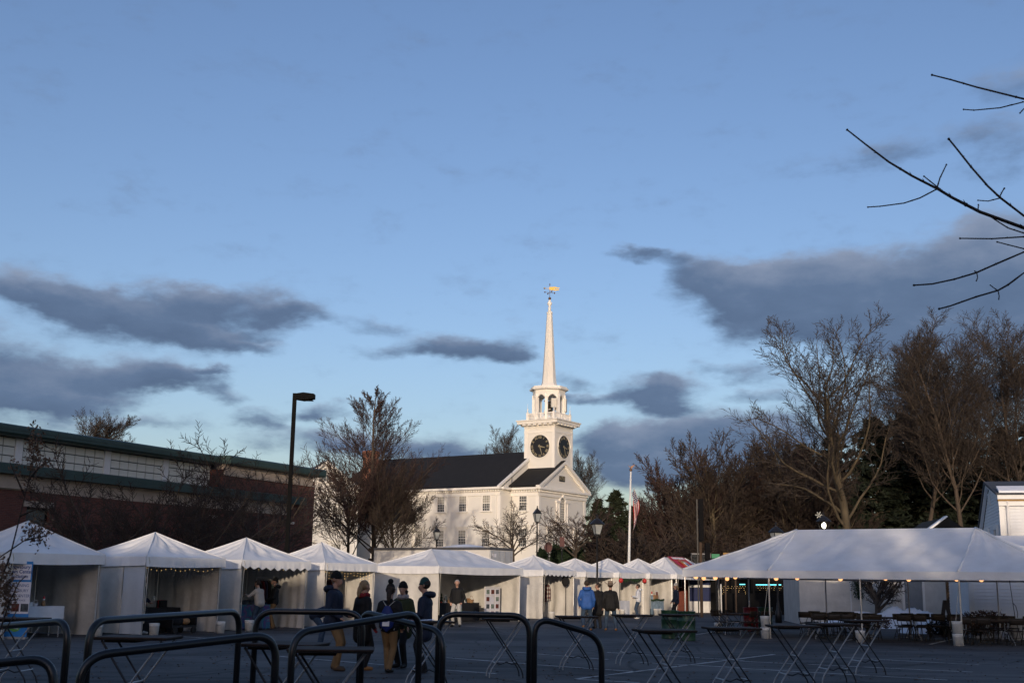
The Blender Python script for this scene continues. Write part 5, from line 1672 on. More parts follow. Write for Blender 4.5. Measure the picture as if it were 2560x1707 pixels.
# ================================================================== STALL CONTENTS
def draped_table(T, x0, x1, y0, y1, h, mat, label, drop=None, name='draped_table'):
    """table with a cloth to the ground inside a tent"""
    t = thing(name, label, 'table', T.matrix_basis @ Vector(((x0 + x1) / 2, (y0 + y1) / 2, 0)), T.rotation_euler.z)
    w, d = (x1 - x0) / 2, (y1 - y0) / 2
    tp = MB().bb(-w, w, -d, d, h - .03, h).build('top', mat, t)
    bot = .03 if drop is None else h - drop
    per = [(-w, -d), (w, -d), (w, d), (-w, d)]
    sk = MB()
    for i in range(4):
        a, b = Vector((*per[i], 0)), Vector((*per[(i + 1) % 4], 0))
        n = Vector(((b - a).y, -(b - a).x, 0)).normalized()
        L_ = (b - a).length
        sk.grid(lambda u, v: a.lerp(b, u) + n * (.004 + (.03 + .025 * math.sin(9 * u * L_ + i)) * v) + Vector((0, 0, h - .001 - (h - bot) * v)), 24, 5)
    sk.build('cloth_skirt', mat, t, True)
    for sx in (-1, 1):
        for sy in (-1, 1):
            MB().tube([(sx * (w - .08), sy * (d - .08), 0), (sx * (w - .08), sy * (d - .08), h - .03)], .015, 6).build('leg', 'leg_steel', t)
    return t


# --- stall 1: roll-up banner, white table with small goods
bn = thing('rollup_banner', 'blue and white roll-up banner of the town center association', 'banner', (0, 0, 0))
a, b = at(15, 1402, 33.5), at(83, 1405, 33.5)
bw = (b - a).length
bn.location = (a.x, a.y, 0)
bn.rotation_euler = (0, 0, math.atan2(b.y - a.y, b.x - a.x))
bh = a.z
MB().bb(0, bw, 0, .012, .06, bh).build('sheet', 'blue_print', bn)
fr = -.004
MB().bb(.03, bw - .03, -.004, 0, bh - .50, bh - .08).build('title_field', 'white_print', bn)
MB().bb(0, bw, -.004, 0, bh - 1.42, bh - .56).build('lower_field', 'white_print', bn)
for i, s_ in enumerate(('Shrewsbury', 'Town Center', 'Association')):
    text(s_, .138, 'ink_blue', bn, (.055, -.007, bh - .155 - .128 * i), (R(90), 0, 0), .002, 'LEFT', sx=.98 if i == 0 else .94, bold=.003)
for i, s_ in enumerate(('REIMAGINING', 'SHREWSBURY', 'TOWN CENTER')):
    text(s_, .112, 'ink_blue', bn, (bw / 2, -.007, bh - .66 - .14 * i), (R(90), 0, 0), .002, sx=.92)
text('A SENSE OF PLACE', .062, 'ink_blue', bn, (bw / 2, -.007, bh - 1.06), (R(90), 0, 0), .002)
for i in range(3):
    MB().bb(.02 + .255 * i, .02 + .255 * i + .21, -.008, -.003, bh - 1.36, bh - 1.15).build('photo', ('photo_dark', 'photo_red', 'photo_dark')[i], bn)
lf = MB().prism([(.42 + .16 * math.cos(k * math.pi / 9), -.004, .33 + .14 * math.sin(k * math.pi / 9)) for k in range(18)], (0, .003, 0)).build('leaf_emblem', 'leaf_green', bn)
MB().prism([(.34, -.008, .28), (.52, -.008, .26), (.46, -.008, .42), (.40, -.008, .38)], (0, .003, 0)).build('snow_hill', 'white_print', lf)
MB().bb(.05, .28, -.006, 0, .2, .32).build('footer_lettering_block', 'photo_green', bn)
MB().bb(-.02, bw + .02, -.1, .1, 0, .06).build('stand', 'pole_alu', bn)
dt = draped_table(T1, .9, 2.15, .35, .95, .86, 'cloth_white', 'white-clothed table jutting from behind the association banner', drop=.35)
TI = dt.matrix_basis


def item(kind, T, x, y, z, label, mat, s=1.0, rz=0.0, group=None):
    loc = T.matrix_basis @ Vector((x, y, z))
    t = thing(kind, label, kind.replace('_', ' '), loc, T.rotation_euler.z + rz, group)
    b = MB()
    if kind == 'bottle':
        b.lathe([(.035, 0), (.037, .14), (.03, .18), (.013, .21), (.013, .26), (.016, .265)], n=10).build('body', mat, t, True)
        MB().lathe([(.016, .265), (.016, .285)], n=8).build('cap', 'brass', t)
    elif kind == 'candle_jar':
        b.lathe([(.045, 0), (.05, .01), (.05, .1), (.045, .11)], n=12).build('jar', mat, t, True)
        MB().lathe([(.047, .11), (.047, .125)], n=12).build('lid', 'brass', t)
    elif kind == 'gift_box':
        b.bb(-.09 * s, .09 * s, -.06 * s, .06 * s, 0, .14 * s).build('box', mat, t)
        MB().bb(-.094 * s, .094 * s, -.012, .012, -.0, .143 * s).build('ribbon', 'plastic_red' if mat != 'plastic_red' else 'white_print', t)
    elif kind == 'picture_frame':
        b.box((0, 0, .14 * s), (.2 * s, .02, .28 * s), 0, R(-10)).build('frame', 'plastic_white', t)
        MB().box((0, -.013, .14 * s), (.15 * s, .006, .21 * s), 0, R(-10)).build('print', mat, t)
    elif kind == 'small_tree':
        b.lathe([(.09 * s, .06), (.02, .2 * s), (.075 * s, .2 * s), (.015, .32 * s), (.05 * s, .32 * s), (.003, .45 * s)], n=9).build('boughs', 'evergreen_shrub', t)
        MB().lathe([(.04, 0), (.045, .06)], n=8).build('pot', mat, t)
    elif kind == 'figurine':
        b.lathe([(.05 * s, 0), (.055 * s, .05 * s), (.035 * s, .12 * s), (.03 * s, .14 * s)], n=10).build('body', mat, t, True)
        MB().ell((0, 0, .17 * s), (.033 * s, .033 * s, .035 * s), 8, 6).build('head', 'plastic_white', t, True)
        MB().lathe([(.036 * s, .19 * s), (.003, .27 * s)], n=8).build('cap', 'plastic_red', t)
    elif kind == 'wicker_basket':
        b.lathe([(.1 * s, 0), (.14 * s, .12 * s), (.15 * s, .13 * s), (.13 * s, .13 * s), (.1 * s, .04)], n=14, sq=(1, .7)).build('bowl', mat, t)
        MB().tube([(.13 * s * math.cos(math.pi * i / 8), 0, .12 * s + .16 * s * math.sin(math.pi * i / 8)) for i in range(9)], .008, 5).build('handle', mat, t)
    elif kind == 'lantern_ornament':
        b.bb(-.05, .05, -.05, .05, 0, .02).bb(-.05, .05, -.05, .05, .2, .22).lathe([(.06, .22), (.005, .3)], n=4, ph=.785).build('case', mat, t)
        MB().lathe([(.035, .02), (.035, .2)], n=8).build('glass', 'lamp_glass', t)
    return t


item('figurine', dt, .1, -.05, .86, 'small orange and white figurine on the table by the association banner', 'cardboard', 1.1)
item('gift_box', dt, -.32, .0, .86, 'white gift box on the table by the association banner', 'plastic_white', .8)
item('wicker_basket', dt, -.15, -.02, .86, 'little basket of pale candy on the table by the association banner', 'paper', .6)

# --- stall 2: black cloth tables, bags, paper cups hanging as lights
t2a = draped_table(T2, .6, 2.8, 1.5, 2.2, .76, 'cloth_black', 'black-clothed table at the back of the string light stall')
item('gift_box', t2a, .6, 0, .76, 'dark tote box on the black-clothed table of the string light stall', 'cloth_black', 1.6)
hc = thing('hand_cart', 'low dark cart loaded with bags before the black-clothed table', 'cart', T2.matrix_basis @ Vector((1.9, .55, 0)), T2.rotation_euler.z)
MB().bb(-.5, .5, -.3, .3, .18, .24).bb(-.5, -.46, -.3, .3, .24, .5).bb(.46, .5, -.3, .3, .24, .5).build('bed', 'black_metal', hc)
for sx in (-1, 1):
    for sy in (-1, 1):
        MB().tube([(sx * .38, sy * .3 - .03, .1), (sx * .38, sy * .3 + .03, .1)], .1, 12).build('wheel', 'rubber', hc)
MB().ell((-.15, 0, .38), (.3, .24, .2), 10, 6).build('bag', 'cloth_black', hc, True)
MB().ell((.25, 0, .36), (.18, .2, .12), 10, 6).build('orange_bag', 'cardboard', hc, True)


def hang_lights(T, x0, x1, y, z, n, label, drops=1, mat='fairy_warm', seed=0, sag=.05):
    t = thing('fairy_lights', label, 'string lights', T.location, T.rotation_euler.z)
    r_ = random.Random(seed)
    pts = []
    b0 = None
    for i in range(n):
        x = x0 + (x1 - x0) * i / (n - 1)
        zz = z - sag * abs(math.sin(3 * math.pi * i / (n - 1)))
        pts.append((x, y, zz + .02))
        for k in range(r_.randint(1, drops)):
            loc = (x + r_.uniform(-.02, .02), y, zz - .1 * k)
            if b0 is None:
                b0 = MB().ell((0, 0, 0), (.013, .013, .016), 6, 4).build('bulb', mat, t)
                b0.location = loc
            else:
                inst(b0, loc, parent=t)
    MB().tube(pts, .004, 4).build('wire', 'black_metal', t)
    return t


hang_lights(T2, .25, 2.9, .25, EAVE - .34, 15, 'small fairy lights under the eave of the clear panel stall', seed=1, sag=.07)
hang_lights(T4, .2, 2.7, .12, EAVE - .33, 15, 'dangling icicle fairy lights in the stall behind the man in the black beanie', drops=4, seed=2)
hang_lights(T3, .5, 2.3, .3, EAVE - .30, 4, 'few warm bulbs under the scalloped eave of the tie-dye stall', seed=3)
for i, x in enumerate((1.0, 2.35)):
    o = thing('hanging_cup_lamp', 'white cup lamp hanging at the back of the clear panel stall', 'lamp', T2.matrix_basis @ Vector((x, 2.3, .95)), 0, 'white cup lamps')
    MB().lathe([(.035, .17), (.06, .0), (.055, .0), (.03, .16)], n=12).build('shade', 'plastic_white', o, True)
    MB().tube([(0, 0, .17), (0, 0, 1.42)], .004, 4).build('cord', 'black_metal', o)

# --- stall 3: tie-dye table, clothes
t3a = draped_table(T3, .3, 2.0, .55, 1.2, .84, 'tiedye', 'table under a tie-dyed teal and purple cloth')
for k in range(3):
    item('wicker_basket', t3a, -.4 + .35 * k, .0, .84, 'dark basket on the tie-dyed tablecloth', 'photo_dark', 1.1, group='baskets on the tie-dyed cloth')


def garment(parent, x, y, z, w, h, mat, seed):
    r_ = random.Random(seed)
    ph = r_.uniform(0, 6)
    mb = MB().grid(lambda u, v: (x + (u - .5) * w * (.55 + .45 * min(1, v * 4)) * .25 + .02 * math.sin(7 * u + ph) * v, y + (u - .5) * w * (.5 + .5 * min(1, v * 5)), z - h * v + .03 * math.sin(5 * u + ph) * v), 8, 8)
    o = mb.build('garment', mat, parent, True)
    return solid(o, .03)


def clothes_rail(T, x0, x1, y, mats, label, zr=1.75, h=.95):
    t = thing('clothes_rail', label, 'clothes rail', T.matrix_basis @ Vector((x0, y, 0)), T.rotation_euler.z)
    L_ = x1 - x0
    for x in (0, L_):
        MB().tube([(x, 0, 0), (x, 0, zr)], .016, 6).tube([(x, -.25, .02), (x, .25, .02)], .016, 6).build('upright', 'leg_steel', t)
    MB().tube([(0, 0, zr), (L_, 0, zr)], .016, 6).build('rail', 'leg_steel', t)
    n = len(mats)
    for i, m_ in enumerate(mats):
        x = .12 + (L_ - .24) * i / max(1, n - 1)
        g_ = garment(t, x, 0, zr - .08, .5, h * rng.uniform(.85, 1.1), m_, i)
        MB().tube([(x, 0, zr + .01), (x, 0, zr - .06)], .004, 4).tube([(x, -.2, zr - .1), (x, 0, zr - .05), (x, .2, zr - .1)], .006, 4).build('hanger', 'leg_steel', g_)
    return t


clothes_rail(T3, 2.1, 3.05, 1.4, ['cloth_black', 'cloth_maroon', 'cloth_navy', 'cloth_black', 'photo_green', 'cloth_black'], 'rail of dark garments at the side of the tie-dye stall')

clothes_rail(T4, .5, 2.5, 1.9, ['cloth_black', 'cloth_navy', 'cloth_maroon', 'cloth_black', 'photo_green', 'cloth_navy', 'cloth_black', 'cloth_maroon'], 'rail of dark coats added to darken the back of the icicle light stall', 1.8, 1.1)  # dark garments added to deepen the shade inside this stall
draped_table(T4, .4, 1.9, .7, 1.3, .78, 'cloth_navy', 'navy-clothed table in the icicle light stall')
draped_table(T2, .5, 1.7, .9, 1.35, .74, 'cloth_black', 'small black-clothed table added to darken the opening of the string light stall')  # second black table added to make the stall interior read darker
for k in range(5):  # dark boxes added to deepen the shade at the back
    item('gift_box', T1, .45 + .42 * (k % 3), 2.3, .0 + .36 * (k // 3), 'dark storage box added to darken the back of the banner stall', 'cloth_black', 2.4, .1 * k, group='dark boxes added to darken the banner stall')

# --- stall 5: long gift table, photo board
t5a = draped_table(T5, .3, 4.45, 1.0, 1.75, .80, 'cloth_black', 'long black-clothed table crowded with gifts')
rn = MB().grid(lambda u, v: (.05 + .62 * u, -.42 - .03 * v + .01 * math.sin(9 * u), .805 - .02 * 0 - .62 * v), 8, 8)
o_ = thing('table_runner', 'white cloth panel with a red barn print hanging on the black table', 'cloth', t5a.location, t5a.rotation_euler.z)
solid(rn.build('cloth', 'cloth_white', o_, True), .006)
MB().bb(.26, .50, -.462, -.445, .38, .60).prism([(.24, -.462, .6), (.38, -.462, .70), (.52, -.462, .6)], (0, .015, 0)).build('barn_print', 'photo_red', o_)
MB().bb(.12, .24, -.462, -.445, .36, .56).bb(.52, .63, -.462, -.445, .36, .58).build('tree_print', 'photo_green', o_)
kinds = ['picture_frame', 'bottle', 'gift_box', 'lantern_ornament', 'candle_jar', 'small_tree', 'figurine', 'wicker_basket']
km = {'picture_frame': 'photo_green', 'bottle': 'photo_dark', 'gift_box': 'cardboard', 'lantern_ornament': 'brass', 'candle_jar': 'paper', 'small_tree': 'plastic_red', 'figurine': 'plastic_red', 'wicker_basket': 'cardboard'}
r_ = random.Random(77)
for i in range(30):
    k = kinds[i % 8] if i < 24 else r_.choice(kinds)
    m_ = km[k]
    if k == 'gift_box': m_ = r_.choice(['cardboard', 'plastic_red', 'plastic_white'])
    x = -1.95 + 3.9 * (i + .5) / 30
    item(k, t5a, x, (-.22, .05, .25)[i % 3] + r_.uniform(-.05, .05), .80, k.replace('_', ' ') + ' for sale on the long black-clothed gift table', m_, r_.uniform(.9, 1.35), r_.uniform(-.4, .4), group=k.replace('_', ' ') + 's on the gift table')
pbd = thing('photo_board', 'tall pale display board of photographs at the end of the gift table', 'display board', T5.matrix_basis @ Vector((5.15, .75, 0)), T5.rotation_euler.z)
MB().bb(-.62, .62, 0, .04, .18, 1.52).build('board', 'paper', pbd)
for r__ in range(4):
    for k in range(3):
        if r__ == 1 and k == 1: continue
        p_ = MB().bb(-.54 + .38 * k, -.24 + .38 * k, -.012, 0, 1.14 - .32 * r__, 1.42 - .32 * r__).build('card', 'white_print', pbd)
        MB().bb(-.51 + .38 * k, -.27 + .38 * k, -.016, -.011, 1.19 - .32 * r__, 1.38 - .32 * r__).build('photo', ('photo_green', 'photo_red', 'photo_dark')[(k + r__) % 3], p_)
MB().prism([(-.1 + .2 * math.cos(t * math.pi / 12), 0, .92 + .2 * math.sin(t * math.pi / 12)) for t in range(24)], (0, -.014, 0)).build('round_card', 'white_print', pbd)
for x in (-.5, .5):
    MB().bb(x - .02, x + .02, .04, .3, 0, .04).bb(x - .02, x + .02, .05, .09, 0, 1.0).build('stand', 'wood_weathered', pbd)

# --- stall 6: clothes, hat stand, maroon table
clothes_rail(T6, 1.0, 2.9, 1.5, ['cloth_maroon', 'cloth_maroon', 'cloth_navy', 'cloth_black', 'cloth_navy', 'cloth_black', 'cloth_maroon', 'plaid', 'plaid'], 'rail of maroon, navy and plaid clothes in the scalloped stall', 1.72, .95)
draped_table(T6, .25, .85, .7, 1.4, .85, 'cloth_maroon', 'table under a maroon cloth beside the clothes rail')
ht = thing('hat_stand', 'thin stand holding a round black hat at the clothes stall', 'hat stand', T6.matrix_basis @ Vector((2.55, .25, 0)))
MB().tube([(0, 0, 0), (0, 0, 1.7)], .014, 6).lathe([(.2, 0), (.19, .02)], n=12).build('stand', 'black_metal', ht)
MB().ell((0, -.02, 1.82), (.2, .1, .26), 14, 8).build('hat', 'cloth_black', ht, True)

# --- stall 8: garland, baubles, white table
draped_table(T8, .25, 2.2, .5, 1.15, .80, 'cloth_white', 'white-clothed table in the garland stall')
ga = thing('evergreen_garland', 'dark evergreen garland under the eave of the bauble stall', 'garland', T8.location, T8.rotation_euler.z)
pts = [(.2 + 2.6 * i / 20, .05, EAVE - .30 - .1 * abs(math.sin(2 * math.pi * i / 20))) for i in range(21)]
gm = MB().tube(pts, .07, 7)
r_ = random.Random(5)
for k in range(260):
    p = Vector(pts[r_.randint(0, 20)]) + Vector((r_.uniform(-.08, .08), r_.uniform(-.06, .06), r_.uniform(-.05, .03)))
    q = p + Vector((r_.uniform(-.05, .05), r_.uniform(-.05, .05), r_.uniform(-.12, .02)))
    gm.tube([p, q], [.016, .004], 3, False)
gm.build('boughs', 'garland', ga)
for x in (.08, 2.95):
    o = thing('red_bauble', 'large red bauble at the post of the garland stall', 'bauble', T8.matrix_basis @ Vector((x, -.08, EAVE - .42)), 0, 'red baubles')
    MB().ell((0, 0, 0), (.13, .13, .14), 12, 8).build('ball', 'plastic_red', o, True)
    MB().lathe([(.03, .13), (.03, .17)], n=8).build('cap', 'brass', o)

# --- stall 9: pale sign table with toys, red cylinder
t9a = draped_table(T9, .75, 2.5, .35, 1.0, .85, 'cloth_ice', 'table faced with a pale blue lettered sign')
for i, k in enumerate(['wicker_basket', 'figurine', 'gift_box', 'figurine', 'wicker_basket', 'gift_box', 'picture_frame']):
    item(k, t9a, -.7 + .23 * i, .0, .85, k.replace('_', ' ') + ' on the pale blue sign table', ('cardboard', 'plastic_red', 'cloth_ice', 'plastic_white', 'cardboard', 'cardboard', 'photo_red')[i], 1.8, group=k.replace('_', ' ') + 's on the pale blue sign table')
gm = MB().tube([(-.85 + 1.7 * i / 10, -.36, .84 - .03 * math.sin(i)) for i in range(11)], .05, 6)
for k in range(120):
    p = Vector((r_.uniform(-.85, .85), -.37, .84)); gm.tube([p, p + Vector((r_.uniform(-.06, .06), r_.uniform(-.06, .02), r_.uniform(-.1, .05)))], [.014, .004], 3, False)
o = thing('table_garland', 'evergreen garland along the edge of the pale blue sign table', 'garland', t9a.location, t9a.rotation_euler.z)
gm.build('boughs', 'garland', o)
o = thing('red_tank', 'tall red gas cylinder beside the pale blue sign table', 'gas cylinder', T9.matrix_basis @ Vector((.35, .4, 0)))
MB().lathe([(.14, 0), (.15, .03), (.15, 1.05), (.1, 1.2), (.05, 1.25), (.05, 1.34)], n=14).build('body', 'plastic_red', o, True)
MB().lathe([(.06, 1.34), (.06, 1.42)], n=8).build('valve', 'brass', o)

# papers on the reading man's table
pp = thing('paper_sheets', 'loose white and red papers on the bar-height table', 'papers', TABPOS[1070] + Vector((-.05, 0, 1.066)), .3)
MB().add([(-.12, -.1, .003), (.13, -.12, .012), (.16, .1, .02), (-.1, .1, .004)], [(0, 1, 2, 3)]).build('sheet', 'white_print', pp)
MB().add([(-.25, -.08, .004), (-.13, -.1, .004), (-.12, .06, .01), (-.24, .08, .004)], [(0, 1, 2, 3)]).build('red_sheet', 'plastic_red', pp)

# ================================================================== PEOPLE
pm('skin', (.42, .24, .17), .55, .08, 8)
pm('hair_grey', (.30, .29, .28), .8, .2, 20)
pm('hair_blond', (.26, .18, .10), .8, .25, 20)
pm('hair_dark', (.03, .02, .015), .8, .25, 20)
pm('wool_black', (.006, .006, .006), .95, .25, 30, .3, 60)
pm('wool_teal', (.014, .048, .050), .95, .2, 30, .4, 60)
pm('wool_cream', (.55, .50, .42), .95, .1, 30, .4, 60)
pm('felt_tan', (.26, .19, .14), .9, .15, 10)
pm('coat_navy', (.008, .014, .034), .75, .25, 5, .25, 14)
pm('coat_black', (.006, .006, .007), .8, .25, 5, .25, 14)
pm('coat_olive', (.030, .038, .014), .85, .2, 6, .25, 14)
pm('coat_blue', (.020, .085, .30), .7, .2, 6, .3, 14)
pm('coat_white', (.60, .62, .66), .75, .06, 6, .3, 14)
pm('sweater_oat', (.44, .40, .35), .9, .08, 10, .3, 20)
pm('pants_tan', (.20, .115, .048), .85, .15, 5, .25, 14)
pm('pants_grey', (.40, .39, .37), .85, .1, 5, .25, 14)
pm('pants_black', (.011, .011, .013), .9, .2, 5)
pm('jeans', (.035, .060, .10), .9, .25, 7, .25, 20)
pm('boot_tan', (.36, .17, .06), .75, .2, 8)
pm('boot_black', (.012, .011, .010), .6, .2)
pm('boot_brown', (.075, .045, .025), .7, .2)
pm('shoe_white', (.60, .58, .55), .7, .1)
pm('scarf_red', (.20, .015, .02), .9, .5, 18)
pm('scarf_grey', (.28, .25, .25), .9, .25, 18)
pm('bag_blue', (.007, .020, .13), .6, .15, 4, .3, 10)
pm('eye_dark', (.01, .01, .01), .3, 0)
pm('lip', (.28, .10, .09), .6, .1)


def ik(a, b, l1, l2, pole):
    d = b - a
    L_ = min(d.length, (l1 + l2) * .999)
    dn = d.normalized()
    b = a + dn * L_
    x = (l1 * l1 - l2 * l2 + L_ * L_) / (2 * L_)
    h = math.sqrt(max(0, l1 * l1 - x * x))
    p = (pole - dn * pole.dot(dn)).normalized()
    return a + dn * x + p * h, b


def person(label, loc, heading, H=1.75, coat='coat_navy', pants='jeans', boot='boot_black', hem=.47, bulk=1.0, feet=((-.1, .03), (.1, -.02)), hands=None, lean=0.0, headyaw=0.0, headpitch=0.0,
           hat=None, hatmat='wool_black', hair=None, hairlong=0.0, hood=False, scarf=None, pelvis=(0, 0, 0), crouch=0.0, gloves=None, headroll=0.0):
    """local frame: x right, y the way they face; heading = world angle of that way (degrees, 0 = +X, 90 = away)"""
    t = thing('person', label, 'person', loc, R(heading) - math.pi / 2)
    s = H / 1.75
    V = lambda x, y, z: Vector((x, y, z)) * s
    prims = []      # (a, b, ra, rb, zone)

    def cap(a, b, ra, rb, zn):
        prims.append((a, b, ra * s, rb * s, zn))
    pz = .93 - crouch
    PEL = V(pelvis[0], pelvis[1], pz)
    Ml = Matrix.Rotation(-lean, 3, 'X')
    up = lambda x, y, z: PEL + (Ml @ Vector((x, y, z))) * s       # torso space
    k = .55 + .42 * bulk
    # torso: paired capsules make an oval section
    cap(up(-.075, 0, .0), up(.075, 0, .0), .135 * k, .135 * k, 'coat')
    cap(up(-.07, .0, .20), up(.07, .0, .20), .125 * k, .125 * k, 'coat')
    cap(up(-.085, -.01, .36), up(.085, -.01, .36), .125 * k, .125 * k, 'coat')
    cap(up(-.08, 0, .0), up(-.085, 0, .38), .13 * k, .125 * k, 'coat')
    cap(up(.08, 0, .0), up(.085, 0, .38), .13 * k, .125 * k, 'coat')
    cap(up(0, .0, .0), up(0, .01, .36), .145 * k, .13 * k, 'coat')
    cap(up(-.15, -.01, .44), up(.15, -.01, .44), .075 * k, .075 * k, 'coat')
    cap(up(0, -.005, .44), up(0, .005, .54), .075, .055, 'coat' if scarf is None else 'skin')
    cap(up(0, 0, .50), up(0, .015, .60), .055, .055, 'skin')
    # head
    Mh = Ml @ Matrix.Rotation(headyaw, 3, 'Z') @ Matrix.Rotation(-headpitch, 3, 'X') @ Matrix.Rotation(headroll, 3, 'Y')
    HC = up(0, .025, .70)
    hp = lambda x, y, z: HC + (Mh @ Vector((x, y, z))) * s
    cap(hp(0, -.015, .03), hp(0, .015, .02), .088, .085, 'skin')
    cap(hp(0, .03, -.02), hp(0, .045, -.075), .072, .048, 'skin')
    cap(hp(0, .085, -.005), hp(0, .108, -.035), .014, .019, 'skin')
    cap(hp(0, .092, -.06), hp(0, .095, -.062), .022, .02, 'skin')
    for sx in (-1, 1):
        cap(hp(sx * .088, -.01, -.015), hp(sx * .092, -.015, .02), .016, .02, 'skin')
    # coat skirt
    if hem > .14:
        for sx in (-1, 1):
            cap(PEL + V(sx * .08, 0, -.02), PEL + V(sx * .095, .0, -hem + .13), .14 * k, .135 * k, 'coat')
        cap(PEL + V(-.05, 0, -.05), PEL + V(.05, 0, -hem + .14), .14 * k, .14 * k, 'coat')
    # legs
    for i, sx in enumerate((-1, 1)):
        hip = PEL + V(sx * .09, 0, -.02)
        ank = V(feet[i][0], feet[i][1], .085 + (feet[i][2] if len(feet[i]) > 2 else 0))
        kn, ank = ik(hip, ank, .44 * s, .43 * s, Vector((sx * .15, 1, 0)))
        cap(hip, kn, .105, .074, 'pants')
        cap(kn, ank, .076, .062, 'pants')
        cap(kn + (ank - kn) * .35 + V(0, -.02, 0), ank, .062, .05, 'pants')
        fd = Vector((sx * .22, 1, 0)).normalized() * s
        cap(ank + V(0, -.02, -.035), ank + fd * .06 + V(0, 0, -.04), .05, .048, 'boot')
        cap(ank + fd * .05 + V(0, 0, -.045), ank + fd * .165 + V(0, 0, -.052), .045, .036, 'boot')
    # arms
    hands = hands or ((-.24, .05, .83), (.24, .05, .83))
    for i, sx in enumerate((-1, 1)):
        sh = up(sx * .18, -.01, .43)
        hd_ = V(*hands[i])
        el, wr = ik(sh, hd_, .29 * s, .27 * s, Vector((sx * .55, -1, -.25)))
        cap(sh, el, .072 * k, .056 * k, 'coat')
        cap(el, wr, .056 * k, .043 * k, 'coat')
        d = (wr - el).normalized()
        zn = 'glove' if gloves else 'skin'
        pc = wr + d * .045 * s
        cap(wr, pc, .03, .034, zn)
        side = d.cross(Vector((0, 0, 1))) if abs(d.z) < .8 else Vector((0, 1, 0)) - d * d.y
        side.normalize()
        curl = d.cross(side) * (-1 if sx < 0 else 1)
        for f_, (o, ln) in enumerate(((-.026, .058), (-.009, .070), (.009, .066), (.025, .05))):
            b0 = pc + side * o * s + d * .02 * s
            b1 = b0 + d * ln * .55 * s + curl * .010 * s
            b2 = b1 + d * ln * .35 * s + curl * .028 * s
            cap(b0, b1, .0095, .009, zn); cap(b1, b2, .009, .0075, zn)
        tb = wr + side * .03 * s + d * .02 * s
        cap(tb, tb + side * .022 * s + d * .04 * s + curl * .015 * s, .012, .009, zn)
    # union -> one skin
    mb = MB()
    for (a, b, ra, rb, zn) in prims:
        d = b - a
        n_ = 14 if max(ra, rb) > .03 * s else 8
        if d.length < 1e-4: d = Vector((0, 0, 1e-3))
        dn = d.normalized()
        pts, rs = [], []
        for q in range(5):
            an_ = math.pi / 2 * (1 - q / 4)
            pts.append(a - dn * ra * math.sin(an_)); rs.append(max(1e-4, ra * math.cos(an_)))
        for q in range(5):
            an_ = math.pi / 2 * q / 4
            pts.append(b + dn * rb * math.sin(an_)); rs.append(max(1e-4, rb * math.cos(an_)))
        mb.tube(pts, rs, n_)
    o = mb.build('body', 'skin', t, True)
    md_ = o.modifiers.new('r', 'REMESH')
    md_.mode, md_.voxel_size, md_.use_smooth_shade = 'VOXEL', .0125 * s, True
    sm = o.modifiers.new('s', 'SMOOTH')
    sm.iterations, sm.factor = 3, .5
    dg = bpy.context.evaluated_depsgraph_get()
    me = bpy.data.meshes.new_from_object(o.evaluated_get(dg))
    old = o.data
    o.modifiers.clear()
    o.data = me
    bpy.data.meshes.remove(old)
    me.materials.clear()
    zones = ['skin', 'coat', 'pants', 'boot', 'glove']
    for mname in ('skin', coat, pants, boot, gloves or 'skin'):
        me.materials.append(M[mname])
    nf = len(me.polygons)
    cen = np.empty(nf * 3); me.polygons.foreach_get('center', cen); cen = cen.reshape(-1, 3)
    best = np.full(nf, 1e9); zi = np.zeros(nf, dtype=np.int32)
    for (a, b, ra, rb, zn) in prims:
        a_, b_ = np.array(a), np.array(b)
        ab = b_ - a_
        tt = np.clip(((cen - a_) @ ab) / max(1e-9, ab @ ab), 0, 1)
        ds = np.linalg.norm(cen - a_ - tt[:, None] * ab, axis=1) - (ra + (rb - ra) * tt)
        m_ = ds < best
        best[m_] = ds[m_]; zi[m_] = zones.index(zn)
    me.polygons.foreach_set('material_index', zi)
    me.polygons.foreach_set('use_smooth', [True] * nf)
    me.update()

    def hm(mb_, name, mat, smooth=True):
        return mb_.build(name, mat, t, smooth)
    # eyes and mouth
    for sx in (-1, 1):
        hm(MB().ell(hp(sx * .033, .079, .008), (.011 * s, .011 * s, .008 * s), 8, 6), 'eye', 'eye_dark')
    hm(MB().tube([hp(-.022, .101, -.052), hp(0, .112, -.053), hp(.022, .101, -.052)], .0055 * s, 5), 'mouth', 'lip')

    def shell(rx, ry, rz, z0, cz=.03, cy=-.01, m=8, n=16, front=None):
        """dome over the skull in head space from polar height z0 (fraction -1..1) up"""
        b = MB()
        rows = []
        for j in range(m + 1):
            ph = math.acos(max(-1, min(1, z0))) * (1 - j / m)
            row = []
            for q in range(n):
                th = 2 * math.pi * q / n
                row.append(hp(rx * math.sin(ph) * math.cos(th), cy + ry * math.sin(ph) * math.sin(th), cz + rz * math.cos(ph)))
            rows.append(row)
        b.v = [tuple(p) for r2 in rows for p in r2]
        for j in range(m):
            for q in range(n):
                q2 = (q + 1) % n
                b.f.append((j * n + q, j * n + q2, (j + 1) * n + q2, (j + 1) * n + q))
        return b
    if hair:
        hb_ = MB()
        hb_.ell(hp(0, -.025, .035), (.099 * s, .105 * s, .102 * s), 16, 10)
        o_h = None
        if hairlong > 0:
            hb_.tube([hp(0, -.085, .02), hp(0, -.12, -.05), up(0, -.12, .70 - hairlong * .6), up(0, -.13, .70 - hairlong)], [.05 * s, .055 * s, .045 * s, .015 * s], 10)
        hm(hb_, 'hair', hair)
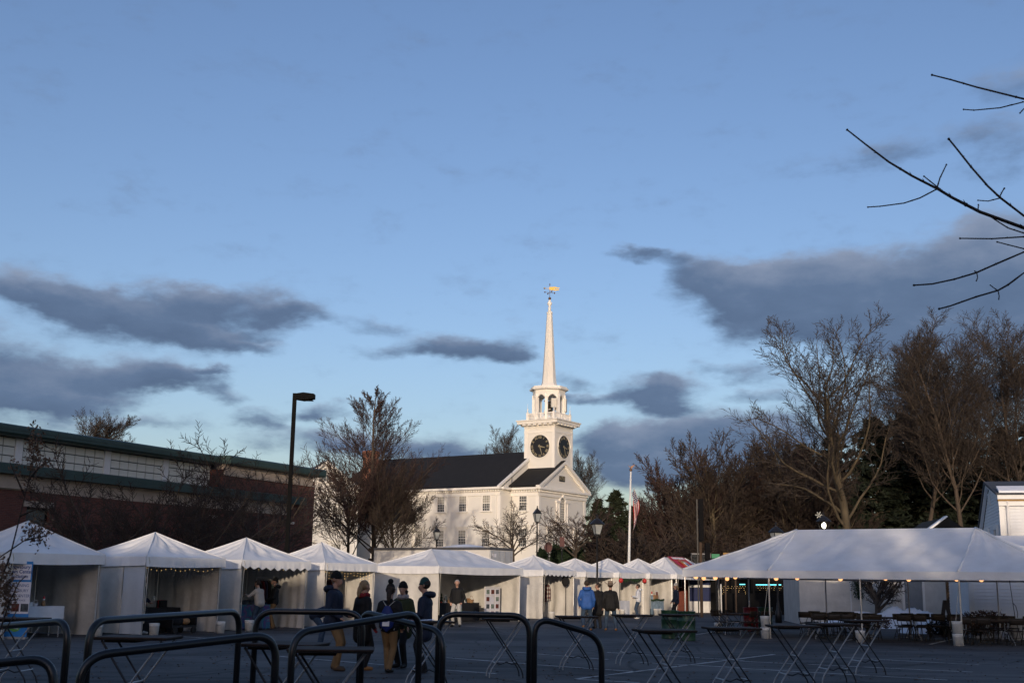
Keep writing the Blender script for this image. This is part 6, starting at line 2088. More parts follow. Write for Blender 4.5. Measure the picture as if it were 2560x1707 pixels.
        # face stays clear: the hair mass sits behind the brow
    if hat in ('beanie', 'pompom'):
        hm(shell(.099, .107, .142, -.10), 'beanie', hatmat)
        hm(MB().tube([hp(.097 * math.cos(q * math.pi / 12), -.01 + .105 * math.sin(q * math.pi / 12), .032) for q in range(25)], .011 * s, 8), 'cuff', hatmat)
        if hat == 'pompom':
            hm(MB().ell(hp(0, -.02, .20), (.06 * s, .06 * s, .058 * s), 12, 8), 'pompom', hatmat)
    elif hat == 'cowboy':
        b = MB()
        for (r1, zz) in ((0, 0),):
            b.grid(lambda u, v: hp((.10 + .12 * v) * math.cos(2 * math.pi * u), (-.01 + (.115 + .10 * v) * math.sin(2 * math.pi * u)),   .06 + .105 * v * v * abs(math.cos(2 * math.pi * u)) ** 2 - .03 * v * abs(math.sin(2 * math.pi * u))), 28, 4)
        solid(hm(b, 'brim', hatmat), .018)
        hm(_xf(MB().lathe([(.106, .05), (.102, .12), (.085, .18), (.06, .185), (.02, .168)], n=16, sq=(.95, 1.08)), hp), 'crown', hatmat)
        hm(_xf(MB().lathe([(.108, .065), (.107, .09)], n=16, sq=(.95, 1.08)), hp), 'hat_band', 'boot_brown')
    if hood:
        hm(MB().tube([up(-.10, .0, .53), up(-.12, -.07, .55), up(-.06, -.14, .53), up(.06, -.14, .53), up(.12, -.07, .55), up(.10, .0, .53)], [.04 * s, .055 * s, .065 * s, .065 * s, .055 * s, .04 * s], 10), 'hood', coat)
    if scarf:
        hm(MB().tube([up(.085 * math.cos(q * math.pi / 10), .01 + .085 * math.sin(q * math.pi / 10), .53 + .02 * math.sin(q * 1.7)) for q in range(21)], .045 * s, 8), 'scarf', scarf)
    return t, up, hp


def _xf(mb, fn):
    mb.v = [tuple(fn(*v)) for v in mb.v]
    return mb


P = {}
P['tall'] = person('tall person in navy parka and black beanie with tan trousers, looking towards the group', xg(832, 23.6, 0, 1600), -12, 1.84, 'coat_navy', 'pants_tan', 'boot_brown', hem=0.17, bulk=1.22, hat='beanie', hands=((-.2, .22, .98), (.22, .2, .95)), hood=True, feet=((-.12, .0), (.1, .12)))
gp = P['tall']
MB().tube([gp[2](-.085, .01, .012), gp[2](-.05, .10, .014), gp[2](.05, .10, .014), gp[2](.085, .01, .012)], .006, 5).build('glasses', 'black_metal', gp[0])
P['red'] = person('person in long black coat and red tartan scarf with blond ponytail', xg(905, 23.8, 0, 1600), 40, 1.70, 'coat_black', 'pants_black', 'boot_tan', hem=0.42, bulk=1.15, hair='hair_blond', hairlong=.22, scarf='scarf_red', hands=((-.2, .2, .95), (.26, .1, .84)), gloves='scarf_red', feet=((-.12, .05), (.13, -.02)))
P['pack'] = person('person seen from behind in black pompom hat, blue drawstring bag and tan trousers', xg(972, 23.3, 0, 1600), 80, 1.62, 'coat_black', 'pants_tan', 'boot_black', hem=0.14, bulk=1.22, hat='pompom', hair='hair_dark', hairlong=.25, hands=((-.18, .25, 1.0), (.24, .12, .9)), feet=((-.02, .02), (.05, -.12)))
pk_ = P['pack']
bg_ = MB()
rows = [(.0, .05), (.13, .10), (.155, .12), (.15, .11), (.11, .07), (.05, .03)]
bb_ = MB()
for j, (rx, ry) in enumerate(rows):
    for q in range(14):
        th = 2 * math.pi * q / 14
        bb_.v.append(tuple(pk_[1](rx * math.cos(th), -.19 + ry * math.sin(th) * .75, -.12 + .105 * j)))
for j in range(5):
    for q in range(14):
        q2 = (q + 1) % 14
        bb_.f.append((j * 14 + q, j * 14 + q2, (j + 1) * 14 + q2, (j + 1) * 14 + q))
bgt = thing('drawstring_bag', 'bright blue drawstring bag with a white printed patch on a back', 'bag', pk_[0].location, pk_[0].rotation_euler.z)
bb_.build('sack', 'bag_blue', bgt, True)
for sx in (-1, 1):
    MB().tube([pk_[1](sx * .03, -.17, .40), pk_[1](sx * .12, -.10, .50), pk_[1](sx * .14, .08, .46), pk_[1](sx * .15, .16, .2), pk_[1](sx * .14, -.14, -.08)], .006, 5).build('cord', 'rope', bgt)
MB().add([tuple(pk_[1](x, -.285 + (.01 if z > 0 else 0), z)) for x, z in ((-.075, .0), (.075, .0), (.075, .10), (-.075, .10))], [(0, 1, 2, 3)]).build('printed_patch', 'paper', bgt)
P['olive'] = person('smiling person in black knit hat, grey scarf and long olive coat facing the lot', xg(1005, 24.6, 0, 1600), -120, 1.66, 'coat_olive', 'pants_black', 'boot_black', hem=0.34, bulk=1.15, hat='beanie', hair='hair_dark', hairlong=.12, scarf='scarf_grey', headyaw=.25, hands=((-.24, .1, .85), (.22, .16, .88)))
P['teal'] = person('person in teal beanie and long navy padded coat reading at the table', xg(1060, 23.4, 0, 1600), 172, 1.74, 'coat_navy', 'pants_black', 'boot_black', hem=0.36, bulk=1.2, hat='beanie', hatmat='wool_teal', hair='hair_dark', hood=True, hands=((-.15, .28, 1.04), (.2, .26, 1.02)), feet=((-.13, -.05), (.12, .08)))
P['bent'] = person('bent-over person in dark blue jacket between the stalls and the group', xg(800, 31.5, 0, 1580), 10, 1.62, 'coat_navy', 'jeans', 'boot_brown', hem=0.1, bulk=1.15, lean=1.15, hands=((-.15, .62, .62), (.2, .55, .6)), hair='hair_dark', crouch=.06, pelvis=(0, -.18, 0))
P['grey'] = person('grey-haired stallholder in dark jacket and pale trousers, hands in pockets', xg(1142, 47.2, 0, 1520), -105, 1.78, 'coat_black', 'pants_grey', 'boot_black', hem=0.14, bulk=1.15, hair='hair_grey', headyaw=.25, hands=((-.22, .08, .90), (.22, .08, .90)), feet=((-.14, .02), (.14, 0)))
P['blue'] = person('person in bright blue hooded jacket walking towards the stalls', xg(1467, 45.0, 0, 1520), 88, 1.82, 'coat_blue', 'jeans', 'boot_tan', hem=0.2, bulk=1.12, hair='hair_dark', hood=True, hands=((-.26, .05, .88), (.24, .1, .86)), feet=((-.12, -.25, .12), (.14, .14)))
P['dark'] = person('person in long black coat beside the blue jacket, looking into the stall', xg(1495, 47.5, 0, 1520), 110, 1.74, 'coat_black', 'pants_black', 'boot_black', hem=0.46, bulk=1.05, hair='hair_dark', headyaw=.9, hands=((-.2, .1, .86), (.25, .08, .85)))
P['felt'] = person('person in felt brimmed hat, black jacket, jeans and tan boots seen from behind', xg(1526, 45.6, 0, 1520), 84, 1.76, 'coat_black', 'jeans', 'boot_tan', hem=0.22, bulk=1.28, hat='cowboy', hatmat='felt_tan', hair='hair_dark', hands=((-.28, -.02, .84), (.30, .0, .82)), feet=((-.17, .05), (.20, -.05)))
P['white'] = person('person in white padded jacket and jeans at the garland stall', xg(1596, 61.5, 0, 1500), 165, 1.72, 'coat_white', 'jeans', 'shoe_white', hem=0.12, bulk=1.15, hair='hair_dark', hood=True, hands=((-.16, .26, 1.12), (.14, .25, 1.05)), feet=((-.12, .0), (.12, .06)))
P['cream'] = person('person in navy jacket and cream knit hat passing the toy stall', xg(1690, 61.0, 0, 1500), 190, 1.76, 'coat_navy', 'pants_black', 'boot_black', hem=0.2, bulk=1.12, hat='beanie', hatmat='wool_cream', hair='hair_blond', hairlong=.18, hands=((-.2, .12, .86), (.22, .15, .86)))
P['oat'] = person('person in oatmeal sweater and jeans reaching over the tie-dyed table', T3.matrix_basis @ Vector((1.05, .12, 0)), 150, 1.68, 'sweater_oat', 'jeans', 'boot_black', hem=0.1, bulk=1.05, hair='hair_dark', lean=.18, hands=((-.2, .48, 1.22), (.2, .46, 1.18)))
P['hoodie'] = person('person in dark hoodie and baseball cap behind the tie-dyed table', T3.matrix_basis @ Vector((2.2, .55, 0)), 195, 1.74, 'coat_black', 'pants_tan', 'boot_brown', hem=0.14, bulk=1.12, hat='beanie', hood=True, headpitch=-.35, hands=((-.14, .30, 1.0), (.2, .28, .96)))
P['inside'] = person('person in dark clothes standing just inside the clear panel stall', T2.matrix_basis @ Vector((.55, .75, 0)), -10, 1.76, 'coat_navy', 'pants_black', 'shoe_white', hem=0.14, bulk=1.08, hair='hair_dark', hands=((-.18, .2, .95), (.2, .2, .95)))

# ================================================================== TREES
def branch_mesh(name, branches, mat, parent, sides=3):
    """branches: list of (points, r0, r1); one mesh of tapered tubes"""
    groups = {}
    for pts, r0, r1 in branches:
        groups.setdefault(len(pts), []).append((pts, r0, r1))
    allv, allf, off = [], [], 0
    cs = [(math.cos(2 * math.pi * k / sides), math.sin(2 * math.pi * k / sides)) for k in range(sides)]
    for n, lst in groups.items():
        Pn = np.array([[tuple(p) for p in b[0]] for b in lst])          # B,n,3
        B = len(lst)
        r0 = np.array([b[1] for b in lst])[:, None]
        r1 = np.array([b[2] for b in lst])[:, None]
        t = np.linspace(0, 1, n)[None, :]
        r = r0 + (r1 - r0) * t
        d = np.gradient(Pn, axis=1)
        d /= np.linalg.norm(d, axis=2, keepdims=True) + 1e-9
        ref = np.where(np.abs(d[..., 2:3]) < .9, np.array([0, 0, 1.0]), np.array([1.0, 0, 0]))
        a = np.cross(d, ref); a /= np.linalg.norm(a, axis=2, keepdims=True) + 1e-9
        b_ = np.cross(d, a)
        ring = np.stack([Pn + (a * c + b_ * s) * r[..., None] for c, s in cs], axis=2)    # B,n,sides,3
        allv.append(ring.reshape(-1, 3))
        idx = np.arange(B * n * sides).reshape(B, n, sides) + off
        q = np.stack([idx[:, :-1, :], np.roll(idx, -1, 2)[:, :-1, :], np.roll(idx, -1, 2)[:, 1:, :], idx[:, 1:, :]], axis=-1)
        allf.append(q.reshape(-1, 4))
        off += B * n * sides
    v, f = np.concatenate(allv), np.concatenate(allf)
    me = bpy.data.meshes.new(name)
    me.vertices.add(len(v)); me.vertices.foreach_set('co', v.astype(np.float32).ravel())
    me.loops.add(f.size); me.loops.foreach_set('vertex_index', f.astype(np.int32).ravel())
    me.polygons.add(len(f)); me.polygons.foreach_set('loop_start', np.arange(0, f.size, 4, dtype=np.int32))
    me.polygons.foreach_set('loop_total', np.full(len(f), 4, dtype=np.int32))
    me.polygons.foreach_set('use_smooth', np.ones(len(f), dtype=bool))
    me.update(calc_edges=True)
    me.materials.append(M[mat])
    return link(bpy.data.objects.new(name, me), parent)


def perp(d, r_):
    a = d.cross(Vector((r_.uniform(-1, 1), r_.uniform(-1, 1), r_.uniform(-1, 1))))
    return a.normalized() if a.length > 1e-4 else Vector((1, 0, 0))


def grow(out, p, d, L, r, lvl, S, r_):
    n = S['seg'][lvl]
    pts = [p.copy()]
    dirs = [d.copy()]
    for i in range(n):
        d = d + perp(d, r_) * S['wob'][lvl] * r_.random() + Vector((0, 0, S['trop'][lvl]))
        d.normalize()
        p = p + d * (L / n)
        pts.append(p.copy()); dirs.append(d.copy())
    r1 = r * S['tap'][lvl]
    out.append((lvl, pts, r, r1))
    if lvl + 1 >= len(S['seg']): return
    cnt = S['n'][lvl]
    cnt = max(1, int(cnt * r_.uniform(.8, 1.2)))
    t0 = S['t0'][lvl]
    az0 = r_.uniform(0, 6.28)
    for k in range(cnt):
        t = t0 + (1 - t0) * (k + r_.random()) / cnt
        f_ = t * n
        i = min(n - 1, int(f_))
        q = pts[i].lerp(pts[i + 1], f_ - i)
        dd = dirs[i + 1]
        az_ = az0 + k * 2.4 + r_.uniform(-.5, .5)
        a = dd.cross(Vector((0, 0, 1)) if abs(dd.z) < .95 else Vector((1, 0, 0))).normalized()
        b = dd.cross(a)
        an_ = S['ang'][lvl] * r_.uniform(.7, 1.3)
        nd = dd * math.cos(an_) + (a * math.cos(az_) + b * math.sin(az_)) * math.sin(an_)
        sh = S['shape'](t) if lvl == 0 else (1 - .55 * t)
        grow(out, q, nd.normalized(), L * S['ratio'][lvl] * sh * r_.uniform(.75, 1.2), max(S['rmin'], (r + (r1 - r) * t) * S['rr'][lvl]), lvl + 1, S, r_)


SP = {
    'pear': dict(seg=[7, 6, 4, 3, 2], wob=[.05, .12, .14, .14, .16], trop=[.0, .05, .05, .05, .05], tap=[.2, .25, .3, .4, .5], n=[66, 14, 9, 2], t0=[.07, .15, .12, .1], ang=[R(44), R(26), R(27), R(26)], ratio=[.46, .42, .50, .7], rr=[.30, .45, .5, .7], rmin=.013, shape=lambda t: (1 - t) ** .8 * 1.05 + .12),
    'spread': dict(seg=[8, 8, 6, 4, 2], wob=[.22, .34, .30, .22, .2], trop=[.0, .07, .06, .05, .04], tap=[.55, .25, .3, .35, .5], n=[19, 14, 11, 3], t0=[.38, .22, .15, .1], ang=[R(46), R(38), R(36), R(30)], ratio=[.60, .44, .50, .62], rr=[.38, .40, .45, .6], rmin=.017, shape=lambda t: 1.05 - .3 * t),
    'tall': dict(seg=[10, 7, 5, 3, 2], wob=[.18, .24, .22, .2, .2], trop=[.02, .13, .08, .06, .05], tap=[.22, .25, .3, .4, .5], n=[26, 14, 11, 3], t0=[.38, .2, .15, .1], ang=[R(36), R(32), R(34), R(28)], ratio=[.36, .46, .52, .65], rr=[.40, .42, .45, .6], rmin=.014, shape=lambda t: .6 + .8 * math.sin(math.pi * min(1, t * 1.05)) * .7),
    'dense': dict(seg=[5, 7, 5, 3, 2], wob=[.08, .18, .2, .2, .2], trop=[.0, .06, .06, .05, .05], tap=[.6, .22, .3, .4, .5], n=[24, 14, 11, 3], t0=[.12, .15, .15, .1], ang=[R(50), R(32), R(32), R(28)], ratio=[.84, .44, .50, .62], rr=[.42, .42, .45, .6], rmin=.024, shape=lambda t: 1.15 - .25 * t),
    'small': dict(seg=[4, 6, 4, 3], wob=[.08, .26, .28, .3], trop=[.0, .05, .05, .03], tap=[.7, .25, .3, .45], n=[12, 13, 13], t0=[.5, .2, .2], ang=[R(52), R(42), R(45)], ratio=[1.6, .45, .42], rr=[.6, .5, .5], rmin=.016, shape=lambda t: 1.0),
    'shrub': dict(seg=[2, 5, 4, 3], wob=[.1, .25, .35, .45], trop=[.0, .04, .03, .02], tap=[.8, .3, .35, .5], n=[20, 12, 9], t0=[.0, .15, .2], ang=[R(38), R(36), R(42)], ratio=[4.2, .46, .45], rr=[.5, .55, .55], rmin=.024, shape=lambda t: 1.0),
}
TM = {}


def tree(sp, seed, H, loc, label, rz=0.0, r0=None, mat='twig_brown', barkmat='bark', name='bare_tree', group=None, sc=None, trunk_frac=None, wide=1.0, cat='tree'):
    """thing with trunk (stem and limbs) and crown (branches and twigs); same (species, seed) shares meshes"""
    t = thing(name, label, cat, loc, rz, group)
    key = (sp, seed, mat)
    if key not in TM:
        S = SP[sp]
        r_ = random.Random(seed)
        out = []
        base = {'pear': .92, 'spread': .52, 'tall': .9, 'dense': .34, 'small': .36, 'shrub': .16}[sp]
        grow(out, Vector((0, 0, 0)), Vector((0, 0, 1)), base * H, r0 or H * .018, 0, S, r_)
        tb = [(p, a, b) for l, p, a, b in out if l <= 1]
        cb_ = [(p, a, b) for l, p, a, b in out if l > 1]
        mx_ = max(p[-1].z for p, a, b in cb_)
        k = H / mx_
        sc_ = lambda lst: [([Vector((q.x * k * wide, q.y * k * wide, q.z * k)) for q in p], a, b) for p, a, b in lst]
        o1 = branch_mesh('trunk', sc_(tb), barkmat, t, 7)
        o2 = branch_mesh('crown', sc_(cb_), mat, t, 3)
        TM[key] = (o1, o2)
    else:
        for o in TM[key]:
            inst(o, (0, 0, 0), parent=t, name=o.name.split('.')[0])
    if sc: t.scale = sc
    return t


def pine(seed, H, loc, label, rz=0, mat='needles', name='pine_tree', spread=.26, group=None, sc=None, low=.15, dens=1.0, cat='tree'):
    t = thing(name, label, cat, loc, rz, group)
    key = ('pine', seed)
    if key not in TM:
        r_ = random.Random(seed)
        o1 = branch_mesh('trunk', [([Vector((.02 * H * math.sin(i) * .3, 0, H * i / 6)) for i in range(7)], H * .016, .02)], 'bark', t, 7)
        boughs, vs, fs = [], [], []
        nb = int(64 * dens)
        for k in range(nb):
            tt = low + (1 - low) * (k + r_.random()) / nb
            L_ = H * spread * (1 - tt) ** .7 * r_.uniform(.55, 1.25) + .25
            a = k * 2.4 + r_.uniform(-.4, .4)
            p0 = Vector((0, 0, H * tt))
            d = Vector((math.cos(a), math.sin(a), r_.uniform(-.1, .25)))
            pts = [p0 + d * L_ * q / 3 + Vector((0, 0, .10 * L_ * (q / 3) ** 2 * r_.uniform(-.6, 1))) for q in range(4)]
            boughs.append((pts, .05, .012))
            for j in range(int(34 * dens)):
                s_ = r_.uniform(.25, 1.05)
                c_ = p0 + d * L_ * s_ + Vector((r_.gauss(0, .16 * L_ * .6), r_.gauss(0, .16 * L_ * .6), r_.gauss(.05, .10 * L_ * .6 + .05)))
                for q in range(2):
                    u_ = Vector((r_.gauss(0, 1), r_.gauss(0, 1), r_.gauss(.2, .6))).normalized() * r_.uniform(.22, .5)
                    w_ = perp(u_, r_) * r_.uniform(.07, .16)
                    n0 = len(vs)
                    vs += [tuple(c_ - u_ * .4 - w_), tuple(c_ - u_ * .4 + w_), tuple(c_ + u_ + w_ * .2)]
                    fs.append((n0, n0 + 1, n0 + 2))
        bo = branch_mesh('boughs', boughs, 'bark', t, 3)
        cm = MB(); cm.v, cm.f = vs, fs
        o2 = cm.build('crown', mat, t)
        TM[key] = (o1, bo, o2)
    else:
        for o in TM[key]:
            inst(o, (0, 0, 0), parent=t, name=o.name.split('.')[0])
    if sc: t.scale = sc
    return t


# pear tree before the church
tree('pear', 5, 13.4, xg(940, 86, LAWN, 1300), 'dense oval leafless pear tree before the church', r0=.20, mat='twig_red', wide=1.15)
for i, (u, Y, k, lb) in enumerate(((872, 83, .62, 'brown many-stemmed bush at the foot of the pear tree'), (985, 84, .55, 'brown leafless bush beside the timber railing'))):
    tree('dense', 51 + i, 13.4, xg(u, Y, LAWN, 1350), lb, rz=i * 2.2, r0=.22, mat=('twig_red', 'twig_brown', 'twig_red')[i], barkmat='bark_light', name='bare_bush', sc=(k * .85, k * .85, k), cat='bush')
# small trees by the church porch
tree('small', 8, 5.2, xg(1285, 84, LAWN, 1380), 'spreading leafless ornamental tree by the lantern before the porch', r0=.12, mat='twig_grey', wide=1.15)
tree('small', 9, 5.9, xg(1436, 88, LAWN, 1380), 'leafless ornamental tree at the corner of the church front', r0=.14, mat='twig_red', barkmat='bark', wide=1.0)
# trees in front of the brick hall
for i, (u, Y, H_, sd) in enumerate(((262, 47.5, 7.2, 21), (478, 51, 7.5, 22), (655, 58, 9.1, 23), (575, 62, 9.0, 21), (395, 50.5, 6.9, 24))):
    tree('small', sd, H_, xg(u, Y, 0, 1300), ('leafless small tree before the clerestory panels of the brick hall', 'leafless tree beside the black parking lamp', 'leafless tree at the corner block of the brick hall', 'leafless tree against the brick end of the hall', 'low leafless tree against the brick wall')[i], rz=i * 1.3, r0=.10, mat='twig_brown', wide=1.0, sc=None if i not in (3,) else (1.1, 1.1, 1.08))
# crowns showing over the hall roof and the church roof
tree('tall', 31, 13.8, xg(150, 104, LAWN, 1200), 'leafless tree top showing above the roof of the brick hall', r0=.3, mat='twig_grey', wide=1.2)
tree('tall', 31, 13.8, xg(240, 112, LAWN, 1200), 'second leafless crown above the roof of the brick hall', rz=2.0, mat='twig_grey', sc=(.8, .8, .97))
tree('small', 22, 6.9, xg(385, 76, 0, 1200), 'tip of a leafless tree over the middle of the hall roof', rz=1.1, mat='twig_brown', sc=(1.3, 1.3, 1.36))
tree('tall', 32, 20.6, xg(1272, 160, LAWN, 1200), 'leafless tree behind the church roof beside the tower', r0=.35, mat='twig_grey', wide=1.0)
tree('tall', 32, 20.6, xg(1440, 165, LAWN, 1200), 'leafless tree peeping out behind the church tower', rz=2.2, mat='twig_grey', sc=(.9, .9, .87))
# right-hand wood
tree('spread', 41, 22.4, xg(2135, 86, 0, 1200), 'great spreading leafless tree with pale sunlit trunk and a low crooked limb', r0=.36, mat='twig_grey', barkmat='bark_light', rz=2.6, wide=1.12)
tree('tall', 42, 23.0, xg(2300, 95, 0, 1200), 'tall leafless forest tree next to the great spreading tree', r0=.24, mat='twig_grey', wide=1.15)
tree('tall', 43, 23.2, xg(2405, 92, 0, 1200), 'tall leafless forest tree with forked pale stem behind the house gable', r0=.25, mat='twig_grey', barkmat='bark', wide=1.25)
tree('tall', 44, 24.0, xg(2500, 98, 0, 1200), 'tall leafless forest tree above the clapboard house roof', r0=.24, mat='twig_grey', wide=1.3)
tree('tall', 42, 25.5, xg(2590, 90, 0, 1200), 'tall leafless forest tree at the far end of the wood', rz=2.4, mat='twig_grey', sc=(1.05, 1.05, .92))
tree('tall', 43, 26.5, xg(2235, 108, 0, 1200), 'thin leafless forest tree behind the pines', rz=1.2, mat='twig_grey', sc=(1.05, 1.05, 1.08))
tree('tall', 44, 25.0, xg(1900, 118, 0, 1200), 'slim leafless tree rising over the round brown trees', rz=1.0, mat='twig_grey', sc=(.55, .55, .70))
for i, (u, Y, sd, k, lb) in enumerate(((1700, 104, 51, .98, 'round-crowned reddish leafless tree behind the emblem stall'), (1795, 100, 52, 1.08, 'dense round leafless tree behind the timber pole'), (1860, 103, 53, 1.02, 'dense reddish leafless tree left of the great spreading tree'),
                                        (1630, 112, 52, .74, 'low brown leafless tree beside the flagpole'), (1745, 110, 53, 1.05, 'brown round leafless tree behind the tinsel curtain'), (1905, 108, 52, 1.08, 'reddish round leafless tree before the slim tall one'), (1665, 118, 53, .85, 'far brown leafless tree behind the hanging flag'), (1830, 114, 51, 1.12, 'far brown leafless tree between two round reddish ones'), (1990, 100, 52, 1.1, 'brown leafless tree under the crown of the great spreading tree'), (1955, 112, 51, 1.16, 'brown leafless tree behind the unlit street lamp'), (2040, 108, 53, 1.2, 'dark leafless thicket tree behind the low crooked limb'))):
    tree('dense', sd, 13.4, xg(u, Y, 0, 1300), lb, rz=i * 1.7, r0=.22, mat=('twig_red', 'twig_brown', 'twig_red')[sd - 51], barkmat='bark_light', sc=(k * .9, k * .9, k))
for i, (u, Y, H_, lb) in enumerate(((2010, 118, 1.0, 'dark pine behind the great spreading tree'), (2090, 112, 1.02, 'dark pine in the gap left of the pale trunk'), (2195, 104, 1.05, 'dark pine right of the pale trunk'), (2270, 112, 1.15, 'tall dark pine among the forest trees'), (2345, 104, 1.1, 'dark pine behind the snowy gable'), (2430, 112, 1.0, 'dark pine behind the house gable'), (2520, 106, 1.02, 'dark pine over the clapboard roof'), (2590, 100, 1.0, 'dark pine at the far end of the wood'))):
    pine(61 + i % 3, 15.5, xg(u, Y, 0, 1300), lb, rz=i * 1.1, sc=(H_ * 1.15, H_ * 1.15, H_), spread=.30, low=.12, dens=1.7)
for i, (u, Y, H_, lb) in enumerate(((1495, 96, .98, 'green cedar next to the church corner'), (1540, 100, 1.15, 'pointed green cedar behind the flagpole'), (1590, 108, 1.1, 'green cedar beside the hanging flag'), (1515, 104, .85, 'low green cedar behind the broad-capped lamp'))):
    p = xg(u, Y, 0, 1300)
    if p.x < 9.5:
        p.z = LAWN
        H_ *= .78
    pine(71 + i % 2, 9.0, p, lb, rz=i, mat='cedar', name='cedar_tree', sc=(H_, H_, H_ * .86), spread=.24, low=.06, dens=1.0)
# understorey thicket along the foot of the wood, each bush its own
for i in range(26):
    u = 1475 + i * 43 + rng.uniform(-12, 12)
    Y = rng.uniform(84, 100)
    k = rng.uniform(.8, 1.35)
    tree('shrub', 81 + i % 3, 5.0, xg(u, Y, 0, 1350), 'leafless brown bush in the thicket at the foot of the wood', rz=i * 1.9, r0=.07, mat='twig_brown' if i % 3 else 'twig_red', barkmat='bark', name='bare_bush', group='bushes along the foot of the wood', sc=(k * 1.25, k * 1.25, k), cat='bush')
# far wood closing the horizon: one mass nobody could count
fw_ = []
r_ = random.Random(6)
for i in range(4200):
    x = r_.uniform(14, 92)
    y = r_.uniform(122, 150)
    h = r_.uniform(5, 12.5) * (.75 + .25 * math.sin(x * .35))
    p = Vector((x, y, 0))
    d = Vector((r_.gauss(0, .12), r_.gauss(0, .12), 1)).normalized()
    pts = [p + d * h * q / 3 + Vector((r_.gauss(0, .25), 0, 0)) * (q > 0) for q in range(4)]
    fw_.append((pts, r_.uniform(.06, .2), .03))
    for k in range(6):
        q = pts[0].lerp(pts[3], r_.uniform(.25, 1))
        e = q + Vector((r_.gauss(0, 1.0), r_.gauss(0, .6), r_.uniform(.3, 2.0)))
        fw_.append(([q, q.lerp(e, .5) + Vector((r_.gauss(0, .12), 0, .1)), e + Vector((0, 0, 0)), e + Vector((r_.gauss(0, .3), 0, .5))], .05, .012))
tag(branch_mesh('far_wood', fw_, 'twig_brown', None, 3), 'far leafless wood closing the view behind the tall trees', 'wood', kind='stuff')

# unseen trees added behind the photographer to filter the low sun on the tents
for i, (x, y) in enumerate([(-27, -14), (3.0, -14), (7.0, -16.5), (11.0, -13.5), (15.0, -16.5), (21, -14)]):
    tree('dense', 51 + i % 3, 13.4, (x, y, 0), 'unseen leafless tree added behind the racks to filter the low sun', rz=i * 2.1, mat=('twig_red', 'twig_brown', 'twig_red')[i % 3], barkmat='bark_light', group='trees added behind the racks to filter the sun', sc=(.85, .85, .92))

# conical shrubs before the church, small tree by the garage
for i, (u, v) in enumerate(((1356, 1378), (1390, 1368), (1417, 1374), (1450, 1380))):
    p = xg(u, 90, LAWN, 1380)
    o = pine(91, 2.2, p, ('pointed evergreen shrub left of the round sign', 'tall pointed evergreen shrub under the box sign', 'pointed evergreen shrub by the church door', 'pointed evergreen shrub at the church corner')[i], rz=i, mat='evergreen_shrub', name='evergreen_shrub', spread=.16, low=.03, dens=.7, sc=(.8, .8, (at(u, v, 90).z - LAWN) / 2.2), cat='shrub')
tree('small', 99, 3.6, xg(2192, 53, 0, 1500), 'leafless small tree with forked dark trunk before the white garage', r0=.15, mat='twig_brown', wide=.75)

# ------------------------------------------------------------------ branch reaching in from a tree beside the photographer
ot = thing('overhanging_tree', 'bare tree outside the frame whose thin dark twigs reach across the sky', 'tree', (5.6, 9.2, 0))
O = ot.location
MB().tube([Vector((0, 0, 0)), Vector((.05, 0, 2)), Vector((.0, .05, 4.2)), Vector((-.15, 0, 6.6))], [.16, .12, .08, .03], 10).build('trunk', 'bark', ot, True)


def twig(pxs, r0, r1, Y=9.0, Y1=None, root=None, bud=True):
    pts = []
    n = len(pxs)
    for i, (u, v) in enumerate(pxs):
        pts.append(at(u, v, Y + ((Y1 or Y) - Y) * i / max(1, n - 1)) - O)
    if root is not None: pts = [Vector(root)] + pts
    # smooth a little with midpoints
    sm = []
    for i in range(len(pts) - 1):
        sm += [pts[i], pts[i].lerp(pts[i + 1], .5)]
    sm.append(pts[-1])
    rs = [r0 + (r1 - r0) * i / (len(sm) - 1) for i in range(len(sm))]
    mb = MB().tube(sm, rs, 8)
    kr = random.Random(int(pxs[0][0] * 7 + pxs[-1][1]))
    for i in range(1, len(sm) - 1):
        off = Vector((kr.uniform(-1, 1), kr.uniform(-1, 1), kr.uniform(-.3, 1))).normalized()
        b0 = sm[i]
        mb.tube([b0, b0 + off * rs[i] * 2.2 + (sm[i + 1] - sm[i]).normalized() * rs[i] * 2.5], [rs[i] * .55, rs[i] * .12], 5)
    if bud:
        mb.ell(sm[-1], (r1 * 1.7, r1 * 1.7, r1 * 1.7), 7, 5)
        for i in (len(sm) // 3, 2 * len(sm) // 3):
            mb.ell(sm[i], (rs[i] * 1.35,) * 3, 7, 5)
    mb.build('branch', 'twig_dark', ot, True)


twig([(2560, 248), (2520, 238), (2440, 218), (2378, 200), (2330, 188)], .009, .006, root=(-.05, 0, 5.3))
twig([(2560, 255), (2500, 270), (2435, 276), (2409, 274)], .006, .0045, root=(-.05, 0, 5.25))
twig([(2560, 570), (2450, 530), (2380, 494), (2345, 473), (2280, 440), (2222, 405), (2165, 362), (2118, 325)], .016, .006, root=(-.02, .03, 4.1))
twig([(2341, 475), (2350, 445), (2366, 412)], .006, .0045)
twig([(2370, 489), (2340, 465), (2310, 441)], .007, .0045)
twig([(2340, 474), (2300, 495), (2260, 508), (2200, 516), (2170, 518)], .006, .0045)
twig([(2445, 526), (2446, 512)], .005, .004)
twig([(2560, 540), (2500, 494), (2470, 466), (2428, 418), (2390, 370), (2372, 348)], .010, .007, root=(-.0, .05, 4.6))
twig([(2498, 494), (2508, 475), (2511, 471)], .005, .0045)
twig([(2498, 496), (2470, 503), (2445, 501)], .005, .004)
twig([(2560, 583), (2520, 570), (2490, 551), (2478, 543)], .006, .005, root=(-.02, .03, 4.05), bud=False)
twig([(2560, 592), (2480, 597), (2400, 596)], .007, .005, root=(-.02, .02, 3.95))
twig([(2560, 622), (2520, 612), (2493, 605)], .006, .0045, root=(-.02, 0, 3.9))
twig([(2560, 630), (2490, 660), (2440, 682), (2386, 698), (2330, 710), (2285, 713)], .008, .006, root=(-.02, 0, 3.8))
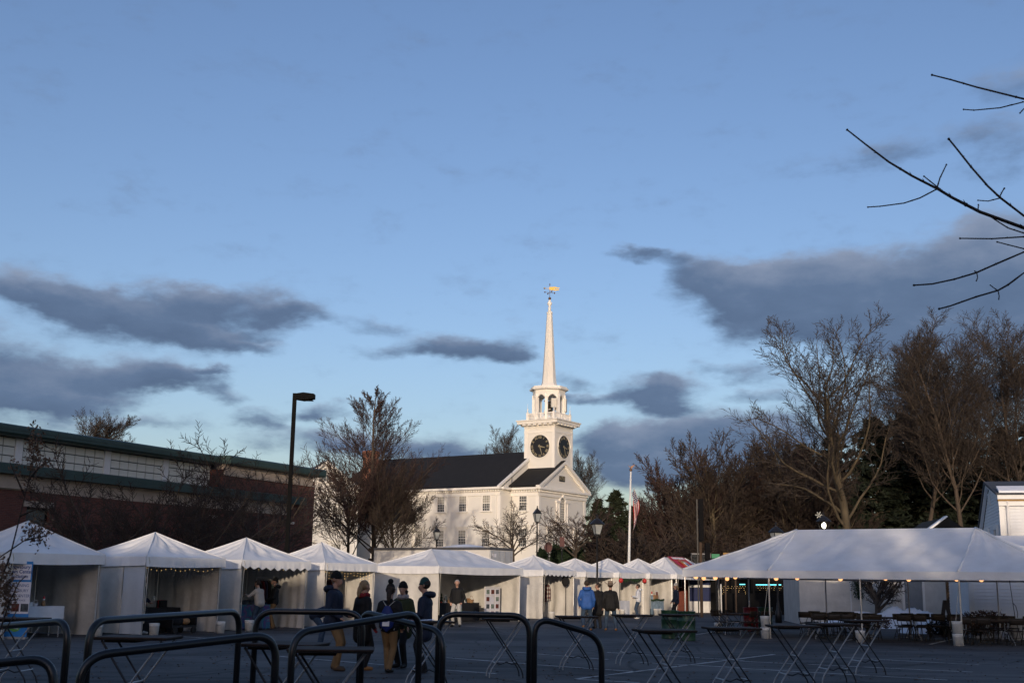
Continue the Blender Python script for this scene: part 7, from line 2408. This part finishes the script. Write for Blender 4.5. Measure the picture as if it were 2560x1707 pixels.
twig([(2442, 681), (2444, 695), (2441, 702)], .004, .0035)
twig([(2444, 681), (2437, 678)], .004, .0035)
twig([(2560, 682), (2520, 712), (2495, 726), (2440, 742), (2375, 765), (2348, 772)], .008, .006, root=(-.02, 0, 3.65))
twig([(2495, 726), (2498, 740), (2497, 748)], .0045, .0035)
twig([(2494, 726), (2485, 720), (2476, 713)], .0045, .0035)
twig([(2560, 272), (2550, 283)], .005, .004)

# dry seed-head shrub at the left edge
ds = thing('seedhead_shrub', 'dry shrub with brown curled leaves at the edge of the lot', 'shrub', xg(-40, 8.5, 0, 1560))
Od = ds.location
def dpx(u, v, Y=8.5): return at(u, v, Y) - Od
stems = [[(-30, 1600), (0, 1455), (25, 1390), (50, 1290), (72, 1200), (92, 1090)], [(-30, 1600), (-5, 1395), (30, 1372), (62, 1350), (100, 1325)], [(-25, 1640), (5, 1560), (25, 1500), (48, 1455), (65, 1438)], [(-30, 1600), (-20, 1480), (10, 1465), (30, 1450)],
         [(72, 1200), (100, 1165), (130, 1150)], [(62, 1240), (40, 1190), (25, 1155)], [(62, 1350), (85, 1345), (112, 1340)], [(50, 1290), (85, 1275), (110, 1245)], [(-30, 1620), (10, 1580), (45, 1520)]]
lv, lf_ = [], []
r_ = random.Random(12)
for i, s_ in enumerate(stems):
    pts = [dpx(*q) for q in s_]
    if i in (0, 1, 2, 3, 8): pts = [Vector((.02 * i - .05, .02 * (i % 3), 0))] + pts
    MB().tube(pts, [.008 - .005 * k / (len(pts) - 1) for k in range(len(pts))], 6).build('stem', 'twig_brown', ds, True)
def leaves(u, v, ru, rv, n):
    for k in range(n):
        c_ = dpx(u + r_.gauss(0, ru * .5), v + r_.gauss(0, rv * .5), 8.5 + r_.gauss(0, .06))
        a = Vector((r_.gauss(0, 1), r_.gauss(0, 1), r_.gauss(0, 1))).normalized() * r_.uniform(.008, .02)
        b = perp(a, r_) * r_.uniform(.005, .011)
        n_ = a.cross(b).normalized() * r_.uniform(.002, .008)
        o = len(lv)
        lv.extend([tuple(c_ - a), tuple(c_ + b + n_), tuple(c_ + a), tuple(c_ - b + n_)])
        lf_.append((o, o + 1, o + 2)); lf_.append((o, o + 2, o + 3))
leaves(86, 1110, 22, 55, 190); leaves(80, 1160, 26, 40, 90); leaves(92, 1330, 34, 34, 230); leaves(12, 1475, 28, 55, 420); leaves(38, 1165, 16, 26, 45); leaves(8, 1420, 16, 30, 60); leaves(120, 1155, 18, 14, 30)
mb = MB(); mb.v, mb.f = lv, lf_
lo = mb.build('dry_leaves', 'dead_leaf', ds)
lo['kind'] = 'stuff'

# ================================================================== SNOW, HEDGE AND ODDMENTS BY THE HOUSE
def mound(name, label, loc, rx, ry, h, mat='snow', seed=0, cat='snow bank', rz=0.0):
    t = thing(name, label, cat, loc, rz)
    r_ = random.Random(seed)
    ph = [r_.uniform(0, 6.3) for _ in range(6)]

    def fn(u, v):
        x, y = (u - .5) * 2, (v - .5) * 2
        d = math.sqrt(x * x + y * y)
        e = max(0.0, 1 - d ** 2.2)
        z = h * e ** .6 * (1 + .22 * math.sin(5 * x + ph[0]) * math.sin(4 * y + ph[1]) + .16 * math.sin(11 * x + ph[2] + 3 * y) + .10 * math.sin(23 * x + 17 * y + ph[3]) + .06 * math.sin(41 * x - 29 * y + ph[4]))
        return (x * rx, y * ry, max(-.02, z) if e > 0 else -.02)
    MB().grid(fn, 44, 26).build('heap', mat, t, True)
    return t


mound('snow_bank', 'high lumpy snow bank before the grey garage door', xg(2268, 52.5, 0, 1530), 2.0, .9, .72, seed=1)
mound('snow_bank', 'low snow bank below the forked small tree', xg(2150, 53.5, 0, 1530), 1.9, .9, .42, seed=2)
mound('snow_bank', 'snow patch under the leaning boards', xg(2330, 47.2, 0, 1540), 1.3, .8, .38, seed=3)
mound('snow_bank', 'snow strip along the foundation of the house wing', xg(2545, 43.0, 0, 1540), 1.7, .55, .34, seed=4, rz=HR)
mound('snow_bank', 'bright snow heap beyond the end of the bar booth', xg(2040, 82, 0, 1500), 2.6, 1.2, 2.05, seed=5)
pln = thing('timber_planter', 'low dark timber planter in front of the white garage', 'planter', xg(2148, 55.0, 0, 1530))
for z in (.02, .2, .38):
    MB().bb(-.75, .75, -.2, .2, z, z + .165).build('plank', 'wood_weathered', pln)
MB().grid(lambda u, v: (-.72 + 1.44 * u, -.18 + .36 * v, .56 + .09 * math.sin(math.pi * u) * math.sin(math.pi * v)), 8, 4).build('snow_cap', 'snow', pln, True)
wr = thing('evergreen_swag', 'dark evergreen swag hanging on the white garage wall', 'wreath', xg(2145, 55.6, 0, 1480) + Vector((0, 0, at(2145, 1470, 55.6).z)))
wv, wf = [], []
r_ = random.Random(3)
for k in range(420):
    zz = r_.uniform(-1, 1)
    c_ = Vector((r_.gauss(0, .20 * (1.15 - .5 * abs(zz - .3))), r_.uniform(-.14, -.03), zz * .42))
    a = Vector((r_.gauss(0, 1), r_.gauss(0, .5), r_.gauss(-.4, 1))).normalized() * .11
    b = perp(a, r_) * .02
    o = len(wv); wv += [tuple(c_ - b), tuple(c_ + b), tuple(c_ + a)]; wf.append((o, o + 1, o + 2))
mb = MB(); mb.v, mb.f = wv, wf
mb.build('sprigs', 'evergreen_shrub', wr)['kind'] = 'stuff'
MB().tube([(0, -.05, .7), (0, -.06, 0), (0, -.05, -.5)], .03, 6).build('core', 'twig_brown', wr)
lbd = thing('leaning_boards', 'dark timber boards leaning together beside the house wing corner', 'boards', xg(2372, 45.6, 0, 1530), R(10))
for i, (x0, x1) in enumerate(((-.38, .02), (.22, .04))):
    MB().prism([(x0 - .07, 0, 0), (x0 + .07, 0, 0), (x1 + .07, .25, 1.28), (x1 - .07, .25, 1.28)], (0, .05, 0)).build('board', 'wood_weathered', lbd)
MB().bb(-.25, .2, .02, .06, .3, .4).build('crossbar', 'wood_weathered', lbd)


def hedge(label, loc, rx, ry, h, mat, n, seed, name='hedge'):
    t = thing(name, label, 'bush', loc)
    r_ = random.Random(seed)
    vv, ff = [], []
    br = []
    for k in range(40):
        a = r_.uniform(0, 6.3); q = r_.uniform(0, .8)
        e = Vector((math.cos(a) * rx * q * 1.1, math.sin(a) * ry * q * 1.1, h * r_.uniform(.6, 1.05)))
        br.append(([Vector((e.x * .3, e.y * .3, 0)), e * .55, e], .012, .005))
    branch_mesh('stems', br, 'twig_brown', t, 4)
    for k in range(n):
        a = r_.uniform(0, 6.3); q = math.sqrt(r_.random())
        c_ = Vector((math.cos(a) * rx * q, math.sin(a) * ry * q, h * (.12 + .88 * r_.random() * (1 - .35 * q * q))))
        u_ = Vector((r_.gauss(0, 1), r_.gauss(0, 1), r_.gauss(0, 1))).normalized() * r_.uniform(.03, .07)
        w_ = perp(u_, r_) * r_.uniform(.015, .035)
        o = len(vv); vv += [tuple(c_ - u_), tuple(c_ + w_), tuple(c_ + u_), tuple(c_ - w_)]; ff.append((o, o + 1, o + 2, o + 3))
    mb = MB(); mb.v, mb.f = vv, ff
    mb.build('leaves', mat, t)['kind'] = 'stuff'


hedge('rust-brown clipped hedge against the house wing', xg(2460, 43.2, 0, 1540), 1.15, .5, .98, 'shrub_brown', 2600, 1)
hedge('dark scrubby bush beside the leaning boards', xg(2365, 44.2, 0, 1540), .75, .45, .62, 'twig_dark', 1200, 2)
hedge('low brown bush below the forked small tree', xg(2175, 50.5, 0, 1540), .9, .4, .55, 'shrub_brown', 900, 3)
